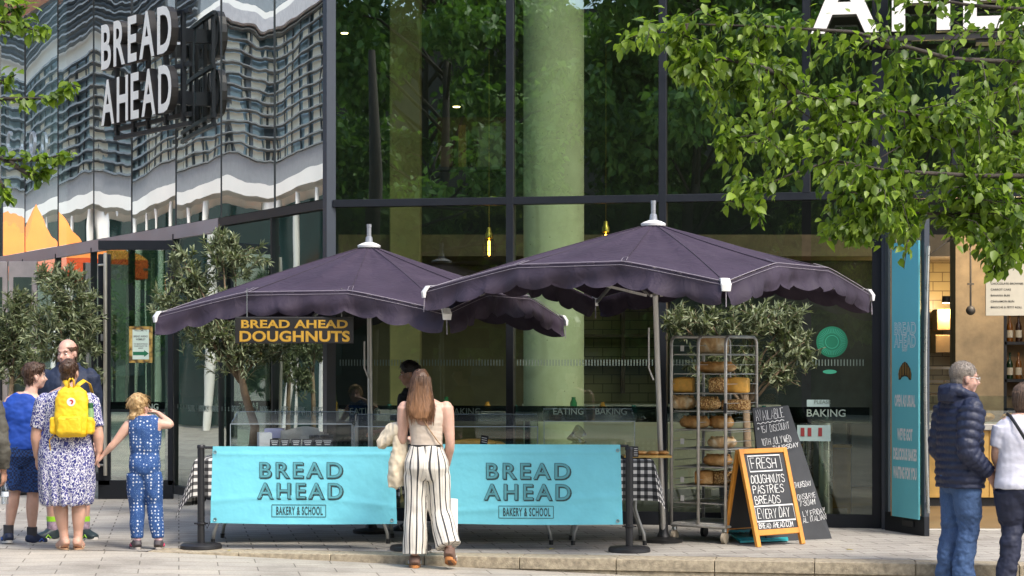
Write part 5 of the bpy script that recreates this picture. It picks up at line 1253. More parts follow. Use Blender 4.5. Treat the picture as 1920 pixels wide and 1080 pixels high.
# tall leaning board behind
lb = thing('leaning_chalkboard', 'tall black tapered chalkboard leaning behind the orange framed one', 'chalkboard')
b0_, b1_ = PG(1438, 17.78), PG(1560, 18.1); T0, T1 = P(1411, 765, 17.95), P(1478, 760, 18.27)
nrm = (b1_-b0_).cross(T0-b0_).normalized()
MB().prism([b0_, b1_, T1, T0], -nrm*.018).build('board', M_slate, lb)
mb = MB(); ux_ = (b1_-b0_).normalized(); uy_ = ((T0+T1)/2-(b0_+b1_)/2).normalized(); ux_ = (ux_-uy_*ux_.dot(uy_)).normalized(); nz = ux_.cross(uy_)
def ll(s_, px, py, hpx, wpx, seed, th=.004, skew=0):
    # find the board point under this pixel
    d = V((px-960)/FPX, 1, (680-py)/FPX); o_ = V(0,0,CZ); k_ = (b0_-o_).dot(nrm)/d.dot(nrm); p = o_+d*k_; kk = k_/FPX
    n_ = sum(.75 if c == ' ' else (.45 if c in 'I1.:' else 1)*1.32 for c in s_); chalk(mb, s_, p, ux_, uy_, hpx*kk, wpx*kk/n_*1.2, .32, .004, th, seed)
ll('AVAILABLE', 1418, 790, 19, 55, 11); ll('* 15% DISCOUNT', 1421, 813, 13, 62, 12, .0036); ll('10TH JULY WED', 1430, 836, 13, 56, 13, .0036); ll('THURSDAY', 1450, 845, 8, 50, 14, .0045)
for py, s_, px, w_ in ((916, 'THURSDAY', 1490, 33), (938, 'ONS&RYE', 1496, 36), (950, '7:30AM', 1500, 30), (969, 'LY FRIDAY', 1506, 44), (981, 'AL ITALIAN', 1506, 46)): ll(s_, px, py, 10, w_, py, .0036)
d = V((1419-960)/FPX, 1, (680-795)/FPX); k_ = (b0_-V(0,0,CZ)).dot(nrm)/d.dot(nrm); pw_ = V(0,0,CZ)+d*k_
stroke(mb, [(i*.0125, .006*math.sin(i*1.5)) for i in range(25)], pw_, ux_, uy_, nz, .006, .0045); mb.build('chalk_lettering', M_chalk, lb)
mb = MB(); mb.beam(PG(1432, 18.45), (T0+T1)/2+V(0,.05,-.1), .03, .03); mb.build('prop_leg', M_blk, lb)
# turquoise board lying on the ground
tb_ = thing('fallen_board', 'turquoise board lying flat on the paving under the A-board', 'board')
q = [PG(1362, 18.3), PG(1388, 17.55), PG(1478, 17.75), PG(1472, 18.4)]
MB().prism([p+V(0,0,.045 if i in (0,3) else .012) for i, p in enumerate(q)], V(0,0,.016)).build('board', mat('bright turquoise panel', (.02,.42,.46), .45), tb_)
mb = MB(); e_ = (q[3]-q[0]); put_text(mb, text_geo('BREAD AHEAD', .075, .95, offset=.03), q[0]*.5+q[3]*.5+(q[1]-q[0])*.32+V(0,0,.068-.012), (q[2]-q[1]), (q[0]-q[1])+V(0,0,.033)); mb.build('lettering', M_bink, tb_)

# fallen leaves by the kerb
M_fl = mat('fallen yellow leaf', (.42,.34,.05), .6, var=.3)
for i, (px, Y, lab) in enumerate(((758, 16.35, 'yellow fallen leaf beside the left shoe of the woman in striped trousers'), (430, 16.8, 'yellow fallen leaf on the kerb edge near the left barrier post'), (1040, 17.0, 'small yellow fallen leaf under the right banner'), (1585, 16.9, 'yellow fallen leaf on the paving right of the blackboards'))):
    lv = Leaves(90+i); p = PG(px, Y); z = road_z(p.x)-.0 if i == 0 else 0.0
    lv.add((0,0,.012), (math.cos(i*2), math.sin(i*2), .08), (0,0,1), .075); me = lv.mesh('leaf', .6, .3, .1); me.materials.append(M_fl); o = obj('fallen_leaf', me); o.location = (p.x, p.y, z); tag(o, lab, 'leaf')
# ================================================================ PEOPLE
def remesh(mb, vox, it=4, keep=None, disp=None):
    me = mb.mesh('tmp'); bm = bmesh.new(); bm.from_mesh(me); bmesh.ops.recalc_face_normals(bm, faces=bm.faces); bm.to_mesh(me); bm.free()
    o = bpy.data.objects.new('tmp', me); COL.objects.link(o)
    r_ = o.modifiers.new('r', 'REMESH'); r_.mode = 'VOXEL'; r_.voxel_size = vox
    if it: s_ = o.modifiers.new('s', 'SMOOTH'); s_.factor = .5; s_.iterations = it
    dg = bpy.context.evaluated_depsgraph_get(); dg.update()
    out = bpy.data.meshes.new_from_object(o.evaluated_get(dg)); bpy.data.objects.remove(o); bpy.data.meshes.remove(me)
    if disp:
        nm = [v.normal.copy() for v in out.vertices]
        for v, n in zip(out.vertices, nm): v.co += n*disp(v.co)
    if keep:
        bm = bmesh.new(); bm.from_mesh(out); bmesh.ops.delete(bm, geom=[v for v in bm.verts if not keep(v.co)], context='VERTS'); bm.to_mesh(out); bm.free()
    return out
def part(me, name, m, parent):
    me.materials.clear(); me.materials.append(m); return obj(name, me, parent, True)
def wrinkle(amp, sc=9.0, stretch=(1,1,.6), seed=0.0):
    def f(c): return amp*mnoise.fractal(Vector((c.x*sc*stretch[0]+seed, c.y*sc*stretch[1], c.z*sc*stretch[2])), .7, 2.0, 3)
    return f
def skin(name, col): 
    m, t, b, o = nodes(name); n1 = N(t, 'ShaderNodeTexNoise', Scale=14.0, Detail=4.0); L(t, coord(t), n1.inputs[0])
    L(t, ramp(t, n1.outputs[0], [(.3, [c*.88 for c in col]), (.7, [min(1, c*1.08) for c in col])]), b.inputs['Base Color']); b.inputs['Roughness'].default_value = .5
    b.inputs['Subsurface Weight'].default_value = .12; b.inputs['Subsurface Radius'].default_value = (.02,.008,.004); return m
SK_A = skin('fair skin', (.56,.33,.24)); SK_B = skin('pink skin', (.58,.34,.26)); SK_C = skin('tanned skin', (.44,.24,.16)); SK_D = skin('light skin', (.60,.37,.28))
M_eyew = mat('eye white', (.7,.68,.65), .3, var=0); M_iris = mat('eye iris', (.03,.02,.015), .2, var=0)
def hairmat(name, a, b_):
    m, t, b, o = nodes(name); g = t.nodes.new('ShaderNodeNewGeometry'); n1 = N(t, 'ShaderNodeTexNoise', Scale=30.0, Detail=3.0); L(t, coord(t, 'Object', (3,3,.4)), n1.inputs[0])
    L(t, mixc(t, .5, ramp(t, g.outputs['Random Per Island'], [(0, a), (1, b_)]), ramp(t, n1.outputs[0], [(.35, a), (.65, b_)])), b.inputs['Base Color']); b.inputs['Roughness'].default_value = .45; b.inputs['Specular IOR Level'].default_value = .4
    L(t, bump(t, n1.outputs[0], .6, .01), b.inputs['Normal']); return m
class Body:
    def __init__(s, label, loc, rz, H, g=1.0, sex='f', head=1.0, yaw=0, pitch=0, J=None, hd=None):
        s.t = thing('person', label, 'person', loc, rz); s.H = H; s.lk = 1.0; s.g = g; s.sex = sex; h = H
        s.J = {'hipL': (-.052*h,0,.51*h), 'hipR': (.052*h,0,.51*h), 'kneeL': (-.055*h,.012*h,.285*h), 'kneeR': (.055*h,.012*h,.285*h), 'ankL': (-.055*h,-.01*h,.045*h), 'ankR': (.055*h,-.01*h,.045*h),
               'toeL': (-.065*h,.095*h,.012*h), 'toeR': (.065*h,.095*h,.012*h), 'shL': (-.108*h*(1+.3*(g-1)),0,.805*h), 'shR': (.108*h*(1+.3*(g-1)),0,.805*h), 'elL': (-.135*h*g**.5,-.02*h,.63*h), 'elR': (.135*h*g**.5,-.02*h,.63*h),
               'wrL': (-.14*h*g**.5,.02*h,.485*h), 'wrR': (.14*h*g**.5,.02*h,.485*h), 'head': (0,.012*h,.932*h), 'neck': (0,-.005*h,.845*h)}
        for k, v in (J or {}).items(): s.J[k] = v
        s.J = {k: Vector(v) for k, v in s.J.items()}
        s.hs = head*H/1.7*1.0; s.HM = Matrix.Rotation(yaw, 3, 'Z') @ Matrix.Rotation(pitch, 3, 'X'); s.hd = hd or {}
    def hp(s, *p): return s.J['head']+s.HM @ (Vector(p)*s.hs)
    def rings(s, mb, rows, n=24, power=2.3, off=0.0):
        """rows: (z fraction, rx, ry, y offset[, x offset]) as fractions of H"""
        h = s.H; mb.loft([V((r[4] if len(r) > 4 else 0)*h, r[3]*h, r[0]*h) for r in rows], [r[1]*h+off for r in rows], [r[2]*h+off for r in rows], n=n, axis=(0,0,1), power=power)
    def torso_rows(s):
        g = s.g
        if s.sex == 'f': return [(.455,.050*g,.045*g,0),(.485,.088*g,.060*g,-.004),(.525,.100*g,.068*g,-.008),(.57,.090*g,.060*g,-.002),(.615,.074*g,.052*g,.004),(.66,.078*g,.055*g,.006),(.71,.086*g,.062*g,.008),(.755,.094*g,.060*g,.006),(.795,.103*g**.5,.050*g,0),(.822,.088,.042,-.003),(.842,.05,.038,-.004),(.85,.036,.034,-.004)]
        return [(.455,.050*g,.045*g,0),(.485,.086*g,.062*g,-.002),(.525,.094*g,.066*g,-.004),(.57,.088*g,.060*g,0),(.615,.084*g,.058*g,.004),(.66,.088*g,.062*g,.004),(.71,.098*g,.066*g,.004),(.755,.106*g,.066*g,.002),(.795,.115*g**.5,.055*g,0),(.822,.098,.045,-.003),(.842,.055,.040,-.004),(.85,.038,.036,-.004)]
    def leg(s, mb, sd, off=0.0, t0=0, t1=1, flare=None, k=1.0):
        h, g = s.H, s.g; a, b_, c = s.J['hip'+sd], s.J['knee'+sd], s.J['ank'+sd]
        prof = [(0,.057),(.15,.056),(.35,.050),(.5*.0+.45,.042),(.5,.034),(.55,.032),(.66,.0345),(.78,.029),(.9,.0215),(1.0,.021)]
        pts, rr = [], []
        for i in range(29):
            t = t0+(t1-t0)*i/28; p = lerp(a, b_, t*2) if t < .5 else lerp(b_, c, t*2-1)
            if abs(t-.5) < .08: q0 = lerp(a, b_, .84); q1 = lerp(b_, c, .16); u = (t-.42)/.16; p = lerp(lerp(q0, b_, u), lerp(b_, q1, u), u)
            if .5 < t < .9: p = p+V(0,-.010*h*math.sin((t-.5)/.4*math.pi),0)
            r = np.interp(t, [x for x, _ in prof], [y for _, y in prof])*h*g**.6*k
            pts.append(p); rr.append(max(r, flare(t)) if flare else r)
        rr = [r+off for r in rr]; mb.loft(pts, rr, n=18, xdir=(1,0,0))
    def arm(s, mb, sd, off=0.0, t0=0, t1=1, k=1.0, mod=None):
        h, g = s.H, s.g; a, b_, c = s.J['sh'+sd], s.J['el'+sd], s.J['wr'+sd]
        prof = [(0,.037),(.12,.036),(.3,.030),(.45,.025),(.52,.0235),(.62,.0255),(.8,.020),(1.0,.0150)]; pts, rr = [], []
        m = 40 if mod else 22
        for i in range(m+1):
            t = t0+(t1-t0)*i/m; p = lerp(a, b_, t*2) if t < .5 else lerp(b_, c, t*2-1)
            if abs(t-.5) < .08: q0 = lerp(a, b_, .84); q1 = lerp(b_, c, .16); u = (t-.42)/.16; p = lerp(lerp(q0, b_, u), lerp(b_, q1, u), u)
            r = np.interp(t, [x for x, _ in prof], [y for _, y in prof])*h*g**.7*k+off
            if mod: r += mod(t)
            pts.append(p); rr.append(r)
        mb.loft(pts, rr, n=16, xdir=(0,1,0))
    def hand(s, mb, sd, d, palm, curl=.5):
        """d: direction wrist->fingers, palm: palm normal"""
        h = s.H*.95; w = s.J['wr'+sd]; d = Vector(d).normalized(); pn = Vector(palm); pn = (pn-d*pn.dot(d)).normalized(); ac = d.cross(pn); sg = 1 if sd == 'R' else -1
        th_side = ac*sg
        mb.loft([w-d*.010*h, w+d*.012*h, w+d*.032*h, w+d*.052*h, w+d*.057*h], [.0145*h,.019*h,.0235*h,.024*h,.020*h], [.012*h,.012*h,.012*h,.0105*h,.008*h], xdir=ac, n=14)
        for i, (o_, l_) in enumerate(((-.0175,.040),(-.006,.047),(.006,.045),(.0175,.036))):
            b0_ = w+d*.052*h-th_side*(o_*h*-1)*1.0; p = [b0_]; dd = d.copy()
            for k_, f in enumerate((.42,.32,.26)):
                c_ = curl*(.45+.35*k_)+.04*i; dd = (Matrix.Rotation(c_*.9, 3, (d.cross(pn)).normalized()) @ dd).normalized()
                p.append(p[-1]+dd*l_*h*f*1.25)
            mb.tube(p, [.0056*h,.0054*h,.0049*h,.0040*h], 8)
        b0_ = w+d*.014*h+th_side*.016*h; mb.tube([b0_, b0_+(d*.6+th_side*.7+pn*.25).normalized()*.022*h, b0_+(d*.6+th_side*.7+pn*.25).normalized()*.022*h+(d*.9+th_side*.15+pn*.5).normalized()*.024*h], [.0075*h,.0065*h,.0048*h], 8)
    def headgeo(s, mb):
        k = s.hs; M = s.HM; p = s.hp
        def e(c, r): mb.ell(p(*c), [x*k for x in r], 20, 14, M)
        e((0,-.014,.030), (.073,.094,.084)); e((0,.014,-.030), (.062,.074,.078)); e((0,.048,-.082), (.033,.032,.026)); e((0,.070,.020), (.046,.020,.012)); e((0,.0,-.075), (.052,.06,.035))
        for sx in (-1, 1): e((sx*.074,-.006,-.012), (.011,.019,.031)); e((sx*.036,.058,-.032), (.022,.020,.024))
        mb.loft([p(0,.078,.012), p(0,.092,-.008), p(0,.103,-.026), p(0,.086,-.042)], [.007*k,.009*k,.014*k,.010*k], n=10, xdir=M @ V(1,0,0))
        e((0,.078,-.058), (.021,.010,.006)); e((0,.076,-.068), (.019,.010,.0065))
        mb.loft([s.J['neck']+V(0,-.006*s.H,-.03*s.H), lerp(s.J['neck'], s.J['head'], .45), p(0,-.02,-.03)], [.042*s.H*s.g**.3,.033*s.H*s.g**.3,.034*s.H*s.g**.3], n=16)
    def body(s, m, hands, vox=.0075, feet=False):
        mb = MB(); s.rings(mb, s.torso_rows()); s.headgeo(mb)
        for sd in 'LR':
            s.leg(mb, sd, k=s.lk); s.arm(mb, sd); mb.ell(s.J['sh'+sd], (.031*s.H*s.g**.5,)*3)
            if sd in hands: s.hand(mb, sd, *hands[sd])
            if feet: s.foot(mb, sd, 0)
        me = remesh(mb, vox, 3); o = part(me, 'body', m, s.t); o.name = 'body'; s.b = o; return o
    def eyes(s, parent=None):
        for sx in (-1, 1):
            mb = MB(); mb.ell(s.hp(sx*.031,.073,.002), (.012*s.hs,.009*s.hs,.0052*s.hs), 14, 10, s.HM); e = mb.build('eye', M_eyew, s.b, True)
            mb = MB(); mb.ell(s.hp(sx*.031,.0815,.002), (.0056*s.hs,.003*s.hs,.0050*s.hs), 12, 8, s.HM); mb.build('iris', M_iris, s.b, True)
            mb = MB(); mb.tube([s.hp(sx*.015,.085,.022), s.hp(sx*.032,.084,.028), s.hp(sx*.050,.070,.022)], [.002*s.hs,.0035*s.hs,.002*s.hs], 6); mb.build('eyebrow', s.hd.get('brow', M_iris), s.b, True)
        mb = MB(); mb.tube([s.hp(-.022,.079,-.063), s.hp(0,.088,-.0625), s.hp(.022,.079,-.063)], [.0012*s.hs,.002*s.hs,.0012*s.hs], 5); mb.build('mouth_line', mat('lip line', (.22,.07,.06), .5), s.b, True)
    def foot(s, mb, sd, off, up=0.0):
        a, t_ = s.J['ank'+sd], s.J['toe'+sd]; h = s.H; d = (t_-a); d.normalize(); f = V(d.x, d.y, 0).normalized() if abs(d.z) < .75 else d
        heel = a-f*.028*h; dz = t_.z-a.z
        c = []; rx = []; ry = []
        for u, w, hh in ((0,.016,.018),(.06,.022,.027),(.22,.025,.034),(.4,.024,.030),(.6,.027,.022),(.8,.028,.017),(.94,.022,.013),(1.0,.012,.010)):
            base = lerp(V(heel.x,heel.y,a.z-.045*h), V(t_.x,t_.y,t_.z-.012*h), u)+f*.0; c.append(base+V(0,0,hh*h)); rx.append(w*h+off); ry.append(hh*h+off*.3)
        mb.loft(c, rx, ry, xdir=V(f.y,-f.x,0), n=16, power=2.6)
    def shoe(s, sd, m, msole, name='shoe', sole=.018, accent=None):
        mb = MB(); s.foot(mb, sd, .006); a = s.J['ank'+sd]; mb.loft([a+V(0,0,-.03*s.H), a+V(0,0,.012*s.H)], [.030*s.H,.027*s.H], n=14)
        me = remesh(mb, .006, 3); sh = part(me, name, m, s.t)
        t_ = s.J['toe'+sd]; d = (t_-a); f = V(d.x,d.y,0).normalized(); r_ = V(f.y,-f.x,0); h = s.H; heel = a-f*.030*h
        zb0, zb1 = a.z-.045*h, t_.z-.012*h; ol = []
        for k in range(28):
            an = 2*math.pi*k/28; u = .5+.52*math.cos(an); w = (.030 if u > .5 else .0255)*h*abs(math.sin(an))**.7*math.copysign(1, math.sin(an)); ol.append(lerp(V(heel.x,heel.y,zb0), V(t_.x,t_.y,zb1), u)+r_*w)
        MB().prism([q+V(0,0,-.001) for q in ol], V(0,0,sole)).build('sole', msole, sh)
        if accent:
            mb = MB(); mb.tube([lerp(a, t_, .25)+r_*.030*h+V(0,0,-.02*h), lerp(a, t_, .45)+r_*.031*h+V(0,0,.0), lerp(a, t_, .6)+r_*.03*h+V(0,0,-.012*h)], .005, 6)
            mb.tube([lerp(a, t_, .25)-r_*.030*h+V(0,0,-.02*h), lerp(a, t_, .45)-r_*.031*h+V(0,0,.0), lerp(a, t_, .6)-r_*.03*h+V(0,0,-.012*h)], .005, 6); mb.build('stripe', accent, sh)
        mb = MB()
        for u in (.30,.40,.50): q = lerp(a, t_, u)+V(0,0,.012*h-.012*u*h); mb.tube([q-r_*.016*h, q+V(0,0,.007), q+r_*.016*h], .0025, 5)
        mb.build('lace', M_wh, sh); return sh
    def cap(s, m, keep, pieces=None, name='hair', tuft=0, seed=1, ln=.03, amp=.004):
        mb = MB(); k = s.hs; M = s.HM
        for c, r in ([((0,-.020,.034), (.080,.099,.089)), ((0,-.045,-.030), (.066,.058,.060))]+(pieces or [])): mb.ell(s.hp(*c), [x*k for x in r], 20, 14, M)
        Mi = M.transposed(); h0 = s.J['head']
        me = remesh(mb, .007, 3, lambda c: keep((Mi @ (c-h0))/k), wrinkle(amp, 40, (1,1,1), seed)); o = part(me, name, m, s.t)
        if tuft:
            rg = np.random.default_rng(seed); mb = MB(); vsl = [v for v in o.data.vertices]
            for i in range(tuft):
                v = vsl[int(rg.random()*len(vsl))]; nrm_ = v.normal; fl_ = Vector(rdir(rg))*.22+M @ V(0,.15,-.6); fl_ = (fl_-nrm_*fl_.dot(nrm_)); fl_.normalize(); l_ = ln*rg.uniform(.5, 1.2)
                mb.tube([v.co-nrm_*.002, v.co+fl_*l_*.5+nrm_*.004, v.co+fl_*l_+nrm_*.001], [.0022,.0018,.0006], 3, False)
            mb.build('hair_strands', m, o)
        return o
def strands(m, parent, paths, n, seed, r=.0026, name='hair_strands'):
    """paths(u, rg) -> polyline of one lock"""
    rg = np.random.default_rng(seed); mb = MB()
    for i in range(n):
        p = paths(rg); k = len(p); mb.tube(p, [r*(1-.75*(j/(k-1))**3) for j in range(k)], 3, False)
    return mb.build(name, m, parent, True)
H_BROWN = hairmat('long brown hair', (.040,.020,.011), (.17,.090,.045))
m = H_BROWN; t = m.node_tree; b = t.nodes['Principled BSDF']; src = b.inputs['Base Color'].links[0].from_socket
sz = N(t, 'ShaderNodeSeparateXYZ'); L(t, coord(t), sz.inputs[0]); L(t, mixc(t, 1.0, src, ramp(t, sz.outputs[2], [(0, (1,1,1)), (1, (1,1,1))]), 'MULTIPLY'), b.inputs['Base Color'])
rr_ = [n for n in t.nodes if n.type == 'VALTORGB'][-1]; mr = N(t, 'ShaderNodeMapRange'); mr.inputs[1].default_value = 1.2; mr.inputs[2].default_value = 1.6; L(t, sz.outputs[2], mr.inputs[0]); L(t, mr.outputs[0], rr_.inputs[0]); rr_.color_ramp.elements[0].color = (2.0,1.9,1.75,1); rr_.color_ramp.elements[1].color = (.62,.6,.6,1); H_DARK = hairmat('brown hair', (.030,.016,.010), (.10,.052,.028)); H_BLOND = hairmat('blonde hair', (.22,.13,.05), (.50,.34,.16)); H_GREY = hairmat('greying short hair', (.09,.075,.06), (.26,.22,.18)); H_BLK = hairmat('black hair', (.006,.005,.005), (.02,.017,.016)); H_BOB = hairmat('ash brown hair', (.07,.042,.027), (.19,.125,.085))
short_keep = lambda q: q.y < .040+.75*(q.z-.012) and q.z > -.075+.35*max(0, q.y+.02) and not (abs(q.x) > .055 and q.y > -.030 and q.z < .012)
M_shw = mat('white rubber sole', (.62,.60,.56), .6, var=.08); M_gum = mat('gum rubber sole', (.50,.20,.06), .55, var=.1); M_brs = mat('brown suede', (.16,.095,.07), .85, var=.15); M_navysh = mat('navy trainers', (.012,.022,.06), .6, var=.2); M_greensh = mat('black green trainers', (.015,.03,.035), .55, var=.3); M_neon = mat('neon green', (.30,.62,.03), .5, var=0)

# ---- woman in the centre: striped wide trousers, cream vest, long hair
m, t, b, o = nodes('striped linen'); M_str = m
at = t.nodes.new('ShaderNodeAttribute'); at.attribute_name = 'fabric'; sx_ = N(t, 'ShaderNodeSeparateXYZ'); L(t, at.outputs['Vector'], sx_.inputs[0])
fr_ = math_(t, 'FRACT', math_(t, 'MULTIPLY', sx_.outputs[0], 1/.062)); a_ = math_(t, 'LESS_THAN', math_(t, 'ABSOLUTE', math_(t, 'SUBTRACT', fr_, .5)), .115)
b2_ = math_(t, 'LESS_THAN', math_(t, 'ABSOLUTE', math_(t, 'SUBTRACT', fr_, .98)), .022)
c = mixc(t, a_, (.70,.66,.58), (.045,.045,.05)); c = mixc(t, math_(t, 'MULTIPLY', b2_, .6), c, (.16,.15,.15)); L(t, c, b.inputs['Base Color']); b.inputs['Roughness'].default_value = .85
n1 = N(t, 'ShaderNodeTexNoise', Scale=5.0, Detail=3.0); L(t, coord(t, 'Object', (2.2,2.2,.7)), n1.inputs[0]); L(t, bump(t, n1.outputs[0], .6, .02), b.inputs['Normal'])
def fabric_attr(o, f):
    me = o.data; at = me.attributes.new('fabric', 'FLOAT_VECTOR', 'POINT')
    for v in me.vertices: at.data[v.index].vector = f(v.co)
wx, wy = PG(800, 16.3).x, 16.3
W1 = Body('woman with long brown hair seen from behind in cream vest and striped wide trousers', V(wx, wy, road_z(wx)), 0, 1.63, .98, 'f', 1.0, R(6), R(-3),
 {'kneeL': (-.092,.02,.45), 'ankL': (-.098,-.0,.075), 'toeL': (-.105,.15,.02), 'hipR': (.085,0,.84), 'hipL': (-.085,0,.84), 'kneeR': (.105,.035,.45), 'ankR': (.190,-.09,.155), 'toeR': (.205,.03,.035),
  'shL': (-.180,.0,1.315), 'shR': (.160,.0,1.315), 'elL': (-.205,.03,1.03), 'wrL': (-.17,.24,1.02), 'elR': (.195,-.02,1.02), 'wrR': (.165,.11,.83), 'head': (-.050,.02,1.508), 'neck': (-.03,-.005,1.37)}, )
W1.lk = .85
b_ = W1.body(SK_D, {'L': ((.2,1,.0), (0,0,1), .6), 'R': ((0,.25,-1), (-1,0,0), .95)})
mb = MB(); W1.rings(mb, [(.595,.077,.055,.003),(.63,.076,.054,.005),(.67,.080,.057,.007),(.72,.087,.063,.008),(.76,.094,.061,.006),(.797,.101,.051,0,-.005),(.824,.084,.043,-.003,-.008)], off=.006)
me = remesh(mb, .0075, 3, lambda c: (c.z < 1.17+.20*min(1.0, (abs(c.x+.012)/.098)**4) or abs(abs(c.x+.012)-.112) < .020) and (c.z < 1.235 or abs(c.x+.012) < .150) and c.z < 1.335, wrinkle(.004, 8, (1,1,2.2), 3.1))
part(me, 'vest', mat('cream ribbed cotton', (.56,.475,.385), .85, var=.06, bs=8, bst=.4, bd=.008), W1.t)
mb = MB()
W1.rings(mb, [(.438,.072,.055,-.002),(.47,.10,.068,-.004),(.50,.108,.076,-.010),(.535,.104,.074,-.010),(.575,.092,.064,-.003),(.615,.080,.057,.003)], off=.006)
def flw(t): return .088+.018*t
for sd in 'LR': W1.leg(mb, sd, .0, .02, .955, flare=lambda t: float(np.interp(t, [0,.12,.3,.55,1], [.088,.100,.094,.092,.108])))
me = remesh(mb, .009, 4, None, wrinkle(.010, 6, (1.3,1.3,.55), 1.7)); tr_ = part(me, 'trousers', M_str, W1.t)
def fab(c):
    sd = 'L' if c.x < .003*0 else 'R'
    a, k_, an = W1.J['hip'+sd], W1.J['knee'+sd], W1.J['ank'+sd]; z = c.z
    q = lerp(k_, a, (z-k_.z)/(a.z-k_.z)) if z > k_.z else lerp(an, k_, (z-an.z)/(k_.z-an.z))
    an_ = math.atan2(c.x-q.x, -(c.y-q.y)); rr_ = .115 if z < .9 else .115
    if z > .86: an_ = lerp(an_, an_, 0)
    return V(an_*rr_+.013, 0, z)
fabric_attr(tr_, fab)
mb = MB(); mb.loft([V(.0,.003,.992), V(0,.003,1.008)], [.131,.131], [.097,.097], n=32, caps=False, axis=(0,0,1), power=2.3); mb.build('belt', M_blk, W1.t)
mb = MB(); mb.tube([V(-.10,-.045,1.345), V(-.045,-.100,1.25), V(.03,-.104,1.13), V(.10,-.09,1.03), V(.135,-.05,.99)], .005, 6); mb.build('bag_strap', mat('tan leather', (.33,.20,.10), .6), W1.t)
for sd in 'LR': W1.shoe(sd, M_brs, M_gum, 'trainer', .024, M_shw)
hb = MB()   # hair: inner shell and locks
hb.ell(W1.hp(0,-.016,.034), [x*W1.hs for x in (.083,.103,.091)], 20, 14, W1.HM)
hb.loft([V(-.05,-.02,1.56), V(-.05,-.035,1.50), V(-.050,-.062,1.42), V(-.048,-.082,1.35), V(-.048,-.100,1.28), V(-.045,-.108,1.22)], [.070,.086,.090,.094,.088,.060], [.07,.064,.046,.034,.024,.012], n=20, axis=(0,0,1))
me = remesh(hb, .008, 4, lambda c: not (c.y > .065 and c.z < 1.55), wrinkle(.006, 22, (1,1,.12), 5)); hair = part(me, 'hair', H_BROWN, W1.t)
def lock(rg):
    a = rg.uniform(-1.55, 1.55); hx = math.sin(a); hy = -math.cos(a)
    end = rg.uniform(1.19, 1.27) if abs(a) < 1.0 else rg.uniform(1.16, 1.33)
    j = rg.uniform(-.012, .012); rad = rg.uniform(.97, 1.06)
    p = [W1.hp(hx*.035, -.014+hy*.045, .118*1.01), W1.hp(hx*.082*rad, -.016+hy*.103*rad, .045), V(-.05+hx*.091*rad, -.03+hy*.064*rad, 1.46), V(-.050+hx*.094*rad+j, -.052+hy*.046*rad, 1.39), V(-.048+hx*.096*rad+j*2, -.078+hy*.032*rad, 1.32), V(-.046+hx*.080*rad+j*3, -.096+hy*.022*rad, end)]
    return p
strands(H_BROWN, hair, lock, 520, 4, .0032)
jk = MB()   # cream jacket over the left forearm
O = Vector(W1.t.location)
def wl(px, py, y): p = P(px, py, 16.3+y); return p-O
jk.loft([wl(752,800,.02), wl(740,806,.08), wl(727,818,.10), wl(718,832,.10), wl(718,840,.08)], [.03,.055,.062,.055,.035], [.04,.075,.08,.07,.04], n=16)
jk.loft([wl(752,818,.05), wl(751,840,.06), wl(748,870,.06), wl(744,900,.05), wl(743,914,.05)], [.05,.068,.072,.074,.066], [.05,.055,.05,.045,.035], n=16, axis=(0,0,-1), power=3)
jk.loft([wl(757,905,.06), wl(740,912,.05)], [.03,.03], n=12)
me = remesh(jk, .008, 4, None, wrinkle(.020, 9, (1,1,.6), 7)); jo = part(me, 'jacket', mat('cream cotton jacket', (.66,.57,.42), .85, var=.06, bs=10, bst=.7, bd=.02), None); jo.location = O
tag(jo, 'cream cotton jacket draped over the arm of the woman in striped trousers', 'jacket')
pb = thing('paper_bag', 'white paper carrier bag held in front of the striped trousers', 'bag', P(835, 966, 16.50), R(20))
MB().box((0,0,-.01), (.19,.09,.29), None, .003).build('bag_body', mat('white paper', (.72,.70,.67), .7, var=.03, bs=6, bst=.3, bd=.01), pb)
mb = MB(); mb.tube([V(-.045,-.0,.13), V(-.03,.0,.23), V(.03,.0,.23), V(.045,.0,.13)], .003, 6); mb.build('handle', M_card, pb)
mb = MB(); put_text(mb, text_geo('BAKERY', .014, 1, offset=.01), V(.04,-.0465,-.02), (0,0,1), (-1,0,0)); mb.build('print', M_ink, pb)

# ---- mother with yellow backpack
m, t, b, o = nodes('leopard print cotton'); M_leo = m
co = coord(t, 'Object', (1,1,.8)); n0 = N(t, 'ShaderNodeTexNoise', Scale=30.0); L(t, co, n0.inputs[0]); co2 = mixc(t, .035, co, n0.outputs['Color'], 'LINEAR_LIGHT')
vo = N(t, 'ShaderNodeTexVoronoi', Scale=40.0); vo.feature = 'DISTANCE_TO_EDGE'; L(t, co2, vo.inputs['Vector']); vo2 = N(t, 'ShaderNodeTexVoronoi', Scale=40.0); L(t, co2, vo2.inputs['Vector'])
sp_ = ramp(t, vo.outputs[0], [(.055, (0,0,0)), (.085, (1,1,1))]); L(t, mixc(t, sp_, (.72,.71,.72), ramp(t, vo2.outputs['Color'], [(.25, (.025,.03,.16)), (.75, (.07,.07,.24))])), b.inputs['Base Color']); b.inputs['Roughness'].default_value = .85
n1 = N(t, 'ShaderNodeTexNoise', Scale=5.0, Detail=2.0); L(t, coord(t, 'Object', (1.5,1.5,.6)), n1.inputs[0]); L(t, bump(t, n1.outputs[0], .5, .025), b.inputs['Normal'])
MO = V(PG(125, 17.07).x, 17.07, 0)
def ml(px, py, y=0): return P(px, py, 17.07+y)-MO
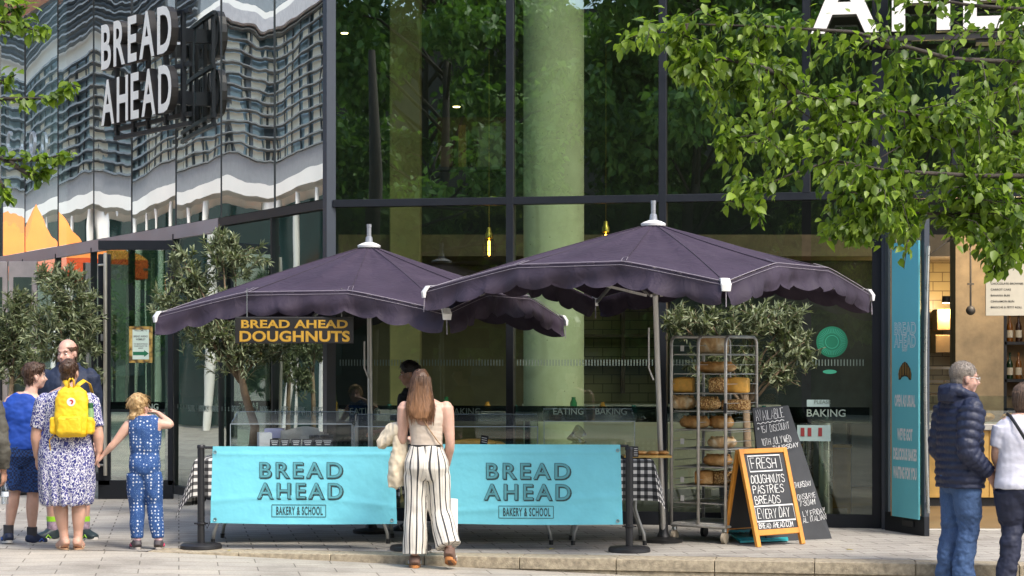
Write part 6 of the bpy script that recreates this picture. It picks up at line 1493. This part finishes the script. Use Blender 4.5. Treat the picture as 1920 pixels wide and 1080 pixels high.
W2 = Body('woman seen from behind in a blue and white leopard print dress wearing a yellow backpack', MO, 0, 1.64, 1.22, 'f', 1.0, R(-12), R(3),
 {'kneeL': ml(112,930), 'ankL': ml(121,1012), 'toeL': ml(112,1026,.06), 'kneeR': ml(150,930), 'ankR': ml(146,1012), 'toeR': ml(152,1028,.10), 'hipL': ml(108,850), 'hipR': ml(148,850),
  'shL': ml(85,750), 'elL': ml(67,812,-.02), 'wrL': ml(70,858,.03), 'shR': ml(167,750), 'elR': ml(184,810,-.02), 'wrR': ml(186,848,.0), 'head': ml(131,698,.02), 'neck': ml(127,735)})
W2.J['toeL'].z = .02; W2.J['toeR'].z = .02; W2.J['toeL'].y = .12; W2.J['toeL'].x -= .02
W2.body(SK_A, {'L': ((.05,.1,-1), (.8,.6,0), .5), 'R': ((-.2,.15,-1), (-1,.2,0), .9)}, feet=True)
mb = MB(); g = 1.0
W2.rings(mb, [(.235,.128,.105,0),(.26,.134,.112,0),(.33,.140,.112,-.004),(.42,.146,.108,-.008),(.50,.148,.104,-.010),(.56,.136,.094,-.006),(.62,.118,.084,.0),(.68,.118,.084,.004),(.74,.124,.084,.004),(.785,.122,.072,0),(.815,.098,.054,-.003),(.838,.052,.042,-.004)], n=40)
for sd in 'LR': W2.arm(mb, sd, .014, .0, .43, 1.05); mb.ell(W2.J['sh'+sd], (.072,.066,.066))
def dd(c): return wrinkle(.012, 5, (1.6,1.6,.5), 2.2)(c)*(1 if c.z < 1.05 else .5)+(.010*math.sin(14*math.atan2(c.x, -c.y)+2*c.z) if c.z < .8 else 0)*min(1, (.8-c.z)*3 if c.z < .8 else 0)
part(remesh(mb, .0095, 4, None, dd), 'dress', M_leo, W2.t)
hc = W2.cap(H_DARK, lambda q: q.y < .052+.5*(q.z-.02) and not (abs(q.x) > .062 and -.03 < q.y and q.z < -.01), [((0,-.035,-.04), (.062,.062,.06)), ((.012,-.105,.052), (.050,.042,.046))], tuft=160, seed=6, ln=.05, amp=.006)
for sd in 'LR':
    a, t_ = W2.J['ank'+sd], W2.J['toe'+sd]; f = V(t_.x-a.x, t_.y-a.y, 0).normalized(); r_ = V(f.y,-f.x,0); mb = MB()
    ol = [lerp(a-f*.05, t_+f*.01, .5+.52*math.cos(k*.2244))+r_*(.042*math.sin(k*.2244)) for k in range(28)]
    s_ = MB().prism([V(q.x,q.y,.0) for q in ol], V(0,0,.012)).build('sandal', mat('tan sandal', (.42,.25,.14), .6), W2.t)
    for u, z in ((.05,.06),(.55,.045),(.75,.03)):
        q = lerp(a, t_, u); mb.tube([V(q.x,q.y,.012)-r_*.040, V(q.x,q.y,z+.012)-r_*.022, V(q.x,q.y,z+.02), V(q.x,q.y,z+.012)+r_*.022, V(q.x,q.y,.012)+r_*.040], .006, 6)
    mb.tube([a-f*.045-r_*.02+V(0,0,-.01), a-f*.058+V(0,0,-.005), a-f*.045+r_*.02+V(0,0,-.01)], .006, 6); mb.build('strap', mat('pale gold strap', (.52,.38,.25), .5), s_)
M_yb = mat('yellow canvas', (.78,.50,.012), .62, var=.08, vs=5, bs=9, bst=.5, bd=.012); M_yb2 = mat('deep yellow strap', (.66,.40,.01), .6, var=.05)
bp = thing('backpack', 'bright yellow canvas backpack with round badge worn by the woman in the print dress', 'backpack', MO+ml(135,772,-.155))
def remb(f, vox, m_, name, dsp=None): mb = MB(); f(mb); return part(remesh(mb, vox, 4, None, dsp), name, m_, bp)
remb(lambda mb: mb.loft([V(0,0,-.215), V(0,-.005,-.19), V(0,-.01,-.05), V(0,-.005,.10), V(0,0,.17), V(0,.01,.21)], [.115,.135,.145,.140,.122,.07], [.06,.075,.078,.072,.062,.03], n=28, axis=(0,0,1), power=3.2), .007, M_yb, 'main_compartment', wrinkle(.006, 12, (1,1,1), 3))
remb(lambda mb: mb.loft([V(0,-.085,-.195), V(0,-.092,-.17), V(0,-.092,-.06), V(0,-.078,-.035)], [.098,.105,.102,.085], [.026,.034,.034,.016], n=24, axis=(0,0,1), power=4), .006, M_yb, 'front_pocket', wrinkle(.004, 16, (1,1,1), 5))
for sx in (-1, 1): remb(lambda mb: mb.loft([V(sx*.148,0,-.19), V(sx*.156,0,-.17), V(sx*.154,0,-.06), V(sx*.146,0,-.045)], [.028,.034,.033,.026], [.045,.052,.05,.04], n=18, axis=(0,0,1), power=3), .006, M_yb, 'side_pocket', wrinkle(.004, 16, (1,1,1), 9))
mb = MB(); mb.tube([V(-.05,-.068,-.065+.03), V(-.02,-.125,-.055), V(.08,-.12,-.055)], .0035, 6); mb.build('zip', M_yb2, bp)
for sx in (-1, 1):
    mb = MB(); mb.loft([V(sx*.03,.02,.20), V(sx*.055,.03,.235), V(sx*.085,.10,.265), V(sx*.11,.19,.235), V(sx*.13,.25,.12)], [.020]*5, [.006]*5, xdir=(1,0,0), n=10); mb.build('shoulder_strap', M_yb2, bp, True)
    mb = MB(); mb.tube([V(sx*.02,-.02,.20), V(sx*.022,-.03,.265), V(sx*.006,-.03,.285)], .008, 8); mb.build('grab_handle', M_yb2, bp, True)
    mb = MB(); mb.tube([V(sx*.13,.02,-.18), V(sx*.172,.06,-.14), V(sx*.182,.12,.0)], .010, 6); mb.tube([V(sx*.135,-.01,-.18), V(sx*.19,-.01,-.24), V(sx*.175,.0,-.42)], .005, 6) if sx < 0 else None; mb.build('strap_end', M_yb2, bp, True)
mb = MB(); mb.lathe([(.036,0),(.036,.004)], (0,0,0), 28); o = mb.build('round_badge', mat('white badge', (.75,.72,.70), .5, var=0), bp); o.rotation_euler = (R(90),0,0); o.location = (.010,-.078,.085)
mb = MB(); pts = [(0,.02),(.012,.018),(.02,.006),(.018,-.008),(.008,-.02),(-.006,-.018),(.004,-.008),(.006,.004),(-.002,.008),(-.014,.004),(-.010,.014)]
mb.add([V(x,z,.0055) for x, z in pts], [tuple(range(len(pts)))]); o2 = mb.build('badge_emblem', mat('red emblem', (.5,.03,.02), .5, var=0), o)
bo = thing('drinks_bottle', 'green topped drinks bottle in the right side pocket of the yellow backpack', 'bottle', MO+ml(135,772,-.155)+V(.156,0,-.08)); MB().lathe([(.028,-.08),(.03,-.06),(.03,.09),(.022,.115),(.022,.12)], n=16).build('bottle_body', mat('pale green plastic', (.20,.34,.14), .3), bo, 40); MB().lathe([(.025,.112),(.025,.15),(.018,.155)], n=16).build('cap', mat('dark green cap', (.02,.10,.03), .4), bo, 40)

# ---- girl in blue jumpsuit
m, t, b, o = nodes('blue daisy print'); M_dai = m
co = coord(t, 'Object', (1,1,1)); vo = N(t, 'ShaderNodeTexVoronoi', Scale=33.0, Randomness=.35); L(t, co, vo.inputs['Vector'])
c = ramp(t, vo.outputs['Distance'], [(.10, (.55,.45,.38)), (.13, (.58,.64,.72)), (.23, (.50,.58,.70)), (.29, (.018,.066,.21))]); vo2 = N(t, 'ShaderNodeTexVoronoi', Scale=95.0, Randomness=.7); L(t, co, vo2.inputs['Vector'])
d2 = ramp(t, vo2.outputs['Distance'], [(.20, (1,1,1)), (.26, (0,0,0))]); big = ramp(t, vo.outputs['Distance'], [(.30, (0,0,0)), (.36, (1,1,1))]); L(t, mixc(t, math_(t, 'MULTIPLY', math_(t, 'MULTIPLY', d2, big), .6), c, (.24,.38,.58)), b.inputs['Base Color']); b.inputs['Roughness'].default_value = .8
n1 = N(t, 'ShaderNodeTexNoise', Scale=7.0, Detail=2.0); L(t, coord(t, 'Object', (1.5,1.5,.8)), n1.inputs[0]); L(t, bump(t, n1.outputs[0], .5, .02), b.inputs['Normal'])
GO = V(PG(272, 17.07).x, 17.07, 0)
def gl(px, py, y=0): return P(px, py, 17.07+y)-GO
G1 = Body('girl with blonde bun in a blue patterned jumpsuit shading her eyes with one hand', GO, 0, 1.36, .95, 'm', 1.16, R(-25), R(4),
 {'hipL': gl(257,885), 'hipR': gl(283,885), 'kneeL': gl(257,945,.02), 'kneeR': gl(290,945,.02), 'ankL': gl(257,1016), 'ankR': gl(297,1016), 'toeL': gl(250,1026,.13), 'toeR': gl(301,1026,.13),
  'shL': gl(243,796), 'elL': gl(214,832,-.03), 'wrL': gl(194,853,-.01), 'shR': gl(290,794), 'elR': gl(322,797,.03), 'wrR': gl(296,774,.12), 'head': gl(262,763,.03), 'neck': gl(266,790)})
G1.J['toeL'].z = G1.J['toeR'].z = .02
G1.lk = .85; G1.body(SK_D, {'L': ((-.7,.15,-.75), (.5,.3,-.6), .8), 'R': ((-.9,.15,.35), (0,-.1,-1), .3)}, .007)
mb = MB(); G1.rings(mb, [(.455,.055,.048,0),(.485,.090,.066,-.004),(.525,.098,.072,-.006),(.575,.094,.066,0),(.61,.086,.062,.004),(.625,.090,.066,.004),(.66,.096,.070,.004),(.72,.100,.070,.003),(.765,.106,.067,0),(.80,.113,.058,0),(.825,.098,.050,-.003),(.845,.056,.044,-.004)], off=.006)
for sd in 'LR': G1.leg(mb, sd, .010, .02, .95, k=1.1, flare=lambda t: float(np.interp(t, [0,.3,.5,.8,.93,1], [.076,.068,.058,.052,.045,.034])))
part(remesh(mb, .0075, 4, lambda c: not (c.z > 1.02 and abs(c.x+.005) > .128), wrinkle(.007, 9, (1.3,1.3,.6), 4)), 'jumpsuit', M_dai, G1.t)
hc = G1.cap(H_BLOND, lambda q: q.y < .058+.5*(q.z-.03), [((0,-.04,-.045), (.068,.06,.06)), ((-.008,-.085,-.085), (.045,.042,.045)), ((-.005,-.02,.05), (.082,.098,.085))], tuft=260, seed=9, ln=.07, amp=.008)
for sd in 'LR': G1.shoe(sd, mat('dark grey trainers', (.06,.05,.055), .6, var=.2), mat('grey sole', (.40,.36,.32), .6), 'trainer', .020, mat('pink trim', (.62,.06,.14), .5)); 
for sd in 'LR': a = G1.J['ank'+sd]; MB().cyl(a+V(0,0,-.01), a+V(0,0,.035), .034, .033, 16).build('sock', mat('pink white sock', (.7,.45,.46), .8), G1.t, 40)

# ---- boy in blue T-shirt
m, t, b, o = nodes('blue check shorts'); M_chk = m
ck = N(t, 'ShaderNodeTexChecker', Color1=(.012,.06,.22,1), Color2=(.008,.015,.055,1), Scale=55.0); n0 = N(t, 'ShaderNodeTexNoise', Scale=6.0); L(t, coord(t), n0.inputs[0]); L(t, mixc(t, .05, coord(t), n0.outputs['Color'], 'LINEAR_LIGHT'), ck.inputs[0]); L(t, ck.outputs[0], b.inputs['Base Color']); b.inputs['Roughness'].default_value = .8
BOo = V(PG(46, 17.57).x, 17.57, 0)
def bl_(px, py, y=0): return P(px, py, 17.57+y)-BOo
B1 = Body('boy with brown hair in a royal blue T-shirt and checked shorts looking to the right', BOo, 0, 1.58, 1.04, 'm', 1.05, R(-62), 0,
 {'hipL': bl_(35,840), 'hipR': bl_(62,840), 'kneeL': bl_(28,918,.02), 'kneeR': bl_(62,922,.02), 'ankL': bl_(16,1002), 'ankR': bl_(60,1006), 'toeL': bl_(14,1015,.02), 'toeR': bl_(70,1015,.1),
  'shL': bl_(14,762), 'elL': bl_(0,815,-.02), 'wrL': bl_(-2,862,.08), 'shR': bl_(76,760,.05), 'elR': bl_(84,820,.05), 'wrR': bl_(84,865,.12), 'head': bl_(66,706,.02), 'neck': bl_(55,742)})
for k_ in 'LR': B1.J['toe'+k_] = B1.J['ank'+k_]+V(-.06 if k_ == 'L' else .09, .13, 0); B1.J['toe'+k_].z = .02
B1.body(SK_D, {'L': ((0,.2,-1), (1,.3,0), .5), 'R': ((0,.2,-1), (-1,.3,0), .5)}); B1.eyes()
mb = MB(); B1.rings(mb, [(.53,.108,.085,0),(.57,.108,.084,0),(.62,.104,.078,.004),(.68,.108,.078,.004),(.74,.114,.076,.002),(.785,.116,.064,0),(.815,.096,.05,-.002),(.84,.052,.042,-.003)], off=.006)
for sd in 'LR': B1.arm(mb, sd, .018, 0, .36, 1.12); mb.ell(B1.J['sh'+sd], (.066,.06,.06))
part(remesh(mb, .008, 4, None, wrinkle(.011, 7, (1,1,1.2), 6)), 'tshirt', mat('royal blue cotton', (.008,.055,.33), .8, var=.12, bs=7, bst=.5, bd=.015), B1.t)
mb = MB(); B1.rings(mb, [(.438,.07,.06,0),(.49,.104,.08,-.004),(.55,.106,.082,0)], off=.004)
for sd in 'LR': B1.leg(mb, sd, .004, .02, .50, flare=lambda t: float(np.interp(t, [0,.2,.5], [.09,.096,.092])))
part(remesh(mb, .008, 4, None, wrinkle(.008, 8, (1,1,.6), 8)), 'shorts', M_chk, B1.t)
B1.cap(H_DARK, short_keep, [((0,.03,.085), (.062,.058,.04)), ((0,-.02,.05), (.083,.1,.085))], tuft=240, seed=12, ln=.045, amp=.008)
for sd in 'LR': B1.shoe(sd, M_navysh, M_shw, 'trainer', .024, mat('blue stripe', (.02,.10,.45), .5)); a = B1.J['ank'+sd]; MB().cyl(a+V(0,0,-.02), a+V(0,0,.085), .043, .046, 18).build('sock', mat('charcoal sock', (.045,.045,.05), .85), B1.t, 40)

# ---- man behind them, facing the viewer
MN = V(PG(128, 18.1).x, 18.1, 0)
def mn(px, py, y=0): q = P(px, py, 18.1)-MN; return V(-q.x, y, q.z)
M1 = Body('balding man facing the viewer in a navy jacket behind the woman with the backpack', MN, R(180), 1.84, 1.0, 'm', 1.0, R(-18), R(-6),
 {'hipL': mn(148,850), 'hipR': mn(108,850), 'kneeL': mn(155,925,.02), 'kneeR': mn(100,925,.02), 'ankL': mn(158,998), 'ankR': mn(98,998), 'toeL': mn(184,1008,.09), 'toeR': mn(74,1008,.09), 'head': mn(127,662,.03), 'neck': mn(127,698)})
for k_ in 'LR': M1.J['toe'+k_].z = .022
M1.body(SK_B, {'L': ((0,.2,-1), (1,0,0), .5), 'R': ((0,.2,-1), (-1,0,0), .5)}); M1.hd['brow'] = H_DARK; M1.eyes()
mb = MB(); M1.rings(mb, [(.48,.105,.08,0),(.54,.106,.08,0),(.62,.10,.075,.003),(.70,.110,.078,.003),(.76,.118,.076,.002),(.80,.118,.064,0),(.825,.10,.052,-.002),(.85,.056,.048,-.003),(.87,.05,.046,-.003)], off=.008)
for sd in 'LR': M1.arm(mb, sd, .016, 0, .97, 1.1); mb.ell(M1.J['sh'+sd], (.072,.066,.066))
part(remesh(mb, .009, 4, None, wrinkle(.012, 8, (1,1,.8), 11)), 'jacket', mat('navy jacket cloth', (.010,.018,.045), .75, var=.15), M1.t)
mb = MB(); M1.rings(mb, [(.438,.07,.06,0),(.50,.10,.076,-.004),(.55,.10,.076,0)], off=.004)
for sd in 'LR': M1.leg(mb, sd, .004, .02, .50, flare=lambda t: float(np.interp(t, [0,.2,.5], [.10,.10,.095])))
part(remesh(mb, .009, 4), 'shorts', mat('dark grey shorts', (.05,.05,.055), .8), M1.t)
M1.cap(H_DARK, lambda q: short_keep(q) and q.z < .055+.25*max(0, -q.y-.04) and abs(q.x) > .0, None, tuft=160, seed=15, ln=.02, amp=.002)
for sd in 'LR':
    M1.shoe(sd, M_greensh, M_shw, 'trainer', .024, M_neon); a = M1.J['ank'+sd]; MB().cyl(a+V(0,0,-.02), a+V(0,0,.10), .046, .05, 18).build('sock', mat('striped sock', (.30,.22,.28), .85, var=.6, vs=30), M1.t, 40); MB().cyl(a+V(0,0,.10), a+V(0,0,.145), .051, .052, 18).build('sock_cuff', M_neon, M1.t, 40)

# ---- person cut off by the left edge, holding a bottle
EO = V(PG(-52, 16.9).x, 16.9, 0)
E_ = Body('person in an olive jacket cut off by the left edge, holding a water bottle', EO, 0, 1.66, 1.05, 'f', 1, 0, 0, {'elR': P(6,835,16.9)-EO+V(0,-.03,0), 'wrR': P(7,884,16.95)-EO, 'shR': P(-14,755,16.9)-EO})
E_.lk = .85; E_.body(SK_C, {'R': ((0,.1,-1), (-1,.4,0), .9), 'L': ((0,.2,-1), (1,0,0), .5)})
mb = MB(); E_.rings(mb, [(.50,.11,.08,0),(.56,.106,.08,0),(.64,.10,.076,.003),(.72,.11,.078,.003),(.78,.115,.068,0),(.815,.098,.054,-.003),(.845,.054,.045,-.004)], off=.008)
for sd in 'LR': E_.arm(mb, sd, .020, 0, .93, 1.15); mb.ell(E_.J['sh'+sd], (.07,.066,.066))
part(remesh(mb, .009, 4, None, wrinkle(.014, 10, (1,1,1), 15)), 'jacket', mat('olive grey jacket', (.075,.070,.055), .8, var=.2), E_.t)
mb = MB(); E_.rings(mb, [(.438,.07,.06,0),(.50,.104,.08,-.006),(.55,.10,.076,0)], off=.004)
for sd in 'LR': E_.leg(mb, sd, .012, .02, .96)
part(remesh(mb, .009, 4, None, wrinkle(.008, 9)), 'trousers', mat('black jeans', (.02,.02,.024), .8), E_.t)
E_.cap(H_DARK, short_keep, None, tuft=80, seed=16)
for sd in 'LR': E_.shoe(sd, M_navysh, M_shw)
wb = thing('water_bottle', 'clear plastic water bottle held at the left edge of the picture', 'bottle', P(9, 945, 16.98)); MB().lathe([(.028,0),(.032,.008),(.031,.05),(.033,.06),(.031,.07),(.033,.11),(.030,.14),(.014,.185),(.013,.20)], n=20).build('bottle_body', glass_mat('clear bottle plastic', (.80,.86,.90), .14, .05), wb, 40); MB().lathe([(.016,.198),(.016,.222)], n=16).build('cap', M_wh, wb, 40); MB().lathe([(.0335,.065),(.0335,.105)], n=20, caps=False).build('label', mat('white bottle label', (.6,.66,.72), .5), wb)

# ---- server behind the counter
SV = V(PG(772, 19.0).x, 19.0, 0)
S1 = Body('server in black T-shirt with short black hair behind the counter, facing left', SV, R(80), 1.60, 1.05, 'm', 1.05, R(5), R(-6), {'elR': (.2,.05,1.02), 'wrR': (.12,.27,.95), 'elL': (-.2,.05,1.02), 'wrL': (-.12,.28,.95)})
S1.lk = .85; S1.body(SK_C, {'L': ((.2,1,-.1), (0,0,-1), .5), 'R': ((-.2,1,-.1), (0,0,-1), .5)}); S1.eyes()
mb = MB(); S1.rings(mb, [(.47,.104,.08,0),(.54,.106,.08,0),(.62,.10,.075,.003),(.70,.106,.076,.003),(.76,.114,.074,.002),(.80,.112,.062,0),(.825,.092,.05,-.002),(.848,.054,.046,-.003)], off=.007)
for sd in 'LR': S1.arm(mb, sd, .016, 0, .38, 1.12); mb.ell(S1.J['sh'+sd], (.064,.06,.06))
part(remesh(mb, .008, 4, None, wrinkle(.010, 8, (1,1,1), 21)), 'tshirt', mat('black cotton', (.012,.012,.014), .85, var=.1), S1.t)
mb = MB(); S1.rings(mb, [(.438,.07,.06,0),(.50,.10,.076,-.006),(.55,.10,.076,0)], off=.004)
for sd in 'LR': S1.leg(mb, sd, .014, .02, .96)
part(remesh(mb, .009, 4), 'trousers', MATS['black cotton'], S1.t)
S1.cap(H_BLK, short_keep, [((0,.0,.06), (.084,.095,.078))], tuft=160, seed=18, ln=.03, amp=.005)
for sd in 'LR': S1.shoe(sd, M_blk, M_blk)

# ---- man in the navy puffer jacket
RXo = PG(1800, 15.55); RO = V(RXo.x, 15.55, road_z(RXo.x))
R1 = Body('grey haired man with glasses in a quilted navy puffer jacket and blue jeans', RO, R(-74), 1.815, .96, 'm', 1.03, R(-12), R(-5),
 {'kneeL': (-.075,-.02,.50), 'kneeR': (.075,.04,.50), 'ankL': (-.09,-.09,.085), 'ankR': (.085,-.02,.085), 'toeL': (-.12,.09,.02), 'toeR': (.11,.17,.02), 'elR': (.265,-.09,1.13), 'wrR': (.215,.13,.96), 'elL': (-.26,-.06,1.13), 'wrL': (-.21,.13,.96), 'head': (0,.045,1.688), 'neck': (0,.0,1.535)})
R1.lk = .85; R1.body(SK_B, {'L': ((0,.5,-1), (1,0,0), .5), 'R': ((-.1,.6,-.8), (-1,0,0), .5)}); R1.hd['brow'] = H_GREY; R1.eyes()
def puff(z, p=.058): return .018*abs(math.sin(math.pi*z/p))**.6-.010
mb = MB(); rows = [(.46,.118,.088),(.50,.122,.090),(.56,.120,.090),(.62,.116,.086),(.68,.118,.086),(.74,.124,.084),(.785,.124,.074),(.815,.108,.062),(.838,.072,.056)]
zs_ = np.linspace(.46, .838, 90); mb.loft([V(0,0,z*R1.H) for z in zs_], [float(np.interp(z, [r[0] for r in rows], [r[1] for r in rows]))*R1.H+puff(z*R1.H) for z in zs_], [float(np.interp(z, [r[0] for r in rows], [r[2] for r in rows]))*R1.H+puff(z*R1.H) for z in zs_], n=36, axis=(0,0,1), power=2.4)
for sd in 'LR': R1.arm(mb, sd, .028, 0.02, .985, 1.18, mod=lambda t: .016*abs(math.sin(math.pi*t*10.5))**.6-.008); mb.ell(R1.J['sh'+sd], (.088,.082,.082))
mb.loft([V(.0,-.10,1.50), V(0,-.09,1.56), V(0,-.075,1.61), V(0,-.06,1.645)], [.10,.125,.125,.10], [.06,.075,.07,.045], n=24, axis=(0,0.1,1), power=2.4)
for sx in (-1, 1): mb.tube([V(sx*.06,-.12,1.60), V(sx*.115,-.05,1.58), V(sx*.10,.06,1.54), V(sx*.045,.12,1.50)], [.045,.045,.040,.030], 12)
part(remesh(mb, .0075, 2, None, wrinkle(.005, 16, (1,1,1), 31)), 'puffer_jacket', mat('navy nylon', (.014,.020,.050), .56, var=.12, bs=26, bst=.5, bd=.012, spec=.5), R1.t)
m, t, b, o = nodes('blue denim'); n1 = N(t, 'ShaderNodeTexNoise', Scale=3.0, Detail=6.0, Roughness=.7); L(t, coord(t, 'Object', (2,2,1)), n1.inputs[0]); n2 = N(t, 'ShaderNodeTexNoise', Scale=260.0); L(t, coord(t), n2.inputs[0])
L(t, mixc(t, .35, ramp(t, n1.outputs[0], [(.3, (.018,.045,.13)), (.7, (.075,.15,.31))]), ramp(t, n2.outputs[0], [(.3, (.01,.03,.09)), (.7, (.12,.2,.36))])), b.inputs['Base Color']); b.inputs['Roughness'].default_value = .85; M_den = m
n3 = N(t, 'ShaderNodeTexNoise', Scale=11.0, Detail=3.0, Distortion=1.0); L(t, coord(t), n3.inputs[0]); L(t, bump(t, n3.outputs[0], .7, .02), b.inputs['Normal'])
def jeans(Bd, m_, k, seed, name='jeans', amp=.010):
    mb = MB(); Bd.rings(mb, [(.438,.07,.06,0),(.49,.096,.078,-.006),(.53,.10,.08,-.006),(.59,.094,.068,0)], off=.006)
    for sd in 'LR': Bd.leg(mb, sd, .012, .02, .975, k=k, flare=lambda t: float(np.interp(t, [0,.4,.6,1], [.08,.075,.068,.066])))
    w_ = wrinkle(amp, 9, (1,1,1.1), seed); return part(remesh(mb, .0085, 3, None, lambda c: w_(c)*(1.8 if c.z < .35 or .42 < c.z < .62 else .7)), name, m_, Bd.t)
jeans(R1, M_den, 1.02, 33)
R1.cap(H_GREY, lambda q: q.y < .050+.9*(q.z-.030) and q.z > -.075+.35*max(0, q.y+.02) and not (abs(q.x) > .055 and q.y > -.030 and q.z < .012), None, tuft=420, seed=35, ln=.011, amp=.0008)
for sd in 'LR': R1.shoe(sd, mat('grey trail shoes', (.05,.05,.052), .7, var=.4, vs=30), M_blk, 'trainer', .028, M_card)
gm = MB(); k_ = R1.hs; M_gls = mat('pale spectacle frame', (.62,.60,.56), .3, .3)
for sx in (-1, 1):
    pts = [R1.hp(sx*.034+.021*math.cos(a*.5236), .094-.004*abs(math.cos(a*.5236)), .0+.016*math.sin(a*.5236)) for a in range(13)]; gm.tube(pts, .0024, 6); gm.tube([R1.hp(sx*.055,.090,.006), R1.hp(sx*.074,.04,.008), R1.hp(sx*.078,-.01,.004)], .0026, 6)
gm.tube([R1.hp(-.013,.094,.004), R1.hp(.013,.094,.004)], .002, 6); gm.build('glasses', M_gls, R1.t, True)

# ---- woman at the right edge
QX = PG(1915, 15.3); QO = V(QX.x, 15.3, road_z(QX.x))
def ql(px, py, y=0): return P(px+6, py, 15.3+y)-QO
Q1 = Body('woman with bobbed hair at the right edge in a white knit top and navy trousers', QO, 0, 1.69, 1.08, 'f', 1.0, R(20), R(3),
 {'head': ql(1912,746,.02), 'neck': ql(1914,783), 'shL': ql(1876,802), 'elL': ql(1862,850,-.0), 'wrL': ql(1868,885,.17), 'shR': ql(1955,802), 'elR': ql(1968,868), 'wrR': ql(1965,915,.05), 'kneeL': ql(1893,985,.04), 'ankL': ql(1878,1095,-.03), 'kneeR': ql(1935,985,.02), 'ankR': ql(1938,1095)})
Q1.J['toeL'] = Q1.J['ankL']+V(-.06,.16,-.06); Q1.J['toeR'] = Q1.J['ankR']+V(.0,.16,-.06)
Q1.lk = .85; Q1.body(SK_A, {'L': ((.2,1,0), (0,0,1), .5), 'R': ((0,.1,-1), (-1,0,0), .5)})
mb = MB(); Q1.rings(mb, [(.505,.116,.088,-.004),(.525,.120,.090,-.004),(.56,.114,.082,0),(.62,.106,.076,.004),(.68,.112,.08,.006),(.74,.116,.080,.006),(.785,.114,.068,0),(.815,.094,.052,-.003),(.840,.052,.042,-.004)], off=.006)
for sd in 'LR': Q1.arm(mb, sd, .014, 0, .40, 1.12); mb.ell(Q1.J['sh'+sd], (.066,.062,.062))
part(remesh(mb, .008, 4, None, wrinkle(.006, 7, (1,1,1.2), 41)), 'knit_top', mat('pale lilac knit', (.60,.60,.68), .85, var=.05, bs=9, bst=.45, bd=.015), Q1.t)
jeans(Q1, mat('navy stretch cotton', (.014,.018,.042), .7, var=.15, bs=10, bst=.5, bd=.015), 1.16, 43, 'trousers', .008)
hb = MB(); hb.ell(Q1.hp(0,-.018,.032), [x*Q1.hs for x in (.086,.106,.093)], 20, 14, Q1.HM); hb.loft([Q1.hp(0,-.02,.03), Q1.hp(0,-.028,-.03), Q1.hp(0,-.030,-.075), Q1.hp(0,-.03,-.105)], [.088,.092,.086,.066], [.10,.088,.074,.05], n=22, axis=(0,0,-1))
Mi = Q1.HM.transposed(); h0 = Q1.J['head'].copy()
hq = part(remesh(hb, .008, 4, lambda c: (Mi @ (c-h0)).y < .055, wrinkle(.005, 25, (1,1,.15), 44)), 'hair', H_BOB, Q1.t)
def lk(rg):
    a = rg.uniform(-2.0, 2.0); hx, hy = math.sin(a), -math.cos(a); r_ = rg.uniform(.98, 1.05); e_ = rg.uniform(-.115, -.085)
    return [Q1.hp(hx*.03, -.018+hy*.04, .123), Q1.hp(hx*.086*r_, -.018+hy*.106*r_, .045), Q1.hp(hx*.094*r_, -.026+hy*.092*r_, -.03), Q1.hp(hx*.088*r_, -.030+hy*.076*r_, -.075), Q1.hp(hx*.070*r_, -.03+hy*.055*r_, e_)]
strands(H_BOB, hq, lk, 380, 45, .003)
mb = MB(); mb.loft([V(-.105,.03,1.43), V(-.105,-.075,1.415), V(-.07,-.145,1.34), V(.0,-.168,1.22), V(.08,-.17,1.10), V(.17,-.14,.98)], [.013]*6, [.004]*6, xdir=(1,0,1), n=8); mb.build('bag_strap', M_blk, Q1.t, True)
for sd in 'LR': Q1.shoe(sd, M_navysh, M_shw)
